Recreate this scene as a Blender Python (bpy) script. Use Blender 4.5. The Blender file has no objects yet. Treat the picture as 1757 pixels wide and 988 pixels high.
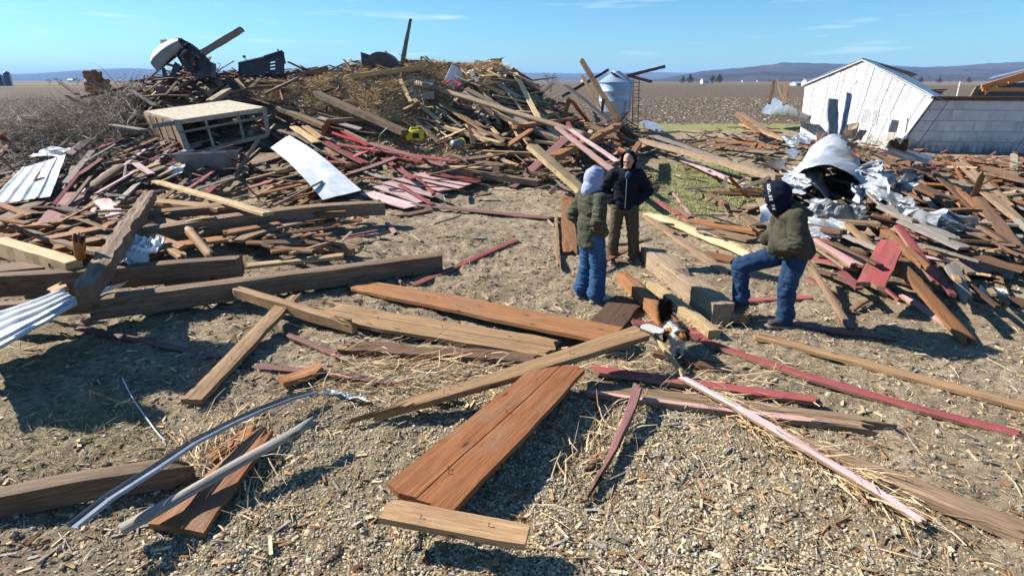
import bpy, math, random
import numpy as np
from mathutils import Vector, Matrix
from mathutils import noise as mnoise
R = math.radians
rnd = random.Random(7)
nrs = np.random.RandomState(11)
S = bpy.context.scene
COL = S.collection

# ------------------------------------------------------------------ camera, sky, sun, exposure
CAM = Vector((0, 0, 2.75)); PITCH = R(17.1); F = 1000.0
cd = bpy.data.cameras.new('camera'); cam = bpy.data.objects.new('camera', cd); COL.objects.link(cam)
cam.location = CAM; cam.rotation_euler = (R(90) - PITCH, 0, 0)
cd.sensor_width = 36; cd.lens = 36 * F / 1757; cd.shift_y = -48 / 1757
cd.clip_start = 0.05; cd.clip_end = 30000
S.camera = cam
SUN_ELEV = R(36); SUN_DIR = Vector((-0.946, 0.325, 0))          # towards the sun, on the ground
w = bpy.data.worlds.new('World'); S.world = w; w.use_nodes = True
nt = w.node_tree; nt.nodes.clear()
sky = nt.nodes.new('ShaderNodeTexSky'); sky.sky_type = 'NISHITA'; sky.sun_disc = False
sky.sun_elevation = SUN_ELEV; sky.sun_rotation = math.atan2(SUN_DIR.x, SUN_DIR.y)
sky.altitude = 200; sky.air_density = 1.0; sky.dust_density = 0.3; sky.ozone_density = 1.0
tint = nt.nodes.new('ShaderNodeMix'); tint.data_type = 'RGBA'; tint.blend_type = 'MULTIPLY'
tint.inputs['Factor'].default_value = 1.0; tint.inputs['B'].default_value = (0.47, 0.86, 1.16, 1)
bg = nt.nodes.new('ShaderNodeBackground'); bg.inputs['Strength'].default_value = 0.062
wo = nt.nodes.new('ShaderNodeOutputWorld')
nt.links.new(sky.outputs[0], tint.inputs['A'])
# thin high wisps near the horizon
tc = nt.nodes.new('ShaderNodeTexCoord'); mp = nt.nodes.new('ShaderNodeMapping'); mp.inputs['Scale'].default_value = (2.5, 2.5, 26)
cn = nt.nodes.new('ShaderNodeTexNoise'); cn.inputs['Scale'].default_value = 3.0; cn.inputs['Detail'].default_value = 6
cr = nt.nodes.new('ShaderNodeValToRGB'); cr.color_ramp.elements[0].position = 0.60; cr.color_ramp.elements[0].color = (0, 0, 0, 1)
cr.color_ramp.elements[1].position = 0.80; cr.color_ramp.elements[1].color = (0.45, 0.45, 0.45, 1)
cm = nt.nodes.new('ShaderNodeMix'); cm.data_type = 'RGBA'; cm.inputs['B'].default_value = (8.5, 9.6, 10.0, 1)
nt.links.new(tc.outputs['Generated'], mp.inputs[0]); nt.links.new(mp.outputs[0], cn.inputs['Vector'])
nt.links.new(cn.outputs[0], cr.inputs[0]); nt.links.new(cr.outputs[0], cm.inputs['Factor'])
nt.links.new(tint.outputs['Result'], cm.inputs['A']); nt.links.new(cm.outputs['Result'], bg.inputs['Color'])
nt.links.new(bg.outputs[0], wo.inputs[0])
sl = bpy.data.lights.new('sun', 'SUN'); sl.energy = 5.0; sl.angle = R(0.5); sl.color = (1.0, 0.94, 0.84)
so = bpy.data.objects.new('sun', sl); COL.objects.link(so)
sd = Vector((SUN_DIR.x * math.cos(SUN_ELEV), SUN_DIR.y * math.cos(SUN_ELEV), math.sin(SUN_ELEV)))
so.rotation_euler = sd.to_track_quat('Z', 'Y').to_euler(); so.location = (-20, 10, 20)
S.view_settings.view_transform = 'Standard'; S.view_settings.look = 'None'
S.view_settings.exposure = 1.12; S.view_settings.gamma = 1.0
S.cycles.max_bounces = 5; S.cycles.diffuse_bounces = 1; S.cycles.glossy_bounces = 2; S.cycles.volume_bounces = 0
S.cycles.use_denoising = True

# ------------------------------------------------------------------ terrain heights
def vnoise(x, y, s=1.0, seed=0):
    x = np.asarray(x, float) * s + seed * 17.3; y = np.asarray(y, float) * s + seed * 5.1
    xi = np.floor(x); yi = np.floor(y); fx = x - xi; fy = y - yi
    fx = fx * fx * (3 - 2 * fx); fy = fy * fy * (3 - 2 * fy)
    def h(a, b):
        v = np.sin(a * 127.1 + b * 311.7 + seed * 3.7) * 43758.5453
        return v - np.floor(v)
    return (h(xi, yi) * (1 - fx) * (1 - fy) + h(xi + 1, yi) * fx * (1 - fy) + h(xi, yi + 1) * (1 - fx) * fy + h(xi + 1, yi + 1) * fx * fy) * 2 - 1
def sst(a, b, x):
    t = np.clip((np.asarray(x, float) - a) / (b - a), 0, 1); return t * t * (3 - 2 * t)
def gz(x, y, cx, cy, rx, ry, rot=0):
    c, s = math.cos(rot), math.sin(rot); dx = x - cx; dy = y - cy
    u = (dx * c + dy * s) / rx; v = (-dx * s + dy * c) / ry
    return np.exp(-(u * u + v * v))
def hgt(x, y):
    x = np.asarray(x, float); y = np.asarray(y, float)
    ridge = np.exp(-((y - 22.3) / 3.3) ** 2) * sst(-17.5, -11.5, x) * (1 - sst(-0.8, 4.0, x))
    h = 2.75 * ridge * (1 + 0.08 * vnoise(x, y, 0.45, 3))
    h = h + 0.45 * gz(x, y, -4.2, 20.6, 1.8, 1.8) + 0.12 * gz(x, y, -0.5, 22, 2.0, 2.0) - 0.35 * gz(x, y, -9.8, 22.0, 2.4, 2.6)
    apron = sst(12.6, 16.0, y) * (1 - sst(23, 26, y)) * sst(-14, -10.5, x) * (1 - sst(1.5, 4.5, x))
    h = h + 0.35 * apron * (1 + 0.4 * vnoise(x, y, 0.8, 5))
    h = h + 0.22 * gz(x, y, -6.3, 10.3, 3.8, 1.5)
    h = h + 0.75 * gz(x, y, 9.2, 12.6, 3.8, 3.2) * (1 + 0.3 * vnoise(x, y, 0.7, 8)) - 0.25 * gz(x, y, 6.6, 12.2, 0.9, 1.3)
    h = h + 0.35 * gz(x, y, 10, 22, 3.5, 3.5) + 0.3 * gz(x, y, 17, 16, 4, 2.5)
    h = h + 0.9 * gz(x, y, 4.3, 25.4, 1.7, 1.3)
    h = h + 0.8 * gz(x, y, -15.5, 18.5, 4.5, 3.0)
    return h
def rdir(px, py):
    u = (px - 878.5) / F; v = (py - 446) / F
    return Vector((u, math.cos(PITCH) - v * math.sin(PITCH), -math.sin(PITCH) - v * math.cos(PITCH)))
def W(px, py, t):
    return CAM + rdir(px, py) * t
TS = np.exp(np.linspace(math.log(2.0), math.log(400), 900))
def P(px, py, h=0.0):
    d = rdir(px, py)
    x = CAM.x + d.x * TS; y = CAM.y + d.y * TS; z = CAM.z + d.z * TS
    g = z - hgt(x, y) - h
    i = np.argmax(g < 0)
    if g[i] >= 0: return W(px, py, 60)
    if i == 0: return W(px, py, TS[0])
    f = g[i - 1] / (g[i - 1] - g[i]); t = TS[i - 1] + f * (TS[i] - TS[i - 1])
    return W(px, py, float(t))

# ------------------------------------------------------------------ materials
def newmat(name):
    m = bpy.data.materials.new(name); m.use_nodes = True; t = m.node_tree
    b = t.nodes['Principled BSDF']; return m, t, b
def N(t, typ, **kw):
    n = t.nodes.new(typ)
    for k, v in kw.items(): setattr(n, k, v)
    return n
def noise_n(t, vec, scale, detail=4, rough=0.6, dist=0.0):
    n = N(t, 'ShaderNodeTexNoise'); n.inputs['Scale'].default_value = scale; n.inputs['Detail'].default_value = detail
    n.inputs['Roughness'].default_value = rough; n.inputs['Distortion'].default_value = dist
    if vec is not None: t.links.new(vec, n.inputs['Vector'])
    return n.outputs[0]
def mapping(t, vec, sc):
    n = N(t, 'ShaderNodeMapping'); n.inputs['Scale'].default_value = sc; t.links.new(vec, n.inputs[0]); return n.outputs[0]
def ramp(t, fac, stops):
    n = N(t, 'ShaderNodeValToRGB'); e = n.color_ramp.elements
    while len(e) < len(stops): e.new(0.5)
    for el, (p, c) in zip(e, stops):
        el.position = p; el.color = (c, c, c, 1) if isinstance(c, (int, float)) else (*c, 1)
    t.links.new(fac, n.inputs[0]); return n.outputs[0]
def mixc(t, fac, a, b, mode='MIX'):
    n = N(t, 'ShaderNodeMix', data_type='RGBA', blend_type=mode)
    for s, v in (('Factor', fac), ('A', a), ('B', b)):
        if isinstance(v, (int, float)): n.inputs[s].default_value = v if s == 'Factor' else (v, v, v, 1)
        elif isinstance(v, tuple): n.inputs[s].default_value = (*v, 1)
        else: t.links.new(v, n.inputs[s])
    return n.outputs['Result']
def bump(t, b, h, s=0.5, d=0.01):
    n = N(t, 'ShaderNodeBump'); n.inputs['Strength'].default_value = s; n.inputs['Distance'].default_value = d
    t.links.new(h, n.inputs['Height']); t.links.new(n.outputs[0], b.inputs['Normal'])
def objvec(t):
    tc = N(t, 'ShaderNodeTexCoord'); oi = N(t, 'ShaderNodeObjectInfo')
    mu = N(t, 'ShaderNodeMath', operation='MULTIPLY'); mu.inputs[1].default_value = 57.0
    t.links.new(oi.outputs['Random'], mu.inputs[0])
    va = N(t, 'ShaderNodeVectorMath', operation='ADD'); t.links.new(tc.outputs['Object'], va.inputs[0]); t.links.new(mu.outputs[0], va.inputs[1])
    return va.outputs[0], oi.outputs['Random']
KW = 0.86
def wood(name, c1, c2, stain, paint=None, paint2=None, cover=0.5, bark=False, rough=0.75):
    c1, c2, stain = (tuple(q * KW for q in z) for z in (c1, c2, stain)); paint = paint and tuple(q * KW for q in paint); paint2 = paint2 and tuple(q * KW for q in paint2)
    m, t, b = newmat(name); v, rn = objvec(t)
    g = noise_n(t, mapping(t, v, (1.1, 30, 30)), 1.0, 8, 0.75, 1.2)
    col = ramp(t, g, [(0.30, c1), (0.68, c2)])
    bl = noise_n(t, mapping(t, v, (1.5, 4, 4)), 1.0, 4)
    col = mixc(t, ramp(t, bl, [(0.48, 0.0), (0.72, 0.8)]), col, stain)
    fine = noise_n(t, mapping(t, v, (5, 150, 150)), 1.0, 3, 0.7)
    col = mixc(t, ramp(t, fine, [(0.30, 0.75), (0.5, 0.0)]), col, tuple(x * 0.4 for x in c1))
    # knots and nail stains
    vo = N(t, 'ShaderNodeTexVoronoi'); vo.inputs['Scale'].default_value = 1.0
    t.links.new(mapping(t, v, (2.4, 6.5, 6.5)), vo.inputs['Vector'])
    col = mixc(t, ramp(t, vo.outputs['Distance'], [(0.06, 0.85), (0.13, 0.0)]), col, tuple(x * 0.35 for x in c1))
    if paint:
        pn = noise_n(t, mapping(t, v, (1.0, 14, 14)), 1.0, 7, 0.75)
        pc = mixc(t, noise_n(t, mapping(t, v, (0.8, 3, 3)), 1.0, 3), paint, paint2 or paint)
        pc = mixc(t, ramp(t, fine, [(0.3, 0.45), (0.6, 0.0)]), pc, tuple(x * 0.5 for x in paint))
        k = 0.30 + 0.4 * (1 - cover)
        col = mixc(t, ramp(t, pn, [(k, 0.0), (k + 0.07, 1.0)]), col, pc)
    md_ = noise_n(t, mapping(t, v, (2.2, 5, 5)), 1.0, 8, 0.8)
    col = mixc(t, ramp(t, md_, [(0.60, 0.0), (0.72, 0.55)]), col, (0.12, 0.085, 0.055))
    hv = N(t, 'ShaderNodeHueSaturation'); mr = N(t, 'ShaderNodeMapRange'); mr.inputs['To Min'].default_value = 0.7; mr.inputs['To Max'].default_value = 1.25
    t.links.new(rn, mr.inputs['Value']); t.links.new(mr.outputs[0], hv.inputs['Value']); t.links.new(col, hv.inputs['Color'])
    t.links.new(hv.outputs[0], b.inputs['Base Color']); b.inputs['Roughness'].default_value = rough
    b.inputs['Specular IOR Level'].default_value = 0.25
    hh = mixc(t, 0.5, g, fine)
    if bark: hh = mixc(t, 0.6, hh, noise_n(t, mapping(t, v, (5, 18, 18)), 1.0, 6, 0.8))
    bump(t, b, hh, 0.9, 0.03 if bark else 0.008)
    return m
def metal(name, c1, c2, rough=0.4, metallic=0.6, rust=None, rustamt=0.3):
    m, t, b = newmat(name); v, rn = objvec(t)
    n = noise_n(t, v, 2.2, 6, 0.65); col = mixc(t, ramp(t, n, [(0.35, 0.0), (0.65, 1.0)]), c1, c2)
    f = noise_n(t, mapping(t, v, (3, 20, 3)), 1.0, 5, 0.7)
    col = mixc(t, ramp(t, f, [(0.35, 0.35), (0.55, 0.0)]), col, tuple(x * 0.55 for x in c1))
    if rust:
        rr = noise_n(t, v, 3.1, 8, 0.75); col = mixc(t, ramp(t, rr, [(0.68 - rustamt * 0.4, 0.0), (0.75 - rustamt * 0.4, 1.0)]), col, rust)
    t.links.new(col, b.inputs['Base Color']); b.inputs['Metallic'].default_value = metallic
    t.links.new(ramp(t, n, [(0.3, rough * 0.8), (0.7, min(1, rough * 1.3))]), b.inputs['Roughness'])
    bump(t, b, noise_n(t, v, 9, 4), 0.25, 0.01)
    return m
def plain(name, c, rough=0.7, metallic=0.0, var=0.25, scale=6, bmp=0.2, stretch=(1, 1, 1)):
    c = tuple(q * 0.8 for q in c)
    m, t, b = newmat(name); v, rn = objvec(t); v = mapping(t, v, stretch)
    n = noise_n(t, v, scale, 6, 0.7)
    col = mixc(t, n, tuple(x * (1 - var) for x in c), tuple(min(1, x * (1 + var)) for x in c))
    t.links.new(col, b.inputs['Base Color']); b.inputs['Roughness'].default_value = rough; b.inputs['Metallic'].default_value = metallic
    bump(t, b, n, bmp, 0.01); return m
def attrmat(name, rough=0.85, attr='Col', grain=0.0):
    m, t, b = newmat(name); a = N(t, 'ShaderNodeAttribute', attribute_name=attr)
    nn = noise_n(t, N(t, 'ShaderNodeNewGeometry').outputs['Position'], 28, 5, 0.75)
    t.links.new(mixc(t, 1.0, a.outputs['Color'], ramp(t, nn, [(0.3, 0.55), (0.65, 1.25)]), 'MULTIPLY'), b.inputs['Base Color']); b.inputs['Roughness'].default_value = rough
    b.inputs['Specular IOR Level'].default_value = 0.2; return m

M = {}
M['or'] = wood('wood_orange_brown', (0.19, 0.075, 0.027), (0.47, 0.225, 0.095), (0.30, 0.17, 0.09))
M['deep'] = wood('wood_stained_brown', (0.17, 0.062, 0.022), (0.33, 0.135, 0.05), (0.26, 0.16, 0.10), rough=0.5)
M['br'] = wood('wood_dark_brown', (0.075, 0.04, 0.024), (0.24, 0.135, 0.08), (0.13, 0.08, 0.05))
M['tan'] = wood('wood_tan', (0.27, 0.155, 0.075), (0.60, 0.385, 0.20), (0.30, 0.17, 0.09))
M['pale'] = wood('wood_pale_split', (0.48, 0.33, 0.16), (0.78, 0.59, 0.34), (0.40, 0.27, 0.15))
M['gr'] = wood('wood_grey', (0.20, 0.175, 0.15), (0.42, 0.37, 0.32), (0.24, 0.19, 0.15))
M['gb'] = wood('wood_grey_brown', (0.14, 0.085, 0.05), (0.42, 0.285, 0.175), (0.17, 0.10, 0.06))
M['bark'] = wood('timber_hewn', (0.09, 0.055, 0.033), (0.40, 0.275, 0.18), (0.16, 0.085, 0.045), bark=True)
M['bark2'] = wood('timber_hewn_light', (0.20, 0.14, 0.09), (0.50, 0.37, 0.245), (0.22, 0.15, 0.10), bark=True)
M['red'] = wood('paint_red', (0.13, 0.07, 0.05), (0.26, 0.15, 0.10), (0.12, 0.07, 0.05), (0.34, 0.045, 0.05), (0.40, 0.12, 0.12), 0.74)
M['mar'] = wood('paint_faded_maroon', (0.14, 0.08, 0.06), (0.30, 0.17, 0.13), (0.16, 0.09, 0.08), (0.26, 0.085, 0.09), (0.34, 0.19, 0.19), 0.66)
M['pink'] = wood('paint_pink', (0.30, 0.18, 0.14), (0.55, 0.38, 0.31), (0.3, 0.12, 0.12), (0.52, 0.24, 0.24), (0.66, 0.46, 0.45), 0.66)
M['pw'] = wood('paint_pink_white', (0.34, 0.20, 0.17), (0.55, 0.36, 0.32), (0.42, 0.13, 0.13), (0.58, 0.40, 0.41), (0.66, 0.52, 0.53), 0.70)
M['wh'] = wood('paint_white', (0.36, 0.28, 0.20), (0.58, 0.48, 0.38), (0.5, 0.45, 0.4), (0.80, 0.79, 0.76), (0.72, 0.72, 0.70), 0.8)
M['steel'] = metal('galvanised_sheet', (0.17, 0.195, 0.23), (0.30, 0.335, 0.38), 0.38, 0.4)
M['ltsteel'] = metal('bluish_light_steel', (0.27, 0.30, 0.34), (0.46, 0.49, 0.53), 0.4, 0.15, (0.22, 0.19, 0.15), 0.25)
M['rollsteel'] = metal('shiny_roll_steel', (0.34, 0.37, 0.42), (0.52, 0.55, 0.60), 0.36, 0.35)
M['whsteel'] = metal('white_sheet_metal', (0.50, 0.53, 0.56), (0.66, 0.68, 0.69), 0.42, 0.0, (0.26, 0.22, 0.17), 0.12)
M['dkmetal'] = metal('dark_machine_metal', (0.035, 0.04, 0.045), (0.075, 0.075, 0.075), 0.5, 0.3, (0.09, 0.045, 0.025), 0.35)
M['gymetal'] = metal('grey_machine_metal', (0.16, 0.17, 0.175), (0.26, 0.27, 0.27), 0.45, 0.3, (0.12, 0.07, 0.04), 0.15)
M['rusty'] = metal('rusty_sheet', (0.17, 0.13, 0.08), (0.30, 0.26, 0.17), 0.6, 0.2, (0.14, 0.06, 0.03), 0.5)
M['yellow'] = plain('yellow_plastic', (0.75, 0.62, 0.03), 0.4)
M['redp'] = plain('red_enamel', (0.60, 0.03, 0.03), 0.4)
M['black'] = plain('black_rubber', (0.02, 0.02, 0.02), 0.6)

# ------------------------------------------------------------------ mesh helpers
def tag(o, label=None, cat=None, group=None, kind=None):
    if label: o['label'] = label
    if cat: o['category'] = cat
    if group: o['group'] = group
    if kind: o['kind'] = kind
    return o
def link_mesh(name, me, parent=None):
    o = bpy.data.objects.new(name, me); COL.objects.link(o)
    if parent is not None: o.parent = parent
    return o
def empty(name, loc, rz=0, label=None, cat=None, group=None):
    o = bpy.data.objects.new(name, None); o.empty_display_size = 0.2; COL.objects.link(o)
    o.location = loc; o.rotation_euler = (0, 0, rz)
    return tag(o, label, cat, group)
class MB:
    def __init__(s): s.v = []; s.f = []; s.m = []
    def add(s, vs, fs, mi=0):
        o = len(s.v); s.v += [tuple(v) for v in vs]; s.f += [tuple(i + o for i in f) for f in fs]; s.m += [mi] * len(fs)
    def hexa(s, c, mi=0):            # 8 corners: bottom 4 then top 4
        s.add(c, [(3, 2, 1, 0), (4, 5, 6, 7), (0, 1, 5, 4), (1, 2, 6, 5), (2, 3, 7, 6), (3, 0, 4, 7)], mi)
    def box(s, x0, y0, z0, x1, y1, z1, mi=0):
        s.hexa([(x0, y0, z0), (x1, y0, z0), (x1, y1, z0), (x0, y1, z0), (x0, y0, z1), (x1, y0, z1), (x1, y1, z1), (x0, y1, z1)], mi)
    def bar(s, A, B, w, t, up=Vector((0, 0, 1)), mi=0):
        A = Vector(A); B = Vector(B); x = (B - A).normalized(); y = Vector(up).cross(x)
        if y.length < 1e-3: y = Vector((1, 0, 0)).cross(x)
        y.normalize(); z = x.cross(y); y = y * w / 2; z = z * t / 2
        s.hexa([A - y - z, B - y - z, B + y - z, A + y - z, A - y + z, B - y + z, B + y + z, A + y + z], mi)
    def slab(s, a, b, c, d, t, mi=0):  # quad a b c d extruded by t against its normal
        a, b, c, d = map(Vector, (a, b, c, d)); n = (c - a).cross(d - b).normalized() * t
        s.hexa([a - n, b - n, c - n, d - n, a, b, c, d], mi)
    def tube(s, pts, rad, n=8, mi=0, cap=True):
        pts = [Vector(p) for p in pts]; rings = []
        if isinstance(rad, (int, float)): rad = [rad] * len(pts)
        up = None; vs = []
        for i, p in enumerate(pts):
            d = (pts[min(i + 1, len(pts) - 1)] - pts[max(i - 1, 0)]).normalized()
            if up is None: up = d.orthogonal().normalized()
            up = (up - d * up.dot(d)).normalized(); sd_ = d.cross(up)
            vs += [p + (up * math.cos(2 * math.pi * k / n) + sd_ * math.sin(2 * math.pi * k / n)) * rad[i] for k in range(n)]
        fs = [(i * n + k, i * n + (k + 1) % n, (i + 1) * n + (k + 1) % n, (i + 1) * n + k) for i in range(len(pts) - 1) for k in range(n)]
        if cap: fs += [tuple(range(n - 1, -1, -1)), tuple((len(pts) - 1) * n + k for k in range(n))]
        s.add(vs, fs, mi)
    def lathe(s, prof, c=(0, 0, 0), n=24, mi=0):
        vs = [(c[0] + r * math.cos(2 * math.pi * k / n), c[1] + r * math.sin(2 * math.pi * k / n), c[2] + z) for r, z in prof for k in range(n)]
        s.add(vs, [(i * n + k, i * n + (k + 1) % n, (i + 1) * n + (k + 1) % n, (i + 1) * n + k) for i in range(len(prof) - 1) for k in range(n)], mi)
    def build(s, name, mats, parent=None, smooth=False, origin=None):
        me = bpy.data.meshes.new(name); vs = s.v
        if origin is not None: vs = [(v[0] - origin[0], v[1] - origin[1], v[2] - origin[2]) for v in vs]
        me.from_pydata(vs, [], s.f); me.update()
        for m in (mats if isinstance(mats, (list, tuple)) else [mats]): me.materials.append(m)
        me.polygons.foreach_set('material_index', s.m)
        if smooth: me.polygons.foreach_set('use_smooth', [True] * len(s.f))
        o = link_mesh(name, me, parent)
        if origin is not None: o.location = origin
        return o
def grid_mesh(V, nu, nv, closed_u=False):
    f = []
    for i in range(nu - 1 + (1 if closed_u else 0)):
        for j in range(nv - 1):
            a = i * nv + j; b = ((i + 1) % nu) * nv + j
            f.append((a, b, b + 1, a + 1))
    return V, f
def facet(x, y, s):
    xi, yi = math.floor(x), math.floor(y); fx, fy = x - xi, y - yi
    g = lambda a, b: (math.sin(a * 127.1 + b * 311.7 + s * 13.7) * 43758.5453) % 1.0 * 2 - 1
    if fx + fy < 1: return g(xi, yi) + (g(xi + 1, yi) - g(xi, yi)) * fx + (g(xi, yi + 1) - g(xi, yi)) * fy
    return g(xi + 1, yi + 1) + (g(xi, yi + 1) - g(xi + 1, yi + 1)) * (1 - fx) + (g(xi + 1, yi) - g(xi + 1, yi + 1)) * (1 - fy)
def sheet(name, c00, c10, c11, c01, mat, nu=30, nv=14, crumple=0.0, cfreq=2.0, ribs=0, ribamp=0.012, arch=0.0, seed=0, thick=0.006, parent=None, ragged=0.0, smooth=False):
    """a metal sheet between four corners; ribs run along u; crumple folds it"""
    a, b, c, d = map(Vector, (c00, c10, c11, c01)); n = (c - a).cross(d - b).normalized()
    if n.z < 0: n = -n
    org = (a + b + c + d) / 4; vs = []
    for i in range(nu):
        u = i / (nu - 1)
        for j in range(nv):
            v = j / (nv - 1)
            uu, vv = u, v
            if ragged:
                if i in (0, nu - 1): uu += ragged * mnoise.noise(Vector((v * 6, seed, i)))
                if j in (0, nv - 1): vv += ragged * mnoise.noise(Vector((u * 6, seed + 5, j)))
            p = (a * (1 - uu) + b * uu) * (1 - vv) + (d * (1 - uu) + c * uu) * vv
            k = 0
            if crumple:
                q = Vector((u * cfreq * 1.7, v * cfreq, seed * 3.1))
                k = (facet(u * cfreq * 2.2, v * cfreq * 1.3, seed) * .6 + .25 * facet(u * cfreq * 5, v * cfreq * 3.2, seed + 50)) * crumple
                p = p + Vector((mnoise.noise(q + Vector((9, 0, 0))), mnoise.noise(q + Vector((0, 9, 0))), 0)) * crumple * 0.3
            if ribs:
                ph = (v * ribs) % 1.0; k += ribamp * (1 if ph < 0.12 else (0.55 if ph < 0.18 else 0)) if ribamp > 0 else -ribamp * math.sin(v * ribs * 2 * math.pi)
            k += arch * math.sin(math.pi * u)
            vs.append(p + n * k - org)
    V, f = grid_mesh(vs, nu, nv); m = len(V)
    V = V + [p - n * thick for p in V]
    f = f + [tuple(i + m for i in reversed(q)) for q in f]
    rim = [j for j in range(nv)] + [i * nv + nv - 1 for i in range(1, nu)] + [(nu - 1) * nv + j for j in range(nv - 2, -1, -1)] + [i * nv for i in range(nu - 2, 0, -1)]
    f += [(rim[k], rim[(k + 1) % len(rim)], rim[(k + 1) % len(rim)] + m, rim[k] + m) for k in range(len(rim))]
    mb = MB(); mb.add(V, f); o = mb.build(name, mat, parent, smooth); o.location = org
    return o

def board_mesh(name, L, w, t, mats, jag=(0.05, 0.05), bend=0.0, lbend=0.0, taper=(1, 1), crack=0.0, seed=0, rough=0.008, rnd_=False, notch=None):
    r = random.Random(seed)
    n = max(4, min(26, int(L / 0.16))); cols = [0, 0.25, 0.5, 0.75, 1.0]
    if crack: cols = [0, 0.3, 0.49, 0.5, 0.51, 0.75, 1.0]
    if max(jag) > 0.12: cols = sorted(set(cols + [0.12, 0.37, 0.63, 0.88]))
    if rnd_: cols = [0, 0.1, 0.3, 0.5, 0.7, 0.9, 1.0]
    nc = len(cols); j0 = [abs(r.gauss(0, 1)) * jag[0] for _ in cols]; j1 = [abs(r.gauss(0, 1)) * jag[1] for _ in cols]
    top = []; bot = []; ed = Vector((r.random() * 50, r.random() * 50, 0))
    for i in range(n + 1):
        s = i / n
        for k, c in enumerate(cols):
            x = -L / 2 + s * L
            fr = 0.22
            if s < fr: x += j0[k] * (1 - s / fr) ** 2
            if s > 1 - fr: x -= j1[k] * (1 - (1 - s) / fr) ** 2
            wl = w * (taper[0] * (1 - s) + taper[1] * s)
            side = (c - 0.5) * 2
            y = (c - 0.5) * wl + mnoise.noise(ed + Vector((x * 3.1, side * 4, 0))) * rough * 2.2 * abs(side)
            y += lbend * (1 - (2 * s - 1) ** 2) + mnoise.noise(ed + Vector((x * 0.7, 31, 0))) * w * 0.05
            z = bend * (1 - (2 * s - 1) ** 2) + mnoise.noise(ed + Vector((x * 2, y * 12, 3))) * rough + mnoise.noise(ed + Vector((x * 0.6, 3, 9))) * min(0.02, t * 0.3)
            tt = t; zt = z
            if abs(side) == 1: zt -= min(0.006, t * 0.15)
            if crack and c == 0.5: zt -= t * 0.7
            if crack and 0.48 < c < 0.52 and (s < 0.05 or s > crack): pass
            if rnd_:
                k2 = math.sqrt(max(0, 1 - side * side * 0.92)); zt = z - t / 2 + t / 2 * k2; zb = z - t / 2 - t / 2 * k2
            else: zb = z - tt
            if jag[0] > 0.1 and s < 0.12: zt -= t * 0.35 * r.random()
            if jag[1] > 0.1 and s > 0.88: zt -= t * 0.35 * r.random()
            if notch and notch[0] < s < notch[1] and c > 0.4: zt -= t * 0.4
            top.append((x, y, zt)); bot.append((x, y, zb))
    mb = MB(); V = top + bot; m = len(top)
    V_, f = grid_mesh(V[:m], n + 1, nc); mb.add(V, [], 0)
    mb.f += f; mb.m += [0] * len(f)
    fb = [tuple(i + m for i in reversed(q)) for q in f]; mb.f += fb; mb.m += [1] * len(fb)
    sf = []
    for i in range(n): sf += [((i + 1) * nc, i * nc, i * nc + m, (i + 1) * nc + m), (i * nc + nc - 1, (i + 1) * nc + nc - 1, (i + 1) * nc + nc - 1 + m, i * nc + nc - 1 + m)]
    for k in range(nc - 1): sf += [(k, k + 1, k + 1 + m, k + m), (n * nc + k + 1, n * nc + k, n * nc + k + m, n * nc + k + 1 + m)]
    mb.f += sf; mb.m += [1] * len(sf)
    me = bpy.data.meshes.new(name); me.from_pydata(mb.v, [], mb.f); me.update()
    for q in mats: me.materials.append(q)
    me.polygons.foreach_set('material_index', mb.m)
    if rnd_: me.polygons.foreach_set('use_smooth', [True] * len(mb.f))
    return me
RAW = {'red': 'gb', 'mar': 'br', 'pink': 'gb', 'pw': 'gb', 'wh': 'gb'}
_seed = [0]
def board(name, A, B, w, t, mat, normal=None, roll=0.0, **kw):
    _seed[0] += 1; A = Vector(A); B = Vector(B); x = (B - A); L = x.length; x.normalize()
    up = Vector(normal) if normal is not None else Vector((0, 0, 1))
    y = up.cross(x)
    if y.length < 1e-3: y = Vector((0, 1, 0)).cross(x)
    y.normalize(); z = x.cross(y)
    if roll:
        q = Matrix.Rotation(roll, 3, x); y = q @ y; z = q @ z
    mats = [M[mat], M[RAW.get(mat, mat)]]
    me = board_mesh(name, L, w, t, mats, seed=kw.pop('seed', _seed[0]), **kw)
    o = link_mesh(name, me); mid = (A + B) / 2
    o.matrix_world = Matrix((( x.x, y.x, z.x, mid.x), (x.y, y.y, z.y, mid.y), (x.z, y.z, z.z, mid.z), (0, 0, 0, 1)))
    return o
def px_board(x1, y1, x2, y2, wpx, t, h1, h2, mat, name, label, cat='plank', group=None, cam_face=False, depth=None, **kw):
    if depth: A = W(x1, y1, depth[0]); B = W(x2, y2, depth[1])
    else: A = P(x1, y1, h1); B = P(x2, y2, h2)
    if t >= .1 and not cam_face and not depth: wpx = wpx * .68
    d = (B - A).normalized()
    mx, my = (x1 + x2) / 2, (y1 + y2) / 2; ln = math.hypot(x2 - x1, y2 - y1); nx, ny = -(y2 - y1) / ln, (x2 - x1) / ln
    mid = (A + B) / 2; nrm = None
    if cam_face:
        v = (CAM - mid).normalized(); nrm = (v - d * v.dot(d)).normalized(); wd = wpx * (mid - CAM).length / F * 0.96
    else:
        y = Vector((0, 0, 1)).cross(d).normalized(); pn = d.cross(y)
        def hit(px, py):
            r = rdir(px, py); k = r.dot(pn)
            return CAM + r * ((mid - CAM).dot(pn) / k) if abs(k) > 1e-4 else mid
        v = hit(mx + nx * wpx / 2, my + ny * wpx / 2) - hit(mx - nx * wpx / 2, my - ny * wpx / 2)
        wd = (v - d * v.dot(d)).length
    wd = max(0.025, min(0.85, wd))
    if name in ('beam', 'log', 'post'): wd = min(wd, .30)
    elif name in ('plank', 'rafter') and max(y1, y2) < 450: wd = min(wd, .30)
    o = board(name, A, B, wd, t, mat, normal=nrm, **kw)
    return tag(o, label, cat, group)
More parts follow.
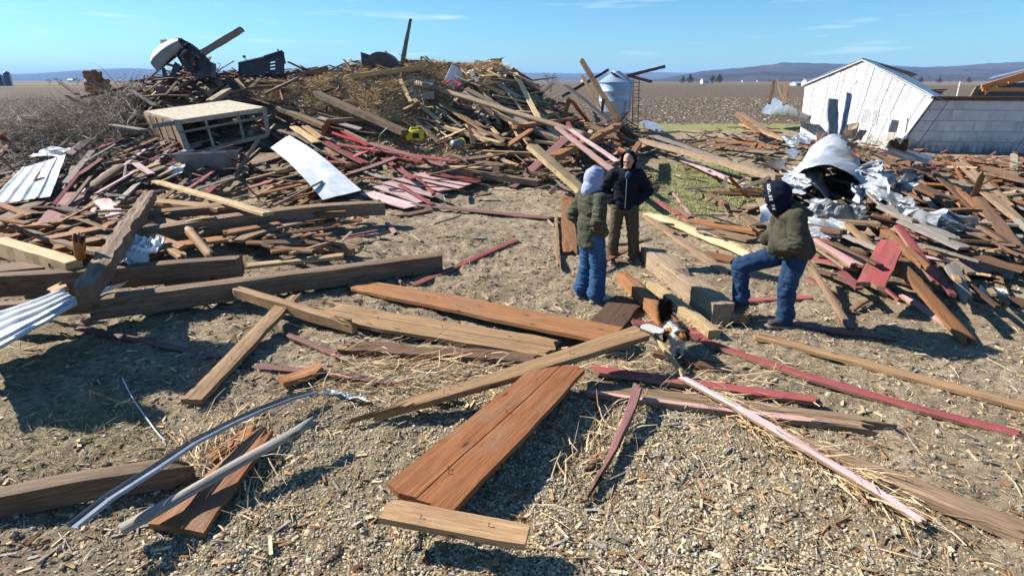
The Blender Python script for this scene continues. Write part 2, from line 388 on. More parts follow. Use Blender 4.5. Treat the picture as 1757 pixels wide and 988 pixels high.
# ------------------------------------------------------------------ ground
def zones(x, y):
    n1 = vnoise(x, y, 1.3, 21); n2 = vnoise(x, y, 0.35, 22); n3 = vnoise(x, y, 4.0, 23)
    nz = 0.5 * n1 + 0.3 * n2 + 0.25 * n3
    gravel = sst(0.25, 0.55, gz(x, y, 0.0, 3.4, 2.6, 1.7) + 0.18 * nz)
    grass = 1.1 * gz(x, y, 4.7, 15.5, 2.3, 5.6, -0.28) + 0.62 * gz(x, y, -3.6, 4.0, 1.7, 1.3) + 0.25 * gz(x, y, -1.6, 3.7, 0.5, 0.35)
    grass = sst(0.38, 0.75, grass + 0.3 * nz)
    band = (sst(48, 49.5, y + n1) * (1 - sst(54.5, 56, y + n1)) + sst(33, 35.5, y + n1) * (1 - sst(39, 40.5, y + n1))) * sst(5, 9, x)
    grass = np.clip(grass + band, 0, 1)
    hay = sst(0.32, 0.6, gz(x, y, -4.0, 20.0, 2.6, 2.0) + 0.8 * gz(x, y, -1.0, 22.3, 2.4, 1.2) + 0.5 * gz(x, y, -8.8, 20.6, 2.2, 1.2) + 0.8 * gz(x, y, -3.0, 17.4, 2.0, 1.0) + 0.35 * nz)
    field = sst(27, 31, y + 1.5 * n2) * np.where(x > 5, sst(38.5, 40.5, y + n1), 1.0)
    field = np.maximum(field, 0)
    return gravel, grass, hay, field
def micro(x, y):
    r = np.hypot(x, y); k = 1 - sst(14, 24, r)
    m = 0.022 * vnoise(x, y, 3.2, 31) + 0.016 * vnoise(x, y, 8.5, 32) + 0.010 * vnoise(x, y, 21, 33)
    # hoof and wheel marks where the yard was soft
    soft = gz(x, y, -0.6, 9.6, 2.6, 2.6) + gz(x, y, -3.5, 6.2, 2.2, 1.6)
    a = 0.05 * soft * np.abs(vnoise(x * 0.6 + y * 0.3, y * 1.7, 3.6, 34)) - 0.028 * soft * np.abs(vnoise(x, y, 9, 35))
    return (m + a) * k + (1 - k) * 0.03 * vnoise(x, y, 2.4, 36) * sst(14, 24, r) * (1 - sst(80, 150, r))
ang = np.concatenate([np.linspace(-56, 56, 520), np.linspace(56, 304, 60)[1:-1]]) * math.pi / 180
rad = np.concatenate([[0.6, 1.2, 2.0], np.exp(np.linspace(math.log(2.7), math.log(60), 560)), np.exp(np.linspace(math.log(61), math.log(9600), 90))])
AA, RR = np.meshgrid(ang, rad, indexing='ij')
GX = RR * np.sin(AA); GY = RR * np.cos(AA); GZ = hgt(GX, GY) + micro(GX, GY)
na, nr = GX.shape
co = np.stack([GX, GY, GZ], -1).reshape(-1, 3)
ii = (np.arange(na)[:, None] * nr + np.arange(nr - 1)[None, :])
jj = (((np.arange(na) + 1) % na)[:, None] * nr + np.arange(nr - 1)[None, :])
qd = np.stack([ii, ii + 1, jj + 1, jj], -1).reshape(-1, 4)
def np_mesh(name, co, faces, mat, smooth=False, colors=None, parent=None):
    """co (n,3); faces (m,k); colors per face (m,3)"""
    me = bpy.data.meshes.new(name); k = faces.shape[1]; m = len(faces)
    me.vertices.add(len(co)); me.vertices.foreach_set('co', np.ascontiguousarray(co, dtype=np.float32).ravel())
    me.loops.add(m * k); me.loops.foreach_set('vertex_index', np.ascontiguousarray(faces, dtype=np.int32).ravel())
    me.polygons.add(m); me.polygons.foreach_set('loop_start', np.arange(0, m * k, k, dtype=np.int32))
    me.update(calc_edges=True)
    me.polygons.foreach_set('use_smooth', [smooth] * m)
    if colors is not None:
        ca = me.color_attributes.new('Col', 'FLOAT_COLOR', 'CORNER')
        c4 = np.ones((m, k, 4), np.float32); c4[..., :3] = colors[:, None, :]; ca.data.foreach_set('color', c4.ravel())
    me.materials.append(mat); return link_mesh(name, me, parent)
gm, t, b = newmat('ground_soil')
geo = N(t, 'ShaderNodeNewGeometry').outputs['Position']
def at_(n_): return N(t, 'ShaderNodeAttribute', attribute_name=n_).outputs['Fac']
n_a = noise_n(t, geo, 1.1, 8, 0.7); n_b = noise_n(t, geo, 9.0, 8, 0.75); n_c = noise_n(t, geo, 60.0, 5, 0.8)
soil = mixc(t, ramp(t, n_a, [(0.36, 0.0), (0.64, 1.0)]), (0.235, 0.185, 0.135), (0.46, 0.375, 0.275))
soil = mixc(t, ramp(t, n_b, [(0.38, 0.7), (0.55, 0.0)]), soil, (0.085, 0.062, 0.042))
soil = mixc(t, ramp(t, n_c, [(0.52, 0.0), (0.66, 0.75)]), soil, (0.46, 0.36, 0.22))
grv = mixc(t, ramp(t, n_c, [(0.4, 0.0), (0.6, 1.0)]), (0.17, 0.135, 0.09), (0.40, 0.33, 0.22))
grs = mixc(t, ramp(t, n_b, [(0.35, 0.0), (0.62, 1.0)]), (0.10, 0.13, 0.04), (0.26, 0.27, 0.11))
grs = mixc(t, ramp(t, n_c, [(0.45, 0.0), (0.65, 0.8)]), grs, (0.40, 0.34, 0.19))
hayc = mixc(t, ramp(t, n_b, [(0.35, 0.0), (0.65, 1.0)]), (0.30, 0.20, 0.11), (0.68, 0.50, 0.28))
fv = mapping(t, geo, (0.5, 1.0, 1.0)); f_b = noise_n(t, fv, 3.2, 8, 0.8); f_s = N(t, 'ShaderNodeTexVoronoi'); f_s.inputs['Scale'].default_value = 2.1
t.links.new(mapping(t, geo, (1, 0.35, 1)), f_s.inputs['Vector'])
fld = mixc(t, ramp(t, f_b, [(0.36, 0.0), (0.62, 1.0)]), (0.05, 0.036, 0.027), (0.165, 0.125, 0.095))
fld = mixc(t, ramp(t, f_s.outputs['Distance'], [(0.10, 0.9), (0.24, 0.0)]), fld, (0.42, 0.36, 0.28))
# far stubble fields beyond the ploughed one are dry tan
sep = N(t, 'ShaderNodeSeparateXYZ'); t.links.new(geo, sep.inputs[0])
mr = N(t, 'ShaderNodeMapRange'); mr.inputs['From Min'].default_value = 260; mr.inputs['From Max'].default_value = 300; t.links.new(sep.outputs['Y'], mr.inputs['Value'])
farc = mixc(t, ramp(t, noise_n(t, mapping(t, geo, (0.0012, 0.004, 1)), 1.0, 3), [(0.42, 0.0), (0.47, 1.0)]), (0.24, 0.185, 0.115), (0.12, 0.095, 0.065))
fld = mixc(t, mr.outputs[0], fld, farc)
col = mixc(t, at_('gravel'), soil, grv); col = mixc(t, at_('grass'), col, grs); col = mixc(t, at_('hay'), col, hayc); col = mixc(t, at_('field'), col, fld)
col = mixc(t, 1.0, col, (0.98, 0.97, 0.93), 'MULTIPLY'); t.links.new(col, b.inputs['Base Color']); b.inputs['Roughness'].default_value = 0.95; b.inputs['Specular IOR Level'].default_value = 0.1
hh = mixc(t, 0.5, n_b, n_c); hh = mixc(t, at_('field'), hh, f_b); bump(t, b, hh, 1.0, 0.05)
ground = np_mesh('ground', co, qd, gm, smooth=True); tag(ground, kind='structure')
zz = zones(co[:, 0], co[:, 1])
for nm_, arr in zip(('gravel', 'grass', 'hay', 'field'), zz):
    a_ = ground.data.attributes.new(nm_, 'FLOAT', 'POINT'); a_.data.foreach_set('value', np.ascontiguousarray(arr, dtype=np.float32))

# ------------------------------------------------------------------ scatter: straw, chips, pebbles, clods, grass
def gfull(x, y): return hgt(x, y) + micro(x, y)
def sample_ground(n, rmin, rmax, power=1.6, half=53):
    """points in the wedge one can see, denser near the camera"""
    u = nrs.rand(n); e = 2 - power
    r = (rmin ** e + u * (rmax ** e - rmin ** e)) ** (1 / e); a = (nrs.rand(n) * 2 - 1) * R(half)
    return r * np.sin(a), r * np.cos(a)
def pick(pal, n):
    pal = np.array(pal, float); c = pal[nrs.randint(0, len(pal), n)]; return np.clip(0.84 * c * (0.75 + 0.5 * nrs.rand(n, 1)), 0, 0.95)
def blades(x, y, z, length, width, az, tilt, curl=0.15):
    """bent ribbons: two quads each"""
    n = len(x); d = np.stack([np.sin(az) * np.cos(tilt), np.cos(az) * np.cos(tilt), np.sin(tilt)], -1)
    ph = nrs.rand(n) * 6.28; s = np.stack([np.cos(az), -np.sin(az), 0.9 * np.sin(ph)], -1); s /= np.linalg.norm(s, axis=1)[:, None]
    p = np.stack([x, y, z], -1); L = length[:, None]; wv = s * width[:, None] / 2
    mid = p + d * L * 0.5 + np.stack([(nrs.rand(n) - .5), (nrs.rand(n) - .5), nrs.rand(n)], -1) * L * curl; end = p + d * L
    mid[:, 2] -= 0.3 * L[:, 0] * curl
    v = np.stack([p - wv, p + wv, mid - wv, mid + wv, end - wv * 0.5, end + wv * 0.5], 1).reshape(-1, 3)
    i = np.arange(n)[:, None] * 6
    f = np.stack([i + np.array([0, 1, 3, 2]), i + np.array([2, 3, 5, 4])], 1).reshape(-1, 4)
    return v, f
M['attr'] = attrmat('straw_and_stubble')
STR = [(0.58, 0.42, 0.22), (0.44, 0.30, 0.15), (0.74, 0.58, 0.34), (0.26, 0.165, 0.09), (0.30, 0.23, 0.15), (0.17, 0.11, 0.065), (0.52, 0.44, 0.33)]
def straw(name, x, y, lo, hi, wlo, whi, pal, tilt=0.12, lift=0.004, fine=1.0):
    n = len(x); L = lo + (hi - lo) * nrs.rand(n) ** 2; wd = wlo + (whi - wlo) * nrs.rand(n)
    az = nrs.rand(n) * 6.283; tl = np.abs(nrs.randn(n)) * tilt
    v, f = blades(x, y, gfull(x, y) + lift + 0.015 * nrs.rand(n), L, wd, az, tl)
    return tag(np_mesh(name, v, f, M['attr'], colors=np.repeat(pick(pal, n), 2, 0)), kind='stuff')
def dens_filter(x, y, dens):
    k = nrs.rand(len(x)) < dens; return x[k], y[k]
x, y = sample_ground(360000, 2.3, 18, 1.45); zz = zones(x, y)
cl = 0.5 + 0.5 * vnoise(x, y, 1.1, 41) + 0.3 * vnoise(x, y, 4, 42)
x, y = dens_filter(x, y, np.clip(cl * (1 - 0.8 * zz[0]), 0.04, 1)); straw('loose_straw', x, y, 0.02, 0.075, 0.0015, 0.0036, STR, 0.12)
# long pale splinters and stalks, thick along the broken boards
x, y = sample_ground(4200, 2.3, 14, 1.6); straw('split_straw_stalks', x, y, 0.08, 0.30, 0.003, 0.008, STR, 0.05)
# hay heaps on the wreckage
x = nrs.rand(230000) * 17 - 14; y = nrs.rand(230000) * 11 + 14.5
zz = zones(x, y); x, y = dens_filter(x, y, zz[2]); 
n = len(x); hv, hf = blades(x, y, gfull(x, y) + 0.12 * nrs.rand(n), 0.10 + 0.22 * nrs.rand(n), 0.008 + 0.012 * nrs.rand(n), nrs.rand(n) * 6.28, 0.1 + 0.5 * nrs.rand(n))
tag(np_mesh('hay', hv, hf, M['attr'], colors=np.repeat(pick([(0.86, 0.66, 0.42), (0.74, 0.54, 0.32), (0.95, 0.78, 0.54), (0.58, 0.40, 0.22), (0.40, 0.26, 0.14)], n), 2, 0)), kind='stuff')
# grass
x, y = sample_ground(420000, 2.3, 24, 1.45); zz = zones(x, y); x, y = dens_filter(x, y, zz[1] * (0.55 + 0.45 * vnoise(x, y, 2.2, 44)))
n = len(x); r_ = np.hypot(x, y)
gv, gf = blades(x, y, gfull(x, y) - 0.005, 0.035 + 0.05 * nrs.rand(n), 0.0035 + 0.0005 * r_, nrs.rand(n) * 6.28, 0.5 + 0.9 * nrs.rand(n), 0.3)
tag(np_mesh('grass', gv, gf, M['attr'], colors=np.repeat(pick([(0.12, 0.15, 0.04), (0.17, 0.20, 0.06), (0.24, 0.25, 0.09), (0.50, 0.43, 0.27), (0.40, 0.34, 0.20), (0.44, 0.38, 0.25)], n), 2, 0)), kind='stuff')
# pebbles and clods
ICO = np.array([(0, 0, 1), (.894, 0, .447), (.276, .851, .447), (-.724, .526, .447), (-.724, -.526, .447), (.276, -.851, .447), (.724, .526, -.447), (-.276, .851, -.447), (-.894, 0, -.447), (-.276, -.851, -.447), (.724, -.526, -.447), (0, 0, -1)])
ICF = np.array([(0, 1, 2), (0, 2, 3), (0, 3, 4), (0, 4, 5), (0, 5, 1), (1, 6, 2), (2, 7, 3), (3, 8, 4), (4, 9, 5), (5, 10, 1), (6, 7, 2), (7, 8, 3), (8, 9, 4), (9, 10, 5), (10, 6, 1), (11, 7, 6), (11, 8, 7), (11, 9, 8), (11, 10, 9), (11, 6, 10)])
def stones(name, x, y, s, pal, flat=0.7, lift=0.2):
    n = len(x); base = ICO[None] * (1 + 0.38 * (nrs.rand(n, 12, 1) - 0.5)) * s[:, None, None]
    base = base * (0.7 + 0.6 * nrs.rand(n, 1, 3)); base[..., 2] *= flat
    a = nrs.rand(n) * 6.28; c, q = np.cos(a)[:, None], np.sin(a)[:, None]
    bx = base[..., 0] * c - base[..., 1] * q; by = base[..., 0] * q + base[..., 1] * c
    v = np.stack([bx + x[:, None], by + y[:, None], base[..., 2] + (gfull(x, y) + s * lift)[:, None]], -1).reshape(-1, 3)
    f = (ICF[None] + (np.arange(n) * 12)[:, None, None]).reshape(-1, 3)
    return tag(np_mesh(name, v, f, M['attr'], colors=np.repeat(pick(pal, n), 20, 0)), kind='stuff')
x, y = sample_ground(160000, 2.3, 7.5, 1.5, 48); zz = zones(x, y); x, y = dens_filter(x, y, np.clip(zz[0] * (0.75 + 0.4 * vnoise(x, y, 1.4, 51)) + 0.02, 0, 1))
stones('gravel', x, y, 0.0035 + 0.0105 * nrs.rand(len(x)) ** 2.5, [(0.54, 0.45, 0.31), (0.44, 0.36, 0.25), (0.64, 0.56, 0.43), (0.30, 0.24, 0.16), (0.56, 0.42, 0.23), (0.38, 0.33, 0.26)])
x, y = sample_ground(60000, 2.3, 16, 1.5); zz = zones(x, y); x, y = dens_filter(x, y, np.clip((0.35 + 0.6 * vnoise(x, y, 0.9, 52)) * (1 - zz[0]) * (1 - 0.8 * zz[1]), 0, 1))
stones('soil_clods', x, y, 0.005 + 0.022 * nrs.rand(len(x)) ** 5, [(0.36, 0.29, 0.215), (0.27, 0.215, 0.155), (0.43, 0.355, 0.265), (0.50, 0.415, 0.31)])
x = 4 + nrs.rand(26000) * 60; y = 26 + nrs.rand(26000) ** 1.3 * 75
x = np.where(nrs.rand(len(x)) < 0.25, -x * 1.2, x); zz = zones(x, y); x, y = dens_filter(x, y, zz[3])
stones('field_clods', x, y, 0.03 + 0.10 * nrs.rand(len(x)) ** 2, [(0.12, 0.085, 0.06), (0.18, 0.135, 0.10), (0.24, 0.185, 0.135), (0.50, 0.42, 0.30)], 0.6, 0.1)
# wood chips and scraps of broken board
def chips(name, x, y, L, wd, th, pal, tilt, liftmax, zbase=None):
    n = len(x); B = np.array([(-1, -1, -1), (1, -1, -1), (1, 1, -1), (-1, 1, -1), (-1, -1, 1), (1, -1, 1), (1, 1, 1), (-1, 1, 1)], float) / 2
    v = B[None] * np.stack([L, wd, th], -1)[:, None, :]; v[:, [1, 6], 0] *= (0.6 + 0.5 * nrs.rand(n, 1)); v[:, [0, 7], 0] *= (0.7 + 0.4 * nrs.rand(n, 1))
    a = nrs.rand(n) * 6.28; tl = nrs.randn(n) * tilt; rl = nrs.randn(n) * tilt * 1.5
    ca, sa, ct, st, cr_, sr = np.cos(a), np.sin(a), np.cos(tl), np.sin(tl), np.cos(rl), np.sin(rl)
    X, Y, Z = v[..., 0], v[..., 1], v[..., 2]
    Y, Z = Y * cr_[:, None] - Z * sr[:, None], Y * sr[:, None] + Z * cr_[:, None]
    X, Z = X * ct[:, None] - Z * st[:, None], X * st[:, None] + Z * ct[:, None]
    X, Y = X * ca[:, None] - Y * sa[:, None], X * sa[:, None] + Y * ca[:, None]
    zb = gfull(x, y) + th * 0.5 + np.abs(st) * L * 0.4 + liftmax * nrs.rand(n)
    v = np.stack([X + x[:, None], Y + y[:, None], Z + zb[:, None]], -1).reshape(-1, 3)
    Fq = np.array([(3, 2, 1, 0), (4, 5, 6, 7), (0, 1, 5, 4), (1, 2, 6, 5), (2, 3, 7, 6), (3, 0, 4, 7)])
    f = (Fq[None] + (np.arange(n) * 8)[:, None, None]).reshape(-1, 4)
    return tag(np_mesh(name, v, f, M['attr'], colors=np.repeat(pick(pal, n), 6, 0)), kind='stuff')
WP = [(0.44, 0.28, 0.14), (0.60, 0.44, 0.25), (0.28, 0.14, 0.06), (0.18, 0.11, 0.07), (0.34, 0.30, 0.26), (0.70, 0.55, 0.35)]
x, y = sample_ground(6500, 2.3, 16, 1.6); chips('wood_chips', x, y, 0.03 + 0.11 * nrs.rand(len(x)) ** 2, 0.006 + 0.02 * nrs.rand(len(x)), 0.004 + 0.006 * nrs.rand(len(x)), WP, 0.12, 0.005)
def pile_density(x, y):
    d = np.clip(hgt(x, y) * 1.6, 0, 1); return d
x = nrs.rand(9000) * 38 - 19; y = 8 + nrs.rand(9000) * 18
d = pile_density(x, y) * (1 - 0.75 * zones(x, y)[2]); x, y = dens_filter(x, y, d)
n = len(x); DP = [(0.13, 0.08, 0.05), (0.20, 0.13, 0.085), (0.30, 0.215, 0.145), (0.24, 0.20, 0.165), (0.42, 0.32, 0.21), (0.09, 0.06, 0.045), (0.30, 0.13, 0.06), (0.26, 0.10, 0.09)]
k = nrs.rand(n) < 0.6
chips('broken_board_scraps', x, y, 0.25 + 0.9 * nrs.rand(n) ** 1.5, 0.03 + 0.11 * nrs.rand(n), 0.015 + 0.02 * nrs.rand(n), DP, 0.22, 0.22)
x = nrs.rand(5000) * 10 + 11; y = 15 + nrs.rand(5000) * 6.2; chips('board_litter', x, y, 0.15 + 0.6 * nrs.rand(5000), 0.02 + 0.06 * nrs.rand(5000), 0.012 + 0.012 * nrs.rand(5000), DP, 0.08, 0.10)
# ------------------------------------------------------------------ hills, far trees and farm buildings
def hillmat(name, c1, c2):
    m, t, b = newmat(name); g = N(t, 'ShaderNodeNewGeometry').outputs['Position']
    n = noise_n(t, mapping(t, g, (0.004, 0.004, 0.02)), 1.0, 8, 0.75)
    n2 = noise_n(t, mapping(t, g, (0.03, 0.03, 0.05)), 1.0, 6, 0.8)
    c = mixc(t, ramp(t, n, [(0.42, 0.0), (0.60, 1.0)]), c1, c2); c = mixc(t, ramp(t, n2, [(0.35, 0.5), (0.6, 0.0)]), c, tuple(q * 0.4 for q in c1))
    t.links.new(c, b.inputs['Base Color']); b.inputs['Roughness'].default_value = 1.0; b.inputs['Specular IOR Level'].default_value = 0.0
    return m
M['hill'] = hillmat('winter_woods', (0.03, 0.025, 0.03), (0.09, 0.065, 0.06))
def hills(name, prof, D, depth, mat, seed):
    """prof: (px, py) of the crest as seen across the valley"""
    px = np.arange(prof[0][0], prof[-1][0], 1.2); py = np.interp(px, [p[0] for p in prof], [p[1] for p in prof])
    u = (px - 878.5) / F; nu = len(px); rows = 26; V = []
    for i in range(nu):
        v = (py[i] - 446) / F; k = D / (math.cos(PITCH) - v * math.sin(PITCH)); H = 2.75 + k * (-math.sin(PITCH) - v * math.cos(PITCH))
        for j in range(rows):
            s = j / (rows - 1); yy = D - depth * (1 - s) ; xx = u[i] * k * (yy / D) + 0
            lump = 0.75 + 0.25 * mnoise.noise(Vector((u[i] * 14, s * 3, seed))); prof_ = (s ** 0.8) * (1 - (1 - s) * 0.9 * (1 - lump) * 2)
            z = H * max(0, prof_) + (mnoise.noise(Vector((xx * 0.02, yy * 0.02, seed))) * 3 + mnoise.noise(Vector((xx * 0.09, yy * 0.05, seed))) * 1.8) * s * min(1, D / 3000)
            V.append((xx, yy, z - 2))
    V, f = grid_mesh(V, nu, rows)
    f = [tuple(reversed(q)) for q in f]
    mb = MB(); mb.add(V, f); o = mb.build(name, mat, smooth=False); return tag(o, kind='structure')
hills('hills', [(-300, 126), (-60, 130), (20, 127), (60, 126), (120, 122), (160, 119), (220, 117), (265, 119), (340, 122), (420, 122), (520, 116), (620, 113), (700, 117), (800, 124), (900, 125), (985, 126), (1040, 125), (1120, 124), (1200, 125), (1300, 122), (1500, 120), (2050, 120)], 6500, 1800, M['hill'], 3)
hills('hills', [(1120, 137), (1165, 129), (1210, 121), (1260, 117), (1310, 112), (1345, 107), (1400, 108), (1480, 110), (1540, 113), (1580, 115), (1640, 113), (1700, 108), (1750, 106), (1800, 107), (1900, 104), (2050, 110), (2200, 118)], 3000, 1300, M['hill'], 8)

M['evergreen'] = plain('evergreen_foliage', (0.035, 0.055, 0.025), 0.9, var=0.5, scale=3)
M['twig'] = plain('bare_twigs', (0.20, 0.15, 0.12), 0.9, var=0.4, scale=3)
M['trunk'] = plain('tree_bark', (0.13, 0.10, 0.08), 0.9)
def leafcloud(seed, n, rx, rz, zc, size, cone=False):
    r = np.random.RandomState(seed); p = r.randn(n, 3); p /= np.linalg.norm(p, axis=1)[:, None]; p *= (r.rand(n, 1) ** 0.4)
    lump = np.array([mnoise.noise(Vector(tuple(q * 1.8)) + Vector((seed, 0, 0))) for q in p]); p *= (1 + 0.45 * lump)[:, None]
    p = p * np.array([rx, rx, rz]);
    if cone: k = 1 - (p[:, 2] + rz) / (2.2 * rz); p[:, :2] *= np.clip(k, 0.08, 1.2)[:, None] * 1.4
    p[:, 2] += zc
    a = r.randn(n, 3) * size; c = r.randn(n, 3) * size
    v = np.stack([p, p + a, p + c], 1).reshape(-1, 3); return v, np.arange(n * 3).reshape(-1, 3)
def tree(px, py_base, hpx, t, evergreen, label, group, wide=0.4, seed=0, name=None):
    loc = W(px, py_base, t); H = hpx * t / F; loc.z = float(hgt(loc.x, loc.y)) - 0.1
    H = max(H, 0.5); o = empty(name or ('pine_tree' if evergreen else 'bare_tree'), loc, 0, label, 'tree', group)
    mb = MB()
    if evergreen:
        mb.tube([(0, 0, 0), (0, 0, H * 0.9)], [H * 0.03, H * 0.008], 6); mb.build('trunk', M['trunk'], o)
        v, f = leafcloud(seed, 700, H * wide, H * 0.46, H * 0.52, H * 0.05, True); np_mesh('crown', v, f, M['evergreen'], parent=o)
    else:
        r = random.Random(seed); mb.tube([(0, 0, 0), (H * 0.01, 0, H * 0.4)], [H * 0.028, H * 0.018], 6); mb.build('trunk', M['trunk'], o)
        cb = MB()
        def br(p, d, L, rr, dep):
            q = p + d * L; cb.tube([p, (p + q) / 2 + Vector((r.gauss(0, .05), r.gauss(0, .05), .03)) * L, q], [rr, rr * 0.8, rr * 0.55], 3, cap=False)
            if dep == 0: return
            for k in range(4 if dep > 1 else 5):
                nd = (d + Vector((r.gauss(0, .55), r.gauss(0, .55), r.gauss(0.12, .3)))).normalized(); br(p + d * L * r.uniform(0.45, 1), nd, L * r.uniform(0.55, 0.78), rr * 0.6, dep - 1)
        for k in range(5): br(Vector((0, 0, H * (0.2 + 0.05 * k))), Vector((math.cos(k * 1.3) * wide * 1.3, math.sin(k * 1.3) * wide * 1.3, 1)).normalized(), H * 0.33, H * 0.011, 3)
        cb.build('crown', M['twig'], o)
    return o
gT = 'trees on the far side of the fields'
for i, (px, h, t, e, wd, lab) in enumerate([
    (1172, 12, 560, 1, .5, 'dark round evergreen at the near end of the farmstead grove'), (1184, 15, 560, 1, .45, 'dark evergreen second from the end of the farmstead grove'),
    (1196, 10, 560, 0, .5, 'small bare tree before the white farmhouse'), (1222, 13, 540, 1, .5, 'broad evergreen beside the white farmhouse'), (1234, 16, 560, 1, .42, 'tall evergreen at the far end of the farmstead grove'),
    (1246, 11, 580, 0, .5, 'bare tree just past the evergreens of the farmstead'), (1320, 10, 620, 0, .5, 'thin bare tree in the field before the high hill'), (1342, 12, 640, 0, .5, 'bare tree near the grey roofed farm sheds'),
    (1568, 9, 560, 1, .5, 'small evergreen beyond the sagging shed roof'), (1580, 11, 560, 1, .45, 'dark evergreen beyond the shed eave'), (1596, 13, 540, 0, .5, 'bare tree beyond the shed eave'), (1612, 10, 560, 1, .5, 'low evergreen above the block wall'),
    (1630, 14, 520, 0, .5, 'bushy bare tree above the block wall'), (1650, 14, 520, 0, .5, 'bare tree above the middle of the white wall'), (1662, 10, 560, 1, .5, 'evergreen near the orange roof trusses'),
    (100, 14, 330, 0, .6, 'bare tree at the edge of the stubble field near the farm silos'), (84, 11, 360, 0, .6, 'smaller bare tree next to the field edge tree'), (132, 15, 300, 0, .5, 'bare tree behind the uprooted stump'),
    (945, 30, 140, 0, .6, 'bare tree showing over the crest of the wreckage'), (1083, 26, 150, 0, .7, 'bare round tree behind the feed bin roof')]):
    base = 139.5 if t > 200 else 146
    tree(px, base, h + (base - 139), t, e, lab, gT, wd, 100 + i)
M['roofgrey'] = metal('grey_farm_roof', (0.30, 0.34, 0.38), (0.42, 0.46, 0.50), 0.5, 0.2)
M['whitewall'] = plain('white_farm_wall', (0.72, 0.72, 0.70), 0.7, var=0.08)
M['darkglass'] = plain('dark_window', (0.03, 0.035, 0.04), 0.2)
def farmhouse(px, py, wpx, hpx, t, label, wall='whitewall', roof='roofgrey', rot=0.3, name='farmhouse', group=None):
    s = t / F; w_ = wpx * s; h_ = hpx * s; loc = W(px, py, t); loc.z = 0; o = empty(name, loc, rot, label, 'building', group)
    mb = MB(); mb.box(-w_ / 2, -w_ * .3, 0, w_ / 2, w_ * .3, h_ * .6); mb.add([(-w_ / 2, -w_ * .3, h_ * .6), (-w_ / 2, w_ * .3, h_ * .6), (-w_ / 2, 0, h_ * .97)], [(0, 1, 2)]); mb.add([(w_ / 2, -w_ * .3, h_ * .6), (w_ / 2, w_ * .3, h_ * .6), (w_ / 2, 0, h_ * .97)], [(0, 2, 1)])
    mb.build('wall', M[wall], o)
    mb = MB(); e = w_ * .04
    for sg in (-1, 1): mb.slab((-w_ / 2 - e, sg * (w_ * .3 + e), h_ * .56), (w_ / 2 + e, sg * (w_ * .3 + e), h_ * .56), (w_ / 2 + e, 0, h_), (-w_ / 2 - e, 0, h_), w_ * 0.02 * sg)
    mb.build('roof', M[roof], o)
    for k in (-.25, .05, .3):
        mb = MB(); mb.box(w_ * k, -w_ * .3 - .05, h_ * .2, w_ * (k + .1), -w_ * .3 + .02, h_ * .42); mb.build('window', M['darkglass'], o)
    return o
farmhouse(1209, 139.5, 12, 9, 520, 'small white farmhouse between dark evergreens across the ploughed field', group='far farm buildings')
farmhouse(1371, 141, 24, 6, 330, 'low grey roofed shed just left of the hip roofed one across the field', name='farm_shed', group='far farm buildings')
farmhouse(1388, 141, 20, 12, 300, 'taller grey roofed farm building showing past the white gable', name='farm_building', group='far farm buildings')
for i, (px, wd, hh) in enumerate([(122, 8, 5), (148, 5, 4), (172, 10, 5), (205, 7, 4), (1002, 9, 4), (1275, 5, 3), (1300, 4, 3)]):
    farmhouse(px, 139.2, wd, hh, 1100, ['pale distant house at the foot of the blue ridge near the bare trees', 'tiny white distant house nearest the field edge trees', 'wide pale distant barn below the blue ridge', 'small pale distant house before the stump wreckage', 'small pale distant building seen over the crest of the wreckage', 'pale distant building under the high hill', 'smallest distant building under the high hill'][i], rot=0.1 * i, group='far farm buildings')
M['silo'] = metal('blue_silo_steel', (0.03, 0.05, 0.11), (0.05, 0.08, 0.15), 0.35, 0.2)
for px, h, lab in ((14, 24, 'dark blue domed silo, taller and farther from the edge of the two'), (0, 19, 'dark blue silo half cut by the edge of the view')):
    loc = W(px, 140, 300); loc.z = 0; o = empty('farm_silo', loc, 0, lab, 'silo', 'dark blue silos across the field'); s = 0.3; Hh = h * s
    mb = MB(); mb.lathe([(1.55, 0), (1.55, Hh * .8)], n=20); mb.build('body', M['silo'], o, True)
    mb = MB(); mb.lathe([(1.6, Hh * .8), (1.35, Hh * .92), (.8, Hh * .98), (0.01, Hh)], n=20); mb.build('dome', M['silo'], o, True)
    mb = MB(); mb.box(1.45, -.3, 0, 1.9, .3, Hh * .8); mb.build('chute', M['whsteel'], o)

# ------------------------------------------------------------------ leaning white shed and the long wall
M['shedw'] = wood('shed_white_paint', (0.22, 0.19, 0.16), (0.40, 0.36, 0.32), (0.3, 0.27, 0.24), (0.66, 0.67, 0.68), (0.54, 0.55, 0.56), 0.74)
m, t, b = newmat('wall_white_paint'); v, rn = objvec(t)
n0 = noise_n(t, v, 1.1, 7, 0.7); st_ = noise_n(t, mapping(t, v, (5, 5, 0.7)), 1.0, 6, 0.75)
c = mixc(t, ramp(t, n0, [(0.35, 0.0), (0.65, 1.0)]), (0.50, 0.50, 0.52), (0.68, 0.68, 0.68)); c = mixc(t, ramp(t, st_, [(0.5, 0.0), (0.72, 0.75)]), c, (0.30, 0.30, 0.33))
sp = N(t, 'ShaderNodeSeparateXYZ'); t.links.new(N(t, 'ShaderNodeNewGeometry').outputs['Position'], sp.inputs[0])
mud = N(t, 'ShaderNodeMapRange'); mud.inputs['From Min'].default_value = 0.65; mud.inputs['From Max'].default_value = 0.1; t.links.new(sp.outputs['Z'], mud.inputs['Value'])
mm = N(t, 'ShaderNodeMath', operation='MULTIPLY'); t.links.new(mud.outputs[0], mm.inputs[0]); t.links.new(ramp(t, st_, [(0.35, 0.1), (0.6, 1.0)]), mm.inputs[1])
c = mixc(t, mm.outputs[0], c, (0.14, 0.12, 0.11)); t.links.new(c, b.inputs['Base Color']); b.inputs['Roughness'].default_value = 0.8; M['wallw'] = m
shed_o = W(1540, 262, 23.5); shed_o.z = 0
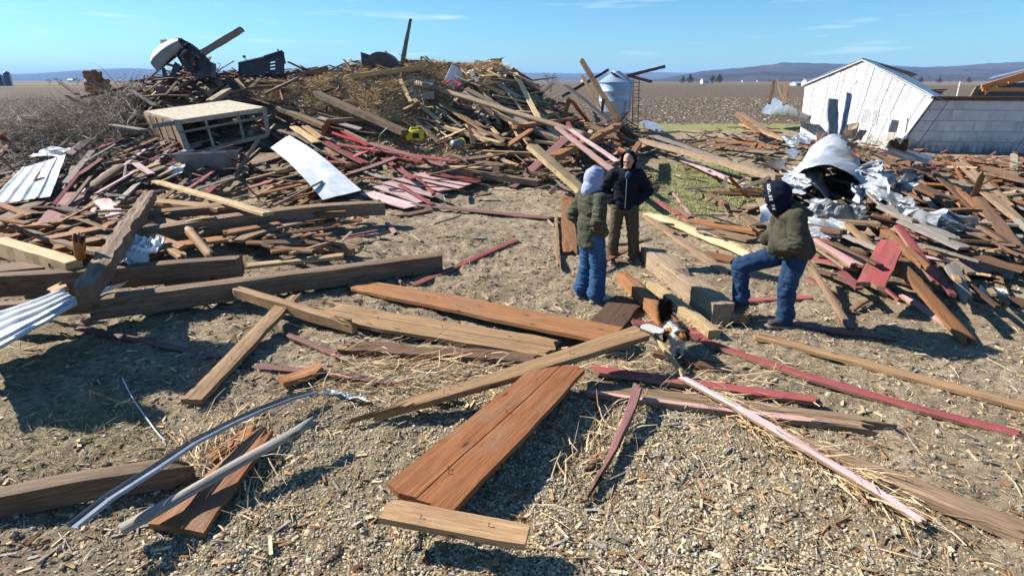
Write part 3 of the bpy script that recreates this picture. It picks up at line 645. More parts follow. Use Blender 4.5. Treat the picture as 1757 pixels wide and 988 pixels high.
shed = empty('white_shed', shed_o, 0, 'racked white board shed with a lit gable leaning over the wreckage', 'shed')
def Wl(px, py, t_): return W(px, py, t_) - shed_o
gBL = Wl(1371, 238, 29.5); gBR = Wl(1534, 262, 23.5); gBL.z = 0.02; gBR.z = 0.02
gTL = Wl(1381, 147, 29.2); gTR = Wl(1602, 168, 23.5); gPK = Wl(1483, 104, 26.6)
gn = (gBR - gBL).cross(gPK - gBL).normalized(); gn = gn if gn.y < 0 else -gn
def on_gable(px, py):
    r = rdir(px, py); p0 = shed_o + gBL; k = (p0 - CAM).dot(gn) / r.dot(gn); return CAM + r * k - shed_o
gTL = on_gable(1381, 147); gTR = on_gable(1602, 168)
def gp(u, v):          # u along the base, v from base (0) to eave / roof line (1)
    bot = gBL.lerp(gBR, u); top = gTL.lerp(gPK, u / .5) if u < .5 else gPK.lerp(gTR, (u - .5) / .5); return bot.lerp(top, v)
nb = 22
for i in range(nb):
    u0 = i / nb + 0.002; u1 = (i + 1) / nb - 0.002; off = gn * (0.006 * math.sin(i * 2.3)) ; mb = MB()
    lo = 0.0 + 0.02 * abs(math.sin(i * 3.1))
    for v0, v1 in ((lo, .42), (.42, 1.0)):
        mb.slab(gp(u0, v0) + off, gp(u1, v0) + off, gp(u1, v1) + off, gp(u0, v1) + off, 0.03)
    mb.build('board', M['shedw'], shed)
mb = MB(); a_, b_, c_, d_ = gp(0, 0), gp(1, 0), gTR, gTL; bk = -gn * 0.09
mb.slab(a_ + bk, b_ + bk, c_ + bk, d_ + bk, 0.02); mb.add([d_ + bk, c_ + bk, gPK + bk], [(0, 1, 2)]); mb.build('sheathing', M['br'], shed)
# roof: two ribbed slopes sinking away behind the gable
back = Vector((1.0, 0.22, -0.06)).normalized()
for nm_, e0, e1, L in (('roof', gTL, gPK, 3.2), ('roof', gPK, gTR, 2.4)):
    up = Vector((0, 0, 0.06)); dx = (e1 - e0).normalized() * 0.12; f0 = e0 - (dx if e0 is gTL else dx * 0) + gn * 0.12 + up; f1 = e1 + (dx if e1 is gTR else dx * 0) + gn * 0.12 + up
    sag = Vector((0, 0, -0.5))
    so_ = sheet(nm_, f0, f1, f1 + back * L + (sag * 1.2 if e1 is gTR else sag), f0 + back * L + sag, M['steel'], 20, 30, ribs=0, crumple=0.05, thick=0.03, parent=shed)
for e0, e1 in ((gTL, gPK), (gPK, gTR)):
    mb = MB(); mb.bar(e0 + gn * 0.06, e1 + gn * 0.06, 0.05, 0.13, up=gn.cross(e1 - e0).cross(gn)); mb.build('fascia', M['shedw'], shed)
def gquad(c4, t_, off, mat, name, parent, mb=None):
    q = [on_gable(*p) + gn * off for p in c4]; mbb = MB(); n_ = (q[2] - q[0]).cross(q[3] - q[1])
    mbb.slab(*q, t_ if n_.dot(gn) > 0 else -t_); return mbb.build(name, M[mat], parent)
for c4, fr in (([(1478, 211), (1493, 212), (1497, 188), (1482, 187)], 0), ([(1496, 212), (1503, 212), (1508, 190), (1500, 189)], 0)):
    wnd = gquad([(c4[0][0] - 1.5, c4[0][1] + 1.5), (c4[1][0] + 1, c4[1][1] + 1.5), (c4[2][0] + 1.5, c4[2][1] - 1.5), (c4[3][0] - 1, c4[3][1] - 1.5)], 0.03, 0.035, 'wh', 'window', shed)
    gquad(c4, 0.02, 0.055, 'darkpane' if 'darkpane' in M else 'gymetal', 'pane', wnd)
dr = gquad([(1519, 264), (1545, 268), (1556, 202), (1527, 199)], 0.03, 0.035, 'shedw', 'door', shed)
gquad([(1526, 227), (1539, 228), (1544, 208), (1532, 206)], 0.02, 0.055, 'darkglass', 'pane', dr)
gquad([(1522, 250), (1531, 251), (1537, 230), (1526, 229)], 0.02, 0.055, 'gr', 'broken_panel', dr)
for c4 in ([(1517, 264), (1520, 265), (1530, 198), (1527, 197)], [(1543, 269), (1547, 270), (1559, 202), (1555, 201)]): gquad(c4, 0.05, 0.06, 'shedw', 'door_frame', dr)
# ventilation ornament and leaning corner board
gquad([(1457, 143), (1468, 145), (1472, 137), (1461, 135)], 0.02, 0.045, 'wh', 'vent_plate', shed)
mb = MB(); mb.bar(gBR + gn * .03, gTR + gn * .03 - Vector((0, 0, .05)), 0.12, 0.06, up=gn); mb.build('corner_board', M['shedw'], shed)
# long wall of cast courses
wall_o = shed_o.copy()
wall = empty('long_white_wall', wall_o, 0, 'long low white wall with dark mud streaks, shaded, joined to the leaning gable', 'wall')
w0 = gBR + Vector((0.12, 0.05, 0)); w1 = w0 + Vector((10.5, -7.0, 0)) * 0.62; w1 = W(1757, 279, 20.6) - wall_o; w1.z = 0; w1 = w0 + Vector((10.5, -1.6, 0))
w0t = gTR + Vector((.05, .05, -.05)); w1t = w1.copy(); w1t.z = w0t.z - .02; w1t += Vector((.6, .1, 0)); w0m = w0
for c_ in range(5):
    z0 = c_ / 5 + 0.003; z1 = (c_ + 1) / 5 - 0.003
    for k, (a0, a1) in enumerate(((0.0, .055), (.058, .40), (.403, .72), (.723, 1.0))):
        bot0 = w0.lerp(w1, a0); bot1 = w0.lerp(w1, a1); top0 = w0t.lerp(w1t, a0); top1 = w0t.lerp(w1t, a1)
        mb = MB(); q = [bot0.lerp(top0, z0), bot1.lerp(top1, z0), bot1.lerp(top1, z1), bot0.lerp(top0, z1)]
        nn = (q[2] - q[0]).cross(q[3] - q[1]).normalized(); 
        if nn.y > 0: nn = -nn
        q = [p + nn * (0.004 * math.sin(c_ * 3 + k * 5)) for p in q]; mb.slab(*q, 0.14); mb.build('wall_panel', M['wallw'], wall)
mb = MB(); mb.bar(w0t + Vector((0, .05, .06)), w1t + Vector((0, .05, .06)), 0.26, 0.09); mb.build('top_plate', M['br'], wall)
mb = MB(); mb.bar(w0t + Vector((0, .02, -.03)), w1t + Vector((0, -.10, -.03)), 0.05, 0.06); mb.build('ledger', M['gb'], wall)
# wrecked truss building behind the wall
tb_o = W(1757, 160, 27); tb_o.z = 0; tb = empty('wrecked_truss_building', tb_o, 0, 'wrecked building with bright orange roof trusses over a dark interior', 'building')
def Tl(px, py, t_): return W(px, py, t_) - tb_o
M['orange'] = wood('new_lumber_orange', (0.50, 0.17, 0.05), (0.75, 0.31, 0.10), (0.55, 0.2, 0.07))
for A, B, wd in (((1684, 150, 26), (1770, 124, 26), .22), ((1684, 148, 26.5), (1716, 147, 26), .16), ((1686, 154, 26), (1800, 154, 26), .16), ((1690, 160, 26), (1712, 144, 26), .14), ((1712, 146, 28), (1775, 130, 28), .2), ((1730, 140, 27), (1800, 118, 27), .2)):
    mb = MB(); mb.bar(Tl(*A), Tl(*B), 0.06, wd); mb.build('rafter', M['orange'], tb)
sheet('roof_sheet', Tl(1692, 139, 29), Tl(1760, 122, 29), Tl(1800, 110, 31), Tl(1700, 133, 32), M['steel'], 16, 12, ribs=6, ribamp=0.03, thick=0.02, parent=tb)
mb = MB(); mb.slab(Tl(1670, 165, 28), Tl(1850, 168, 28), Tl(1850, 139, 28), Tl(1690, 144, 28), 0.1); mb.build('dark_interior_sheet', M['dkmetal'], tb)  # dark sheet standing in for the shade inside the building
mb = MB(); mb.slab(Tl(1666, 165, 27), Tl(1676, 165, 27), Tl(1682, 146, 27), Tl(1675, 149, 27), 0.1); mb.build('end_wall', M['gb'], tb)
# red feed cart piece behind the shed corner
o = empty('red_hopper', W(1598, 165, 25), 0, 'small bright red hopper poking up behind the shed eave', 'hopper')
mb = MB(); q = 0.025
for A in (((-18, 0), (-4, 0), (2, 10), (-22, 10)),):
    mb.hexa([(-.25, -.2, -.1), (.15, -.2, -.1), (.15, .2, -.1), (-.25, .2, -.1), (-.38, -.3, .22), (.3, -.3, .22), (.3, .3, .22), (-.38, .3, .22)])
mb.build('bin', M['redp'], o); mb = MB(); mb.bar((-.45, -.32, .24), (.38, -.32, .27), .05, .05); mb.bar((-.1, -.32, .24), (0, -.35, -.2), .06, .06); mb.build('rim', M['dkmetal'], o)
# thin pole by the field
o = tag(board('thin_pole', W(1648, 139, 32), W(1640, 172, 32), 0.05, 0.05, 'wh', rnd_=True), 'thin white rod standing above the long wall', 'pole')

# ------------------------------------------------------------------ galvanised feed bin
bt = 28.0; bo = W(1056, 160, bt); bo.z = float(hgt(bo.x, bo.y)); g0 = bo.z
fb = empty('feed_bin', bo, 0, 'galvanised feed bin with conical roof and side ladder behind the broken rafters', 'feed bin')
m, t, b = newmat('feed_bin_steel'); v, _ = objvec(t); b.inputs['Metallic'].default_value = 0.35; b.inputs['Roughness'].default_value = 0.45
n0 = noise_n(t, v, 3, 5); t.links.new(mixc(t, n0, (0.22, 0.30, 0.42), (0.32, 0.42, 0.56)), b.inputs['Base Color']); M['bin'] = m
zt = W(1056, 141, bt).z - g0; zb = W(1056, 192, bt).z - g0; za = W(1056, 123, bt).z - g0; rb = 27.5 * bt / F * 1.0
prof = []; nz_ = 8
for i in range(4):
    z = zb + (zt - zb) * i / 3; prof += [(rb, z + 0.01)] + ([(rb + .008, z + 0.02), (rb + .008, z + 0.05), (rb, z + 0.06)] if 0 < i < 3 else [])
prof[-1] = (rb, zt)
mb = MB(); mb.lathe(prof, n=40); mb.build('body', M['bin'], fb, True)
mb = MB(); mb.lathe([(rb + .05, zt - .03), (rb + .05, zt), (rb * .3, za - .06), (rb * .26, za), (0.01, za + .04)], n=40); mb.build('roof', M['bin'], fb)
mb = MB(); mb.lathe([(0.12, 0.35), (rb, zb)], n=40); mb.build('hopper', M['bin'], fb)
for k in range(4):
    a = k * math.pi / 2 + .5; mb = MB(); mb.bar((rb * math.cos(a), rb * math.sin(a), 0), (rb * math.cos(a), rb * math.sin(a), zb + .5), .07, .07); mb.build('leg', M['steel'], fb)
for sx in (.1, .38):
    mb = MB(); mb.bar((rb + sx, -.25, 0.0), (rb + sx - .1, -.25, zt + .1), .035, .035); mb.build('ladder_rail', M['dkmetal'], fb)
for k in range(16):
    mb = MB(); z = .2 + k * (zt / 16.5); mb.bar((rb + .1 - .1 * z / zt, -.25, z), (rb + .38 - .1 * z / zt, -.25, z), .02, .02); mb.build('rung', M['dkmetal'], fb)
for k in range(6):
    z = .9 + k * .35; mb = MB(); mb.tube([(rb + .05 + .2 * (1 - math.cos(q)), -.25 - .22 * math.sin(q), z) for q in np.linspace(0, math.pi, 7)], .012, 4); mb.build('cage_hoop', M['dkmetal'], fb)
# ------------------------------------------------------------------ boards, beams and logs, one by one
# x1 y1 x2 y2 width(px) thickness h1 h2 material name label options   (points on the photograph's view of the yard, h = metres above the soil)
gY, gL, gP, gR, gD = 'broken boards lying about the yard', 'timbers of the lumber stack', 'boards on the big wreckage heap', 'boards around the crumpled metal heap', 'boards between the rack and the yard'
ROWS = [
 # near yard
 (-60, 856, 346, 786, 25, .17, .17, .19, 'gb', 'beam', 'thick warped grey brown timber under the curved metal trim', gY, dict(bend=.03, jag=(0, .12))),
 (300, 905, 460, 733, 62, .05, .06, .14, 'deep', 'plank', 'wide rust brown plank under the grey pole, pointed at its far end', gY, dict(taper=(1.15, .35), jag=(0, .08))),
 (352, 788, 442, 728, 17, .04, .05, .10, 'or', 'plank', 'short orange plank peeking out beside the wide rust brown one', gY, dict()),
 (205, 902, 545, 712, 13, .06, .16, .28, 'gr', 'pole', 'weathered grey pole resting on the rust brown plank', gY, dict(rnd_=True, jag=(0, .1))),
 (712, 860, 968, 622, 92, .05, .17, .30, 'deep', 'plank', 'very wide stained brown plank with a long crack, nearest the gravel', gY, dict(crack=.9, jag=(.02, .0), taper=(1.06, .82))),
 (655, 872, 905, 918, 36, .05, .24, .22, 'tan', 'plank', 'pale sawn plank lying across the end of the wide cracked one', gY, dict(jag=(.05, .0))),
 (600, 722, 1104, 565, 26, .06, .08, .44, 'tan', 'plank', 'long tan plank slanting over the wide cracked one, splintered at its low end', gY, dict(jag=(.5, .02), taper=(.4, 1.0))),
 (1118, 598, 1229, 626, 11, .05, .07, .06, 'br', 'plank', 'dark brown plank in the shade in front of the cat', gY, dict()),
 (402, 493, 612, 553, 14, .12, .27, .19, 'tan', 'beam', 'broken tan beam with a rough side, joined to the wide tan plank', gY, dict(jag=(.06, .25), bend=.0)),
 (508, 522, 956, 596, 31, .05, .17, .06, 'tan', 'plank', 'wide orange tan plank running on from the broken beam', gY, dict(jag=(.35, .06), crack=.5)),
 (604, 484, 1056, 572, 23, .05, .07, .20, 'or', 'plank', 'long orange brown plank ending under the slanting tan one', gY, dict(jag=(.12, 0), taper=(1, 1.15))),
 (583, 590, 925, 612, 15, .06, .07, .07, 'br', 'plank', 'dark bark edged plank between the splinters and the tan plank', gY, dict(jag=(.1, .1), rough=.02)),
 (1081, 508, 1034, 560, 46, .05, .06, .12, 'br', 'plank', 'short wide brown plank shadowed behind the sneakers', gY, dict()),
 (327, 684, 506, 501, 21, .06, .09, .22, 'tan', 'plank', 'light brown plank passing under the broken beam', gY, dict(jag=(.01, .08))),
 (490, 571, 598, 616, 8, .03, .05, .03, 'mar', 'plank', 'short faded red batten pointing at the splinters', gY, dict(jag=(.02, .08))),
 (430, 625, 700, 660, 9, .03, .04, .03, 'mar', 'plank', 'faded red batten passing beneath the small orange offcut', gY, dict(bend=.02)),
 (130, 560, 384, 612, 8, .03, .04, .04, 'mar', 'plank', 'dull red batten half in the big black shadow', gY, dict()),
 (480, 648, 551, 624, 13, .06, .10, .12, 'or', 'wood_offcut', 'small bowed orange offcut on the faded red batten', gY, dict(bend=-.02, jag=(.0, .03))),
 (1081, 548, 1212, 582, 8, .03, .10, .05, 'red', 'plank', 'red batten passing behind the white cat', gY, dict()),
 (1205, 581, 1754, 742, 9, .035, .05, .05, 'red', 'plank', 'very long bowed red batten crossing the straw', gY, dict(lbend=-.12, jag=(0, .02))),
 (1292, 571, 1770, 696, 10, .04, .05, .05, 'tan', 'plank', 'long thin grey and tan batten beyond the long red one', gY, dict(jag=(.1, 0))),
 (1010, 631, 1404, 683, 11, .04, .09, .07, 'red', 'plank', 'deep red batten lying above the split pink and brown board', gY, dict()),
 (1190, 662, 1422, 692, 8, .03, .05, .04, 'br', 'plank', 'dark brown strip just under the deep red batten', gY, dict()),
 (1006, 661, 1584, 736, 22, .05, .07, .07, 'gb', 'plank', 'wide brown board with a pink edge and a torn pale end', gY, dict(jag=(.03, .6), crack=.4)),
 (1006, 670, 1480, 731, 6, .055, .078, .075, 'pink', 'plank', 'pink painted edge strip along the wide torn board', gY, dict(jag=(.02, .3))),
 (1163, 641, 1592, 897, 10, .03, .12, .07, 'pw', 'plank', 'long whitish pink batten wrapped in splinters', gY, dict(jag=(.05, .05), bend=.03)),
 (1296, 726, 1760, 905, 25, .07, .08, .08, 'gb', 'plank', 'brown weathered timber beside the whitish pink batten', gY, dict(jag=(.3, 0), taper=(.6, 1.05))),
 (1096, 656, 1008, 850, 17, .05, .20, .05, 'mar', 'plank', 'dark red spike of board tapering to a point on the gravel', gY, dict(jag=(.03, .3), taper=(1.2, .25), lbend=.03)),
 (1004, 806, 1030, 778, 9, .03, .04, .07, 'br', 'wood_offcut', 'small dark brown sliver by the tip of the red spike', gY, dict(jag=(.1, .05))),
 (1000, 858, 1012, 852, 4, .02, .03, .03, 'mar', 'wood_offcut', 'tiny maroon chip just past the tip of the red spike', gY, dict()),
 (1112, 556, 1176, 643, 6, .04, .30, .14, 'pale', 'plank', 'narrow pale splintered stick leaning beneath the cat', gY, dict(jag=(.1, .1))),
 (1100, 556, 1141, 571, 13, .02, .33, .33, 'wh', 'plank', 'white painted flake of board at the end of the tan plank', gY, dict(jag=(.04, .06))),
 (1096, 595, 1116, 569, 8, .03, .26, .30, 'pale', 'wood_offcut', 'curled tan splinter at the end of the tan plank', gY, dict(jag=(.08, .03))),
 (1205, 687, 1222, 695, 6, .02, .04, .03, 'red', 'wood_offcut', 'little bright red chip near the deep red batten', gY, dict()),
 (1065, 463, 1155, 552, 22, .15, .18, .16, 'or', 'beam', 'orange square timber lying beside the dark boots', gY, dict(jag=(.05, .02))),
 (1117, 480, 1228, 568, 18, .10, .13, .12, 'pale', 'beam', 'pale yellow squared timber behind the cat', gY, dict(jag=(.1, .03))),
 (1104, 416, 1246, 522, 30, .26, .27, .27, 'bark2', 'beam', 'big hewn timber by the raised foot, shadowed at its near end', gY, dict(notch=(.5, .62))),
 (1246, 528, 1288, 534, 18, .13, .16, .16, 'gb', 'wood_block', 'square brown block under the raised shoe', gY, dict()),
 (1232, 598, 1180, 560, 8, .03, .04, .05, 'red', 'plank', 'red sliver under the end of the pale yellow timber', gY, dict()),
 (912, 246, 1003, 325, 20, .13, 1.0, .30, 'pale', 'beam', 'propped pale yellow beam behind the two people talking', gY, dict(jag=(.03, .05))),
 (978, 231, 876, 321, 15, .04, .9, .05, 'mar', 'plank', 'purple grey plank turning red at its low end, under the propped beam', gY, dict()),
 (948, 266, 1063, 211, 14, .16, .75, .85, 'or', 'beam', 'dark orange beam crossing behind the propped pale beam', gP, dict()),
 (955, 217, 1056, 295, 8, .04, 1.15, .9, 'pink', 'plank', 'thin pink plank leaning towards the dark hooded man', gP, dict()),
 (978, 221, 1060, 277, 6, .03, 1.05, .9, 'pw', 'plank', 'thinner white edged plank just above the pink one', gP, dict()),
 (1098, 242, 1080, 268, 11, .18, .75, .6, 'or', 'beam', 'short orange beam end casting a pointed shadow on the grass', gP, dict()),
 (1046, 246, 1084, 262, 8, .12, .5, .5, 'or', 'beam', 'orange cross piece butting the short beam end', gP, dict()),
 (973, 337, 977, 432, 23, .04, .06, .06, 'or', 'plank', 'upright lying orange board beside the plaid jacket', gY, dict()),
 (954, 364, 959, 456, 6, .05, .10, .10, 'tan', 'plank', 'thin splintered tan strip beside the orange board', gY, dict(jag=(.15, .1))),
 (1112, 362, 1300, 433, 15, .12, .14, .14, 'pale', 'log', 'split pale log lying behind the dark jacket', gY, dict(jag=(.15, .15), rnd_=True, rough=.02)),
 (1107, 367, 1250, 468, 10, .05, .10, .06, 'gb', 'plank', 'grey brown plank running just under the split pale log', gY, dict()),
 (1184, 375, 1306, 397, 8, .05, .08, .08, 'or', 'plank', 'short dark orange board ending by the hooded head', gY, dict()),
 (1120, 342, 1186, 379, 6, .03, .05, .05, 'red', 'plank', 'thin red batten at the dark elbow', gY, dict()),
 (1152, 328, 1190, 372, 4, .03, .05, .05, 'pink', 'plank', 'thin pink stick on the grass', gY, dict()),
 (1165, 271, 1288, 322, 9, .03, .08, .06, 'pw', 'plank', 'white plank turning red at its far end on the grass', gY, dict()),
 (1094, 236, 1338, 300, 7, .14, .45, .30, 'bark2', 'beam', 'long grey timber bordering the grass', gR, dict(jag=(.02, .1))),
 (1120, 232, 1262, 279, 20, .03, .50, .30, 'gr', 'plank', 'grey tapering board lying behind the long timber', gR, dict(taper=(1.5, .3))),
 (1222, 326, 1313, 328, 9, .08, .12, .12, 'br', 'plank', 'dark plank butting the back of the hood', gR, dict()),
 (1213, 330, 1306, 387, 10, .06, .08, .08, 'gb', 'plank', 'brown slanting plank beneath the dark one on the grass', gR, dict()),
 (1272, 358, 1326, 342, 9, .04, .12, .12, 'gb', 'plank', 'short split brown board before the face of the standing person', gR, dict()),
 (1215, 392, 1296, 410, 12, .05, .07, .07, 'gb', 'plank', 'brown board ending at the olive sleeve', gR, dict()),
 (1204, 432, 1262, 446, 10, .03, .05, .04, 'or', 'plank', 'orange board by the raised knee', gR, dict()),
 (1256, 516, 1395, 508, 5, .03, .04, .04, 'red', 'plank', 'red batten passing behind the jeans', gR, dict()),
 (1345, 553, 1540, 580, 6, .03, .04, .04, 'mar', 'plank', 'maroon batten lying in the shadow of the person', gR, dict()),
 # around the crumpled metal
 (1533, 411, 1491, 489, 44, .06, .66, .40, 'red', 'plank', 'wide bright red board propped with a ragged low end', gR, dict(jag=(.02, .05))),
 (1541, 385, 1615, 488, 14, .04, .85, .36, 'red', 'plank', 'narrow bright red board leaning behind the wide red one', gR, dict(jag=(.02, .04))),
 (1402, 406, 1475, 456, 17, .04, .52, .38, 'pink', 'plank', 'pinkish red board lying by the olive jacket', gR, dict()),
 (1383, 438, 1482, 462, 8, .03, .12, .10, 'red', 'plank', 'red strip under the pinkish board', gR, dict()),
 (1424, 428, 1478, 447, 7, .03, .10, .10, 'red', 'plank', 'second red strip deeper under the pinkish board', gR, dict()),
 (1540, 447, 1670, 588, 17, .05, .50, .05, 'or', 'plank', 'orange brown plank reaching down to a pointed end on the straw', gR, dict(jag=(.03, .08))),
 (1545, 500, 1627, 557, 11, .03, .05, .04, 'pink', 'plank', 'pink board flat on the straw under the orange brown plank', gR, dict()),
 (1632, 449, 1664, 522, 24, .04, .50, .12, 'gr', 'plank', 'grey board with nail holes hanging off the heap', gR, dict(taper=(1, .7))),
 (1381, 438, 1462, 563, 8, .05, .40, .05, 'gb', 'plank', 'brown strut leaning down from behind the jacket', gR, dict()),
 (1455, 531, 1502, 504, 8, .04, .06, .10, 'gb', 'plank', 'short brown piece touching the foot of the brown strut', gR, dict()),
 (1560, 452, 1640, 508, 7, .03, .3, .12, 'tan', 'plank', 'light split strip beside the narrow red board', gR, dict(jag=(.1, .1))),
 (1540, 432, 1642, 448, 5, .03, .42, .34, 'pw', 'plank', 'thin pinkish strip crossing under the narrow red board', gR, dict()),
 (1625, 494, 1702, 515, 9, .03, .07, .05, 'mar', 'plank', 'dull red board beside the white scrap', gR, dict()),
 (1712, 505, 1775, 522, 10, .04, .06, .05, 'br', 'plank', 'dark brown board at the edge past the white scrap', gR, dict()),
 (1679, 336, 1762, 446, 18, .06, .55, .45, 'br', 'plank', 'heavy brown plank sloping down at the edge of the view', gR, dict()),
 (1690, 326, 1765, 388, 12, .05, .65, .5, 'gb', 'plank', 'grey brown plank above the heavy brown one', gR, dict()),
 (1686, 298, 1669, 342, 8, .05, 1.0, .45, 'gb', 'plank', 'short stick standing up out of the heap', gR, dict(cam_face=True)),
 (1540, 300, 1640, 345, 9, .06, .75, .55, 'br', 'plank', 'dark brown plank running away from the square brown panel', gR, dict()),
 (1660, 432, 1765, 462, 9, .04, .35, .30, 'br', 'plank', 'brown plank over the bowed trough', gR, dict()),
 (1430, 415, 1500, 462, 10, .05, .5, .35, 'gb', 'plank', 'weathered plank sliding under the red boards', gR, dict()),
 (1452, 380, 1545, 465, 9, .05, .6, .4, 'tan', 'plank', 'tan plank sloping between the metal and the red boards', gR, dict()),
 (1515, 350, 1640, 410, 12, .05, .75, .5, 'gr', 'plank', 'wide grey weathered plank under the bent metal sheet', gR, dict()),
 (1545, 375, 1660, 425, 10, .04, .65, .45, 'gr', 'plank', 'second grey weathered plank, just below the wide one', gR, dict()),
 (1536, 262, 1548, 305, 28, .04, 1.2, .7, 'deep', 'panel', 'square dark brown wooden panel standing on the heap', gR, dict(depth=(13.6, 13.2), cam_face=True)),
 (1500, 262, 1540, 285, 14, .05, .9, .7, 'gb', 'plank', 'brown plank leading to the square brown panel', gR, dict()),
 (1224, 238, 1344, 252, 10, .05, .45, .45, 'or', 'plank', 'upper red brown board of the fallen boarding', gR, dict()),
 (1222, 246, 1338, 261, 10, .05, .40, .40, 'or', 'plank', 'lower red brown board of the fallen boarding', gR, dict()),
 (1268, 192, 1330, 232, 7, .06, 1.0, .35, 'gb', 'plank', 'brown plank leaning at the near corner of the curved sheet', gR, dict()),
 (1264, 196, 1302, 228, 6, .06, .95, .5, 'or', 'plank', 'orange brown plank crossed under the leaning one', gR, dict()),
 (1272, 212, 1350, 240, 5, .05, .7, .4, 'tan', 'plank', 'tan plank lowest of the three leaning by the curved sheet', gR, dict()),
 (1328, 138, 1320, 178, 5, .08, 2.35, 1.0, 'br', 'post', 'dark brown post leaning, first of the cluster beside the shed', gR, dict(depth=(25, 24.6), cam_face=True)),
 (1332, 136, 1345, 176, 4, .07, 2.4, 1.0, 'gb', 'post', 'thin post crossing the dark brown one beside the shed', gR, dict(depth=(25, 24.6), cam_face=True)),
 (1350, 139, 1346, 180, 7, .10, 2.2, .8, 'gb', 'post', 'thicker brown post nearest the shed wall', gR, dict(depth=(24.5, 24.3), cam_face=True)),
 # feed bin and rafters
 (996, 101, 1060, 206, 9, .08, 1.9, 1.0, 'tan', 'rafter', 'longest light rafter leaning up against the feed bin', gP, dict(depth=(24, 23.6), cam_face=True)),
 (998, 129, 1031, 190, 6, .06, 1.6, 1.0, 'tan', 'rafter', 'shorter light rafter beside the longest one', gP, dict(depth=(24.5, 24.2), cam_face=True)),
 (969, 144, 1048, 208, 5, .06, 1.6, .8, 'gr', 'rafter', 'thin grey rafter sloping down below the feed bin', gP, dict(depth=(22.5, 21.5))),
 (1046, 119, 965, 166, 5, .06, 2.3, 1.6, 'br', 'rafter', 'dark rafter rising to the feed bin roof', gP, dict(depth=(26.0, 24), cam_face=True)),
 (1143, 114, 1078, 130, 5, .08, 3.6, 3.1, 'br', 'rafter', 'dark rafter jutting upward from the feed bin roof', gP, dict(depth=(28.5, 27.6), cam_face=True)),
 (1120, 141, 1074, 129, 5, .10, 2.8, 3.1, 'br', 'rafter', 'dark twisted board hanging off the feed bin roof', gP, dict(depth=(27.2, 27.4), cam_face=True)),
 (1048, 124, 1074, 142, 4, .05, 3.4, 2.9, 'br', 'plank', 'brown shingled strip lying on the feed bin roof', gP, dict(depth=(27.3, 27.2), cam_face=True)),
 (977, 170, 968, 200, 8, .10, 1.7, 1.0, 'gb', 'post', 'short grey post stub standing under the rafters', gP, dict(cam_face=True)),
 (979, 169, 1010, 208, 5, .05, 1.6, .8, 'or', 'plank', 'small orange plank leaning against the post stub', gP, dict()),
 (1036, 168, 1032, 200, 5, .08, 1.8, 1.0, 'or', 'post', 'orange stub upright between rafter and feed bin', gP, dict(cam_face=True)),
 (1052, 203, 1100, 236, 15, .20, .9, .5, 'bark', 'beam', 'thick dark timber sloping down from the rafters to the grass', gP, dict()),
 (1085, 185, 1110, 205, 3, .05, .9, .4, 'br', 'plank', 'dark stick by the foot of the ladder', gP, dict()),
 (715, 138, 1012, 228, 12, .16, .65, .75, 'bark2', 'log', 'longest pale log running down the heap', gP, dict(depth=(19.2, 16.5), rnd_=True)),
 (755, 175, 845, 232, 6, .05, .45, .4, 'tan', 'plank', 'split tan plank lying below the longest pale log', gP, dict(jag=(.1, .1))),
 (831, 144, 950, 194, 4, .05, .6, .5, 'tan', 'plank', 'narrow light plank high on the heap', gP, dict(depth=(20.5, 19))),
 (1006, 235, 1015, 222, 9, .12, .8, .9, 'pale', 'wood_block', 'cut end block at the foot of the longest log', gP, dict()),
 (602, 128, 726, 112, 9, .15, 1.0, 1.0, 'pale', 'beam', 'whitish timber lying level across the top of the hay', gP, dict(depth=(19.6, 19.6))),
 (705, 31, 691, 107, 8, .12, 3.6, 1.4, 'bark2', 'post', 'tall splintered post standing straight up from the heap', gP, dict(depth=(20.5, 20), cam_face=True, taper=(.6, 1), jag=(.1, 0))),
 (679, 122, 705, 175, 6, .06, 1.1, .6, 'pale', 'plank', 'light plank leaning down below the whitish timber', gP, dict(depth=(19.7, 18.6), cam_face=True)),
 (660, 87, 678, 107, 3, .05, 1.9, 1.3, 'br', 'plank', 'thin dark stick pointing up beside the tall post', gP, dict(depth=(20.5, 20.3), cam_face=True)),
 (693, 102, 735, 103, 4, .08, 1.5, 1.5, 'br', 'plank', 'dark board lying level at the foot of the tall post', gP, dict(depth=(20.6, 20.6))),
 (700, 104, 782, 126, 11, .25, 1.3, 1.1, 'bark', 'beam', 'very thick dark beam behind the tall post', gP, dict(depth=(21.3, 20.8))),
 (740, 113, 815, 116, 5, .12, 1.2, .9, 'br', 'beam', 'dark beam reaching along the crest behind the white disc', gP, dict(depth=(21.6, 21))),
 (541, 155, 697, 224, 15, .16, .9, .35, 'bark', 'beam', 'long dark beam along the foot of the hay', gP, dict(depth=(18.8, 16.9))),
 (690, 188, 722, 172, 5, .05, .5, .6, 'gb', 'plank', 'small brown stick poking from the low edge of the hay', gP, dict()),
 (505, 128, 562, 112, 10, .2, 1.1, 1.1, 'bark', 'beam', 'dark timber on the crest between hay and machine', gP, dict(depth=(20.4, 20.6))),
 (452, 160, 512, 132, 9, .08, .8, 1.0, 'gb', 'plank', 'brown plank sloping up to the crest timber', gP, dict()),
 (398, 158, 470, 146, 9, .08, .8, .8, 'mar', 'plank', 'dull red plank bowed over the hay by the machine', gP, dict(bend=.05)),
 (356, 172, 392, 151, 12, .14, .9, 1.1, 'bark2', 'beam', 'short pale squared beam behind the wooden rack', gP, dict(depth=(18.4, 19.0))),
 (343, 94, 418, 49, 10, .20, 2.3, 3.4, 'bark2', 'beam', 'big beam pointing up into the sky behind the wrecked machine', gP, dict(depth=(20.2, 21.5), cam_face=True)),
 (278, 66, 286, 82, 10, .15, 3.1, 2.6, 'br', 'beam', 'broken dark beam stub above the wrecked machine', gP, dict(depth=(20.2, 19.9), cam_face=True, jag=(.12, 0))),
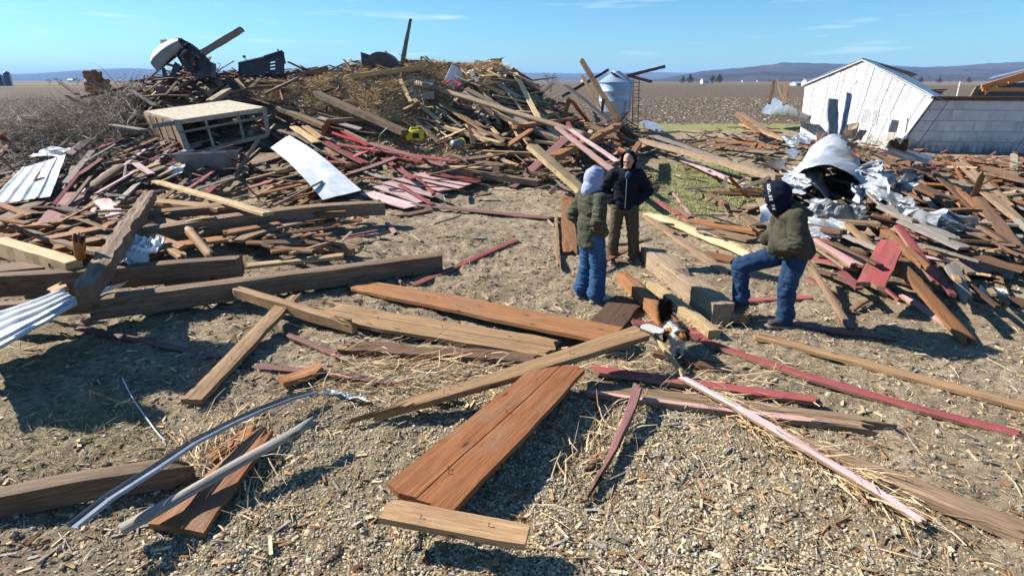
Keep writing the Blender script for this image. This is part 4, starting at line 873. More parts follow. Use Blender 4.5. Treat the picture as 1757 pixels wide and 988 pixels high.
 (223, 139, 277, 131, 5, .06, 1.2, 1.3, 'or', 'plank', 'orange plank near the stump leading to the machine', gP, dict(depth=(20, 19.8))),
 (136, 165, 222, 147, 9, .08, 1.0, 1.1, 'br', 'plank', 'dark brown board sloping past the stump', gP, dict(depth=(18.5, 19))),
 (102, 140, 134, 162, 4, .05, 1.6, 1.1, 'mar', 'plank', 'thin crossed stick near the brush', gP, dict(depth=(19, 18.6))),
 (222, 153, 270, 182, 4, .05, 1.0, .7, 'gr', 'plank', 'thin grey batten slanting down to the rack', gP, dict(depth=(18.5, 18.2))),
 (282, 148, 284, 184, 22, .05, 1.5, .6, 'mar', 'panel', 'dark maroon panel standing behind the rack', gP, dict(depth=(18.9, 18.8), cam_face=True)),
 (190, 213, 250, 222, 7, .06, .8, .8, 'gr', 'plank', 'grey board poking out from under the rack corner', gP, dict()),
 # big timbers in the heap
 (820, 178, 962, 238, 13, .14, .45, .45, 'bark2', 'beam', 'heavy grey timber lying just above the longest pale log', gP, dict()),
 (868, 158, 1000, 212, 10, .12, .55, .5, 'gr', 'beam', 'straight grey timber slanting to the post stub', gP, dict()),
 (800, 128, 872, 160, 9, .12, .6, .5, 'tan', 'beam', 'light timber beside the white disc pointing downhill', gP, dict()),
 (872, 140, 952, 132, 9, .10, .6, .6, 'gb', 'beam', 'brown timber lying level below the crest block', gP, dict()),
 (560, 205, 655, 198, 9, .12, .5, .5, 'bark', 'beam', 'dark timber level in the hollow below the hay', gP, dict()),
 (480, 182, 560, 215, 11, .12, .5, .5, 'gb', 'beam', 'brown timber sliding from the hay behind the rack', gP, dict()),
 (880, 215, 985, 200, 9, .10, .6, .6, 'or', 'beam', 'orange brown timber laid across the slope under the grey ones', gP, dict()),
 (1010, 212, 1110, 250, 10, .12, .6, .4, 'gb', 'beam', 'brown timber at the foot of the feed bin', gP, dict()),
 (760, 214, 868, 246, 8, .10, .45, .4, 'pale', 'plank', 'bright plank running level with the yellow tub', gP, dict(jag=(.1, .1))),
 # middle debris
 (523, 224, 628, 280, 8, .03, .50, .35, 'red', 'plank', 'red plank lying closest along the white siding sheet', gD, dict()),
 (505, 226, 600, 282, 8, .04, .42, .28, 'gr', 'plank', 'grey plank between the white siding and the red ones', gD, dict()),
 (503, 216, 545, 244, 9, .04, .55, .50, 'pale', 'plank', 'pale board end beside the small upright stake', gD, dict()),
 (523, 215, 552, 236, 8, .04, .60, .55, 'tan', 'plank', 'second pale board end nearer the stake', gD, dict()),
 (564, 204, 553, 235, 7, .05, 1.1, .5, 'or', 'stake', 'small orange stake standing behind the red planks', gD, dict(cam_face=True)),
 (580, 247, 785, 276, 8, .03, .48, .35, 'red', 'plank', 'long red plank pointing at the yellow container', gD, dict()),
 (632, 244, 766, 284, 5, .03, .52, .33, 'mar', 'plank', 'narrow red plank crossing the long red one', gD, dict()),
 (642, 252, 597, 272, 4, .03, .55, .42, 'red', 'plank', 'short dark red stick laid crosswise', gD, dict()),
 (682, 268, 594, 298, 8, .05, .50, .35, 'mar', 'plank', 'curved dark maroon rail near the siding sheet', gD, dict(lbend=.10)),
 (540, 232, 582, 268, 12, .03, .40, .35, 'tan', 'plank', 'brown board behind the red planks', gD, dict()),
 (764, 262, 862, 287, 11, .14, .25, .20, 'bark', 'beam', 'upper of two dark old timbers beyond the pink siding', gD, dict()),
 (742, 283, 930, 309, 11, .14, .20, .18, 'bark', 'beam', 'lower of two dark old timbers beyond the pink siding', gD, dict()),
 (754, 293, 848, 308, 5, .03, .12, .06, 'red', 'plank', 'red batten along the lower dark timber', gD, dict()),
 (656, 344, 952, 374, 4, .05, .12, .06, 'mar', 'rail', 'long thin grey rail turning red near the plaid jacket', gD, dict(rnd_=True)),
 (682, 370, 740, 358, 5, .03, .05, .06, 'br', 'plank', 'small brown stick below the long thin rail', gD, dict(jag=(.1, .1))),
 (663, 380, 679, 400, 8, .03, .10, .04, 'pink', 'plank', 'little pinkish shard standing in the mud', gD, dict()),
 (705, 489, 889, 410, 6, .03, .04, .04, 'red', 'plank', 'single straight red batten on bare ground', gY, dict()),
 (677, 472, 690, 486, 6, .03, .06, .04, 'mar', 'wood_offcut', 'stubby dark red chip by the straight red batten', gY, dict()),
 (697, 455, 708, 466, 8, .06, .08, .08, 'tan', 'wood_block', 'small tan block by the end of the stacked beam', gY, dict()),
 (800, 212, 840, 248, 5, .05, .5, .4, 'tan', 'plank', 'thin tan plank tilted on the foot of the heap', gP, dict()),
 (868, 250, 912, 221, 7, .06, .4, .7, 'or', 'plank', 'orange brown plank tilted up at the foot of the heap', gP, dict()),
 (917, 239, 960, 246, 9, .08, .5, .5, 'pale', 'plank', 'short bright plank behind the propped beam', gP, dict()),
 (826, 257, 912, 261, 8, .12, .3, .35, 'tan', 'plank', 'tan timber lying level behind the propped beam', gP, dict()),
 (800, 272, 874, 282, 9, .14, .2, .2, 'bark', 'log', 'dark round log lying near the propped beam', gD, dict(rnd_=True)),
 # lower-left stack
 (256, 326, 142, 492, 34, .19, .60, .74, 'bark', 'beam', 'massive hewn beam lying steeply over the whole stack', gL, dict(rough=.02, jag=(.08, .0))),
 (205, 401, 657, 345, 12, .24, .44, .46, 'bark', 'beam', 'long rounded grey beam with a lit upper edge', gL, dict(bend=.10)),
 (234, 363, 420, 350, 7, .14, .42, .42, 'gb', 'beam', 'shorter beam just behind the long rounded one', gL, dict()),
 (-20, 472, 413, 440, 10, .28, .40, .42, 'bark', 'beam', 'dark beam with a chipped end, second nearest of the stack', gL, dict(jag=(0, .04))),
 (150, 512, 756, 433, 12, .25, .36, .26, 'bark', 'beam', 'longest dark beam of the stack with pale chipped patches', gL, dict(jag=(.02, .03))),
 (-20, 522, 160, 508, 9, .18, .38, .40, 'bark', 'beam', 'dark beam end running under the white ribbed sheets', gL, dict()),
 (-5, 408, 128, 448, 22, .22, .55, .50, 'pale', 'beam', 'pale thick timber crossing the stack, checked along its side', gL, dict(jag=(.02, .04))),
 (136, 414, 137, 448, 15, .14, .95, .55, 'or', 'post', 'small rounded upright stub beside the massive hewn beam', gL, dict(cam_face=True, rnd_=True)),
 (322, 386, 366, 437, 20, .14, .58, .40, 'tan', 'log', 'pale round log lying across the boards of the stack', gL, dict(rnd_=True)),
 (288, 322, 300, 341, 16, .13, .35, .28, 'tan', 'log', 'short round log stub above the light batten', gL, dict(rnd_=True)),
 (258, 400, 316, 440, 13, .05, .50, .42, 'tan', 'plank', 'light board slanting beside the pale round log', gL, dict()),
 (256, 341, 386, 356, 9, .06, .40, .42, 'tan', 'plank', 'light tan board behind the rounded beam', gL, dict()),
 (266, 309, 460, 364, 7, .05, .36, .75, 'pale', 'plank', 'light batten slanting across above the rounded beam', gL, dict()),
 (56, 411, 190, 386, 10, .06, .34, .40, 'or', 'plank', 'brown board running under the massive beam', gL, dict()),
 (88, 424, 180, 406, 12, .06, .34, .36, 'or', 'plank', 'orange board running under the massive beam', gL, dict()),
 (-10, 392, 180, 372, 8, .05, .18, .25, 'gb', 'plank', 'grey brown board at the back of the pale thick timber', gL, dict()),
 (-10, 438, 45, 430, 8, .05, .32, .32, 'or', 'plank', 'short orange board below the pale thick timber', gL, dict()),
 (-10, 458, 120, 446, 12, .05, .36, .38, 'gb', 'plank', 'wide dusty board lying on the dark beam', gL, dict()),
 (85, 452, 110, 438, 9, .06, .45, .47, 'or', 'wood_offcut', 'small orange offcut by the upright stub', gL, dict()),
 (78, 503, 112, 487, 10, .06, .34, .40, 'tan', 'plank', 'short tan board end above the ribbed white sheet', gL, dict()),
 (415, 455, 596, 434, 5, .05, .22, .20, 'pale', 'plank', 'thin bright edged board behind the longest beam', gL, dict()),
 (538, 398, 601, 429, 13, .09, .28, .16, 'tan', 'plank', 'stub of light plank lying alone off the end of the stack', gL, dict()),
 (290, 420, 390, 405, 12, .05, .40, .38, 'or', 'plank', 'orange board behind the pale round log', gL, dict()),
 (380, 398, 480, 380, 12, .05, .34, .32, 'or', 'plank', 'wide orange board lit between two shadows', gL, dict()),
 (350, 382, 470, 372, 9, .05, .34, .32, 'or', 'plank', 'orange board just under the rounded beam', gL, dict()),
 (400, 412, 520, 378, 8, .05, .28, .26, 'gb', 'plank', 'bowed grey brown board ending in the dark shadow', gL, dict(bend=.04)),
 (133, 283, 116, 324, 26, .07, .30, .25, 'gb', 'plank', 'round ended brown plank beside the ribbed white sheet', gD, dict()),
 (128, 329, 87, 384, 37, .04, .18, .14, 'mar', 'panel', 'square faded maroon board flat beside the pale pieces', gD, dict()),
 (92, 340, 37, 366, 12, .04, .14, .12, 'mar', 'plank', 'smaller maroon board touching the square one', gD, dict()),
 (70, 341, -10, 382, 13, .08, .20, .18, 'gb', 'plank', 'brown board under the ribbed white sheet', gD, dict()),
 (170, 337, 205, 374, 26, .03, .16, .16, 'pw', 'panel', 'broken pinkish white board left of the massive beam', gD, dict(jag=(.12, .1))),
 (166, 346, 151, 382, 9, .03, .14, .12, 'pw', 'plank', 'narrow pinkish white strip beside the broken one', gD, dict(jag=(.05, .08))),
 (146, 322, 205, 282, 19, .14, .30, .38, 'bark', 'log', 'weathered dark log by the round ended plank', gD, dict(rnd_=True, jag=(.08, .08))),
 (176, 326, 284, 283, 6, .05, .25, .40, 'gb', 'plank', 'long brown board edge by the weathered log', gD, dict()),
 (238, 315, 314, 278, 7, .04, .22, .40, 'tan', 'plank', 'tan plank ending below the tub', gD, dict()),
 (216, 298, 276, 278, 9, .04, .34, .40, 'tan', 'plank', 'light plank under the pink shard', gD, dict()),
 (232, 279, 260, 298, 9, .03, .50, .42, 'pw', 'plank', 'pink shard lying over the light plank', gD, dict()),
 (212, 312, 216, 282, 4, .03, .25, .45, 'gr', 'plank', 'small grey splinter standing among the boards', gD, dict()),
 (392, 318, 445, 238, 6, .05, .12, .70, 'gb', 'plank', 'brown pole propped against the siding sheet', gD, dict(cam_face=True)),
 (378, 326, 452, 270, 4, .04, .10, .45, 'gr', 'plank', 'thin grey pole crossing the propped brown one', gD, dict(cam_face=True)),
 (373, 303, 374, 327, 5, .04, .40, .12, 'pw', 'stake', 'small pinkish stake upright near the crossing poles', gD, dict(cam_face=True)),
 (350, 326, 400, 303, 8, .05, .18, .30, 'or', 'plank', 'orange board behind the small pinkish stake', gD, dict()),
 (430, 282, 475, 262, 20, .04, .42, .50, 'gb', 'panel', 'brown triangular board by the top corner of the siding', gD, dict(taper=(.3, 1.2))),
 (-10, 300, 30, 292, 14, .04, .2, .2, 'gr', 'plank', 'grey board at the very edge beyond the ribbed sheet', gD, dict()),
]
for r_ in ROWS:
    kw = dict(r_[12]); cf = kw.pop('cam_face', False)
    nm_ = r_[9]; cat_ = {'wood_offcut': 'offcut', 'wood_block': 'block'}.get(nm_, nm_)
    px_board(*r_[:9], nm_, r_[10], cat_, r_[11], cam_face=cf, **kw)

# lighter and smaller boards of the heaps: countable, each its own thing
ZB = [ # x0 y0 x1 y1  n  angle range  length px  width px  h range  colours  phrase  group
 (800, 118, 960, 150, 26, (-30, 35), (22, 75), (3.5, 7), (.10, .7), ('gr', 'tan', 'gb', 'pale', 'bark2'), 'near the heap crest', gP),
 (820, 150, 1050, 205, 44, (-25, 42), (35, 120), (3.5, 8), (.10, .6), ('gr', 'pale', 'tan', 'gb', 'pale', 'gr'), 'below the rafters', gP),
 (730, 180, 960, 235, 30, (-10, 50), (30, 90), (3.5, 8), (.08, .4), ('gb', 'tan', 'br', 'gr', 'pale'), 'beneath the longest pale log', gP),
 (950, 195, 1110, 262, 24, (-30, 30), (30, 95), (4, 9), (.10, .5), ('br', 'or', 'gb', 'mar', 'tan'), 'behind the talking pair', gP),
 (760, 235, 960, 305, 22, (-12, 22), (30, 110), (4, 9), (.05, .3), ('gb', 'br', 'tan', 'bark'), 'between heap and yard', gD),
 (480, 205, 720, 290, 20, (5, 35), (35, 120), (4, 8), (.08, .35), ('mar', 'gb', 'red', 'gr', 'br'), 'around the red planks', gD),
 (440, 290, 600, 345, 18, (-28, -4), (40, 120), (4, 10), (.08, .32), ('or', 'gb', 'br', 'tan'), 'below the white siding', gD),
 (110, 235, 400, 345, 34, (-42, -8), (30, 110), (4, 10), (.08, .35), ('gb', 'tan', 'mar', 'pw', 'br', 'gr'), 'below the wooden rack', gD),
 (0, 350, 560, 430, 30, (-12, 4), (60, 190), (6, 12), (.10, .36), ('or', 'or', 'tan', 'gb', 'br'), 'under the stacked beams', gL),
 (130, 128, 470, 180, 26, (-30, 25), (25, 80), (3.5, 8), (.10, .5), ('br', 'mar', 'gb', 'tan', 'br'), 'behind the rack', gP),
 (1400, 300, 1760, 440, 46, (2, 42), (50, 150), (5, 11), (.15, .55), ('br', 'gb', 'br', 'gr', 'or', 'br'), 'beyond the red boards', gR),
 (1500, 272, 1760, 340, 34, (-6, 14), (40, 140), (3.5, 7), (.08, .30), ('gb', 'or', 'br', 'tan'), 'before the long wall', gR),
 (1095, 192, 1420, 262, 30, (2, 30), (30, 100), (3.5, 7), (.08, .35), ('br', 'gb', 'tan', 'mar', 'gr'), 'past the grey timber', gR),
 (1400, 400, 1757, 500, 16, (10, 60), (30, 100), (5, 10), (.05, .3), ('gb', 'br', 'mar', 'tan'), 'at the near heap foot', gR),
]
CN = dict(gr='grey', tan='tan', gb='grey brown', br='dark brown', pale='bright split', bark2='pale hewn', bark='dark hewn', mar='faded red', red='red', pw='pinkish', **{'or': 'orange brown'})
ANC = {'near the heap crest': ('beside the white disc', 'under the dark block', 'towards the feed bin'), 'below the rafters': ('near the white disc', 'midway down', 'by the post stub'),
 'beneath the longest pale log': ('by the grey grate', 'near the yellow tub', 'at its low end'), 'behind the talking pair': ('over the propped beam', 'by the thin pink plank', 'towards the feed bin foot'),
 'between heap and yard': ('near the dark round log', 'midway', 'by the propped beam'), 'around the red planks': ('by the small stake', 'near the grey wires', 'by the yellow container'),
 'below the white siding': ('by the crossed poles', 'midway', 'under its low corner'), 'below the wooden rack': ('towards the ribbed sheet', 'near the pink shard', 'by the grey tub'),
 'under the stacked beams': ('by the pale thick timber', 'near the massive beam', 'by the pale round log'), 'behind the rack': ('near the stump', 'under the upturned machine', 'by the slotted machine'),
 'beyond the red boards': ('by the metal roll', 'near the square brown panel', 'by the heavy brown plank'), 'before the long wall': ('by the brown panel', 'midway along', 'at its far end'),
 'past the grey timber': ('near the feed bin foot', 'midway', 'by the leaning posts'), 'at the near heap foot': ('by the olive jacket', 'by the wide red board', 'by the bowed trough')}
rz = random.Random(77); CAND = []
for (x0, y0, x1, y1, n_, ar, lr, wr, hr, cols, phrase, grp) in ZB:
    for k in range(int(n_ * 2.4)):
        a = R(rz.uniform(*ar) + (rz.gauss(0, 24) if grp == gP else rz.gauss(0, 10))); L = rz.uniform(*lr) * (0.75 + 0.25 * rz.random()); cx, cy = rz.uniform(x0, x1), rz.uniform(y0, y1)
        dx, dy = math.cos(a) * L / 2, math.sin(a) * L / 2; c = rz.choice(cols); h1 = rz.uniform(*hr); h2 = max(.05, h1 + rz.gauss(0, .12))
        p1 = (cx - dx, max(cy - dy, 118)); p2 = (cx + dx, max(cy + dy, 118)); A = P(*p1, h1); B = P(*p2, h2)
        if A.y > 34 or B.y > 34 or (B - A).length < .2: continue
        if (A - B).length > 4.0: B = A + (B - A).normalized() * rz.uniform(1.2, 2.6)
        wd = min(max(rz.uniform(*wr) * (A - CAM).length / F * (1.35 if grp == gP else 1.1), .04), .24); mid = (A + B) / 2; g_ = float(hgt(mid.x, mid.y)) + 0.03
        if mid.z < g_: A.z += g_ - mid.z; B.z += g_ - mid.z
        CAND.append((L * wd / (A - CAM).length, A, B, wd, c, phrase, grp, min(2, int((cx - x0) / (x1 - x0) * 3)), rz.gauss(0, .42 if grp == gP else .26)))
CAND.sort(key=lambda q: -q[0])
DUP = {}
for k, (sz_, A, B, wd, c, phrase, grp, th, rl_) in enumerate(CAND[:128]):
    ln = (B - A).length; thick = rz.choice((.03, .035, .045, .06)) if ln > .8 else .03
    o = board('plank', A, B, wd, thick, c, roll=rl_, jag=(rz.choice((0, .03, .12)), rz.choice((0, .03, .12))), bend=rz.gauss(0, .03))
    sz = 'long' if ln > 2.3 else ('medium' if ln > 1.3 else 'short'); wdn = 'narrow' if wd < .13 else 'broad'
    tl = 'tilted ' if abs(B.z - A.z) / ln > .18 else ''
    tag(o, f'{sz} {wdn} {tl}{CN[c]} plank {phrase}, {ANC[phrase][th]}', 'plank', grp); DUP.setdefault(o['label'], []).append(((A + B).y, o))
for lb_, lst in DUP.items():
    if len(lst) < 2: continue
    if len(lb_.replace('-', ' ').split()) > 15:
        lst.sort(key=lambda q: q[0]); lst[0][1]['label'] = lb_.replace('medium ', 'nearer ').replace('short ', 'nearer short ') if lb_.startswith('medium') else lb_; continue
    lst.sort(key=lambda q: q[0]); lst[0][1]['label'] = lb_ + ', nearest'; lst[-1][1]['label'] = lb_ + ', farthest'
PAL = dict(gr=(.30, .26, .22), tan=(.42, .28, .16), gb=(.25, .18, .12), br=(.14, .085, .055), pale=(.60, .43, .24), bark2=(.33, .24, .16), bark=(.18, .13, .095), mar=(.28, .09, .09), red=(.4, .05, .05), pw=(.62, .42, .42)); PAL['or'] = (.32, .14, .055)
hb = MB(); hc = []
for (sz_, A, B, wd, c, phrase, grp, th, rl_) in CAND[128:]:
    up = Vector((rl_ * .8, rz.gauss(0, .2), 1)); d = (B - A) / 2; m_ = (A + B) / 2; n0 = len(hb.f)
    hb.bar(A, m_ + Vector((0, 0, rz.gauss(0, .008))), wd, .035, up); hb.bar(m_, B, wd * rz.uniform(.85, 1), .034, up + Vector((0, .02, 0)))
    col_ = np.array(PAL[c]) * rz.uniform(.5, .95) * (1.5 if grp == gP else 1.0); hc += [col_] * (len(hb.f) - n0)  # big-heap boards coloured lighter to make up for weak sun on that slope
np_mesh('heap_boards', np.array(hb.v), np.array(hb.f), M['attr'], colors=np.clip(np.array(hc), 0, .9))['kind'] = 'stuff'

# nails left standing in the nearer boards
nm = MB(); nm.tube([(0, 0, -.01), (0.002, 0, .015), (.006, .002, .030)], .0028, 5); nm.tube([(.006, .002, .030), (.0065, .002, .032)], .006, 6); M['nail'] = metal('rusty_nail', (.10, .07, .05), (.2, .15, .11), .6, .4)
nobj = nm.build('nail', M['nail'], smooth=False); first_nail = True
for part_, xs in (('slanting over the wide cracked', (-.62, -.55, -.47, .6)), ('very wide stained brown', (-.7, -.66, .1)), ('lying across the end of the wide', (-.2, .22)), ('light brown plank passing under', (-.5, .45)), ('long orange brown plank ending', (-.6, .2, .8)), ('wide orange tan plank', (-.5, .3)), ('wide bright red board', (.3, .25)), ('pale yellow squared', (.2,)), ('brown weathered timber beside', (-.3, .2))):
    for o_ in [q for q in COL.objects if part_ in q.get('label', '')]:
        for i_, x_ in enumerate(xs):
            n_ = nobj if first_nail else nobj.copy()
            if not first_nail: COL.objects.link(n_)
            first_nail = False; n_.parent = o_; n_.location = (x_, .03 * ((i_ * 7) % 3 - 1), 0); n_.rotation_euler = (.3 * math.sin(i_ * 3), .25 * math.cos(i_ * 5), i_)
# the pink siding panel: parallel boards still joined
pc = P(740, 320, .12); pan = empty('fallen_siding', pc, 0, 'fallen panel of parallel pink and white siding boards, half shaded', 'siding panel')
for k, (a_, b_, wp, mt) in enumerate((((628, 330), (708, 355), 13, 'pw'), ((650, 318), (728, 346), 12, 'pw'), ((664, 311), (757, 336), 11, 'pw'), ((682, 303), (770, 326), 11, 'pink'), ((700, 300), (796, 321), 9, 'pw'), ((716, 297), (808, 316), 8, 'pink'), ((736, 294), (824, 312), 7, 'red'))):
    o = px_board(*a_, *b_, wp, .025, .16, .10 + .01 * k, mt, 'board', None, None, None, jag=(.03, .02)); o.parent = pan; o.matrix_parent_inverse = Matrix.Translation(-pc)
    for q in ('category',):
        if q in o: del o[q]
for a_, b_ in (((716, 303), (745, 333)), ((684, 315), (742, 350))):
    o = px_board(*a_, *b_, 5, .02, .20, .16, 'red', 'batten', None, None, None); o.parent = pan; o.matrix_parent_inverse = Matrix.Translation(-pc)
# nails standing in the splintered end of the slanting plank, splinter bundles along the pink batten
def splinters(name, px0, py0, px1, py1, n, label, spread=.10, L=(.08, .35), pal=None, ang=None):
    A = P(px0, py0, .02); B = P(px1, py1, .02); u = nrs.rand(n); base = np.array(A)[None] * (1 - u[:, None]) + np.array(B)[None] * u[:, None]
    base[:, :2] += nrs.randn(n, 2) * spread; d = math.atan2(B.x - A.x, B.y - A.y)
    v, f = blades(base[:, 0], base[:, 1], gfull(base[:, 0], base[:, 1]) + .01 + .07 * nrs.rand(n) ** 2, L[0] + (L[1] - L[0]) * nrs.rand(n) ** 1.5, .002 + .010 * nrs.rand(n) ** 2, d + (nrs.randn(n) * .6 if ang is None else nrs.rand(n) * 6.3), np.abs(nrs.randn(n)) * .22)
    return tag(np_mesh(name, v, f, M['attr'], colors=np.repeat(pick(pal or [(.70, .52, .30), (.80, .64, .42), (.55, .36, .18), (.62, .45, .26), (.40, .20, .09)], n), 2, 0)), label, kind='stuff')
splinters('wood_splinters', 1200, 672, 1560, 880, 900, None, .09)
splinters('wood_splinters', 540, 655, 860, 640, 800, None, .28)
splinters('wood_splinters', 560, 600, 800, 650, 350, None, .25)
splinters('wood_splinters', 980, 640, 1300, 650, 350, None, .2)
splinters('wood_splinters', 960, 830, 1080, 700, 200, None, .12)
splinters('wood_splinters', 330, 790, 420, 720, 250, None, .12)
splinters('wood_splinters', 1500, 420, 1570, 440, 300, None, .12)
splinters('wood_splinters', 430, 870, 400, 760, 250, None, .2)
splinters('wood_splinters', 1100, 560, 1250, 530, 250, None, .3)
# ------------------------------------------------------------------ sheets, machines and other wreckage
def px_sheet(name, label, cat, c4, mat, group=None, **kw):
    pts = [P(a, b, h) for a, b, h in c4]; o = sheet(name, *pts, mat, **kw); return tag(o, label, cat, group)
gM = 'metal sheets torn from roofs'
px_sheet('roofing_sheet', 'ribbed white roofing sheet lying beside the round ended plank', 'metal sheet', [(-15, 350, .25), (38, 290, .35), (114, 264, .5), (74, 337, .3)][0:0] or [(-20, 352, .25), (40, 288, .35), (114, 265, .45), (88, 338, .25)], M['whsteel'], gM, nu=24, nv=46, ribs=4, ribamp=.028, crumple=.03, seed=2)
px_sheet('roofing_sheet', 'ribbed white roofing sheet pinned under the massive beam, nearest the grass', 'metal sheet', [(-70, 560, .34), (112, 500, .42), (138, 520, .47), (-70, 640, .44)], M['whsteel'], gM, nu=24, nv=46, ribs=4, ribamp=.028, crumple=.02, seed=3)
px_sheet('roofing_sheet', 'narrow tail of ribbed sheet turned into shade behind the massive beam', 'metal sheet', [(136, 518, .42), (150, 502, .42), (222, 482, .44), (212, 490, .34)], M['whsteel'], gM, nu=10, nv=20, ribs=2, ribamp=.02, seed=4)
px_sheet('roofing_sheet', 'small crumpled white ribbed sheet inside the lumber stack', 'metal sheet', [(192, 458, .40), (222, 408, .50), (284, 408, .55), (250, 452, .40)], M['whsteel'], gM, nu=24, nv=40, ribs=5, ribamp=.03, crumple=.14, seed=5, ragged=.06)
px_sheet('siding_sheet', 'long plain white siding sheet, the brightest thing on the wreckage', 'siding sheet', [(464, 253, .55), (554, 342, .30), (620, 326, .35), (497, 232, .75)], M['whsteel'], None, nu=30, nv=12, arch=.10, crumple=.03, seed=6)
px_sheet('metal_scrap', 'bent white scrap of metal in the dry brush', 'metal scrap', [(50, 268, .30), (72, 252, .45), (122, 254, .5), (108, 268, .35)], M['whsteel'], gM, nu=12, nv=12, crumple=.15, seed=7)
px_sheet('metal_scrap', 'pale bluish scrap at the low corner of the rack', 'metal scrap', [(270, 300, .25), (300, 284, .4), (318, 280, .45), (312, 296, .3)], M['whsteel'], gM, nu=12, nv=12, crumple=.08, seed=8)
px_sheet('metal_scrap', 'crushed white scrap lying past the grey board with nail holes', 'metal scrap', [(1674, 504, .05), (1682, 490, .10), (1722, 496, .12), (1729, 511, .05)], M['whsteel'], gM, nu=14, nv=12, crumple=.12, seed=9)
px_sheet('metal_scrap', 'bright round ended sheet showing before the olive jacket', 'metal sheet', [(1302, 382, .25), (1303, 355, .45), (1335, 342, .5), (1340, 375, .3)], M['whsteel'], gM, nu=14, nv=12, arch=.08, seed=10, ragged=.1)
px_sheet('metal_sheet', 'creased light sheet spreading behind the olive jacket', 'metal sheet', [(1380, 400, .35), (1388, 366, .55), (1452, 382, .6), (1462, 412, .4)], M['ltsteel'], gM, nu=20, nv=16, crumple=.18, seed=11, ragged=.08)
px_sheet('metal_sheet', 'long crumpled bluish white sheet trailing down the heap', 'metal sheet', [(1522, 356, .75), (1528, 322, .95), (1624, 360, .75), (1600, 392, .55)], M['ltsteel'], gM, nu=30, nv=18, crumple=.32, cfreq=2.4, seed=12, ragged=.05)
px_sheet('metal_sheet', 'duller grey lower piece of the long crumpled sheet', 'metal sheet', [(1596, 392, .5), (1622, 360, .72), (1722, 402, .45), (1705, 420, .3)], M['steel'], gM, nu=26, nv=16, crumple=.26, seed=13, ragged=.05)
px_sheet('metal_sheet', 'folded blue white sheet standing on edge by the big metal roll', 'metal sheet', [(1495, 330, .65), (1475, 292, 1.0), (1520, 282, 1.25), (1530, 352, .6)], M['ltsteel'], gM, nu=24, nv=20, crumple=.40, cfreq=1.6, seed=14, ragged=.08)
px_sheet('metal_sheet', 'small torn sheet pieces beyond the folded blue white sheet', 'metal sheet', [(1528, 322, .75), (1548, 296, 1.0), (1590, 300, .95), (1562, 324, .8)], M['steel'], gM, nu=20, nv=16, crumple=.28, seed=15, ragged=.1)
px_sheet('metal_sheet', 'curved grey ribbed sheet swooping off the leaning posts', 'metal sheet', [(1306, 194, .9), (1328, 168, 1.7), (1392, 200, 1.2), (1404, 214, .7)], M['steel'], gM, nu=30, nv=30, ribs=5, ribamp=.03, arch=-.22, crumple=.015, seed=16)
px_sheet('metal_sheet', 'grey folded ribbed sheet below the curved one', 'metal sheet', [(1343, 240, .5), (1375, 222, .9), (1398, 240, .8), (1360, 252, .4)], M['steel'], gM, nu=20, nv=24, ribs=4, ribamp=.03, crumple=.22, seed=17)
px_sheet('metal_scrap', 'small flat light plate near the top of the metal roll', 'metal scrap', [(1346, 262, .5), (1358, 255, .6), (1376, 258, .6), (1362, 270, .5)], M['steel'], gM, nu=8, nv=8, crumple=.03, seed=18)
px_sheet('metal_scrap', 'dark bent tray shaped scrap at the end of the long timber', 'metal scrap', [(1310, 284, .35), (1330, 272, .6), (1352, 276, .6), (1350, 296, .35)], M['dkmetal'], gM, nu=12, nv=10, arch=-.15, seed=19)
px_sheet('metal_sheet', 'light bluish sheet with a rusty corner before the shed door', 'metal sheet', [(1517, 264, .9), (1520, 246, 1.15), (1601, 270, .7), (1592, 283, .55)], M['whsteel'], gM, nu=18, nv=12, crumple=.10, seed=20, ragged=.05)
px_sheet('metal_sheet', 'dark curled flashing on top of the light bluish sheet', 'metal sheet', [(1522, 250, 1.1), (1540, 243, 1.3), (1558, 240, 1.4), (1558, 256, 1.0)], M['dkmetal'], gM, nu=14, nv=10, crumple=.12, arch=.1, seed=21)
px_sheet('metal_sheet', 'rust yellow arched sheet behind the metal roll', 'metal sheet', [(1442, 238, 1.0), (1455, 224, 1.4), (1470, 220, 1.5), (1468, 238, 1.0)], M['rusty'], gM, nu=16, nv=10, arch=.22, seed=22)
px_sheet('metal_sheet', 'square rust stained sheet standing beside the metal roll', 'metal sheet', [(1458, 262, .75), (1472, 248, 1.1), (1497, 256, 1.05), (1482, 276, .7)], M['rusty'], gM, nu=10, nv=10, crumple=.05, seed=23)
px_sheet('metal_scrap', 'small dull olive plate between arched and square rusty sheets', 'metal scrap', [(1452, 252, .85), (1454, 244, 1.0), (1472, 243, 1.0), (1470, 253, .85)], M['rusty'], gM, nu=8, nv=8, crumple=.05, seed=24)
px_sheet('metal_sheet', 'light panel leaning in the gap between rusty sheet and door', 'metal sheet', [(1466, 238, 1.1), (1474, 222, 1.4), (1488, 224, 1.3), (1478, 240, 1.0)], M['ltsteel'], gM, nu=8, nv=8, crumple=.04, seed=25)
px_sheet('metal_sheet', 'blue grey flat sheet lying past the foot of the feed bin', 'metal sheet', [(1094, 212, .35), (1110, 205, .5), (1142, 222, .4), (1128, 228, .3)], M['steel'], gM, nu=10, nv=8, crumple=.05, seed=26)
px_sheet('metal_sheet', 'small grey plate beyond the crushed scrap under the trough', 'metal sheet', [(1600, 425, .3), (1625, 410, .45), (1650, 418, .4), (1640, 434, .25)], M['steel'], gM, nu=10, nv=8, crumple=.08, seed=27)
# bowed dark trough
o = px_sheet('trough', 'long bowed dark sheet metal trough at the low side of the heap', 'trough', [(1640, 440, .25), (1642, 470, .10), (1742, 478, .10), (1748, 452, .28)], M['gymetal'], None, nu=16, nv=24, arch=-.18, seed=28)
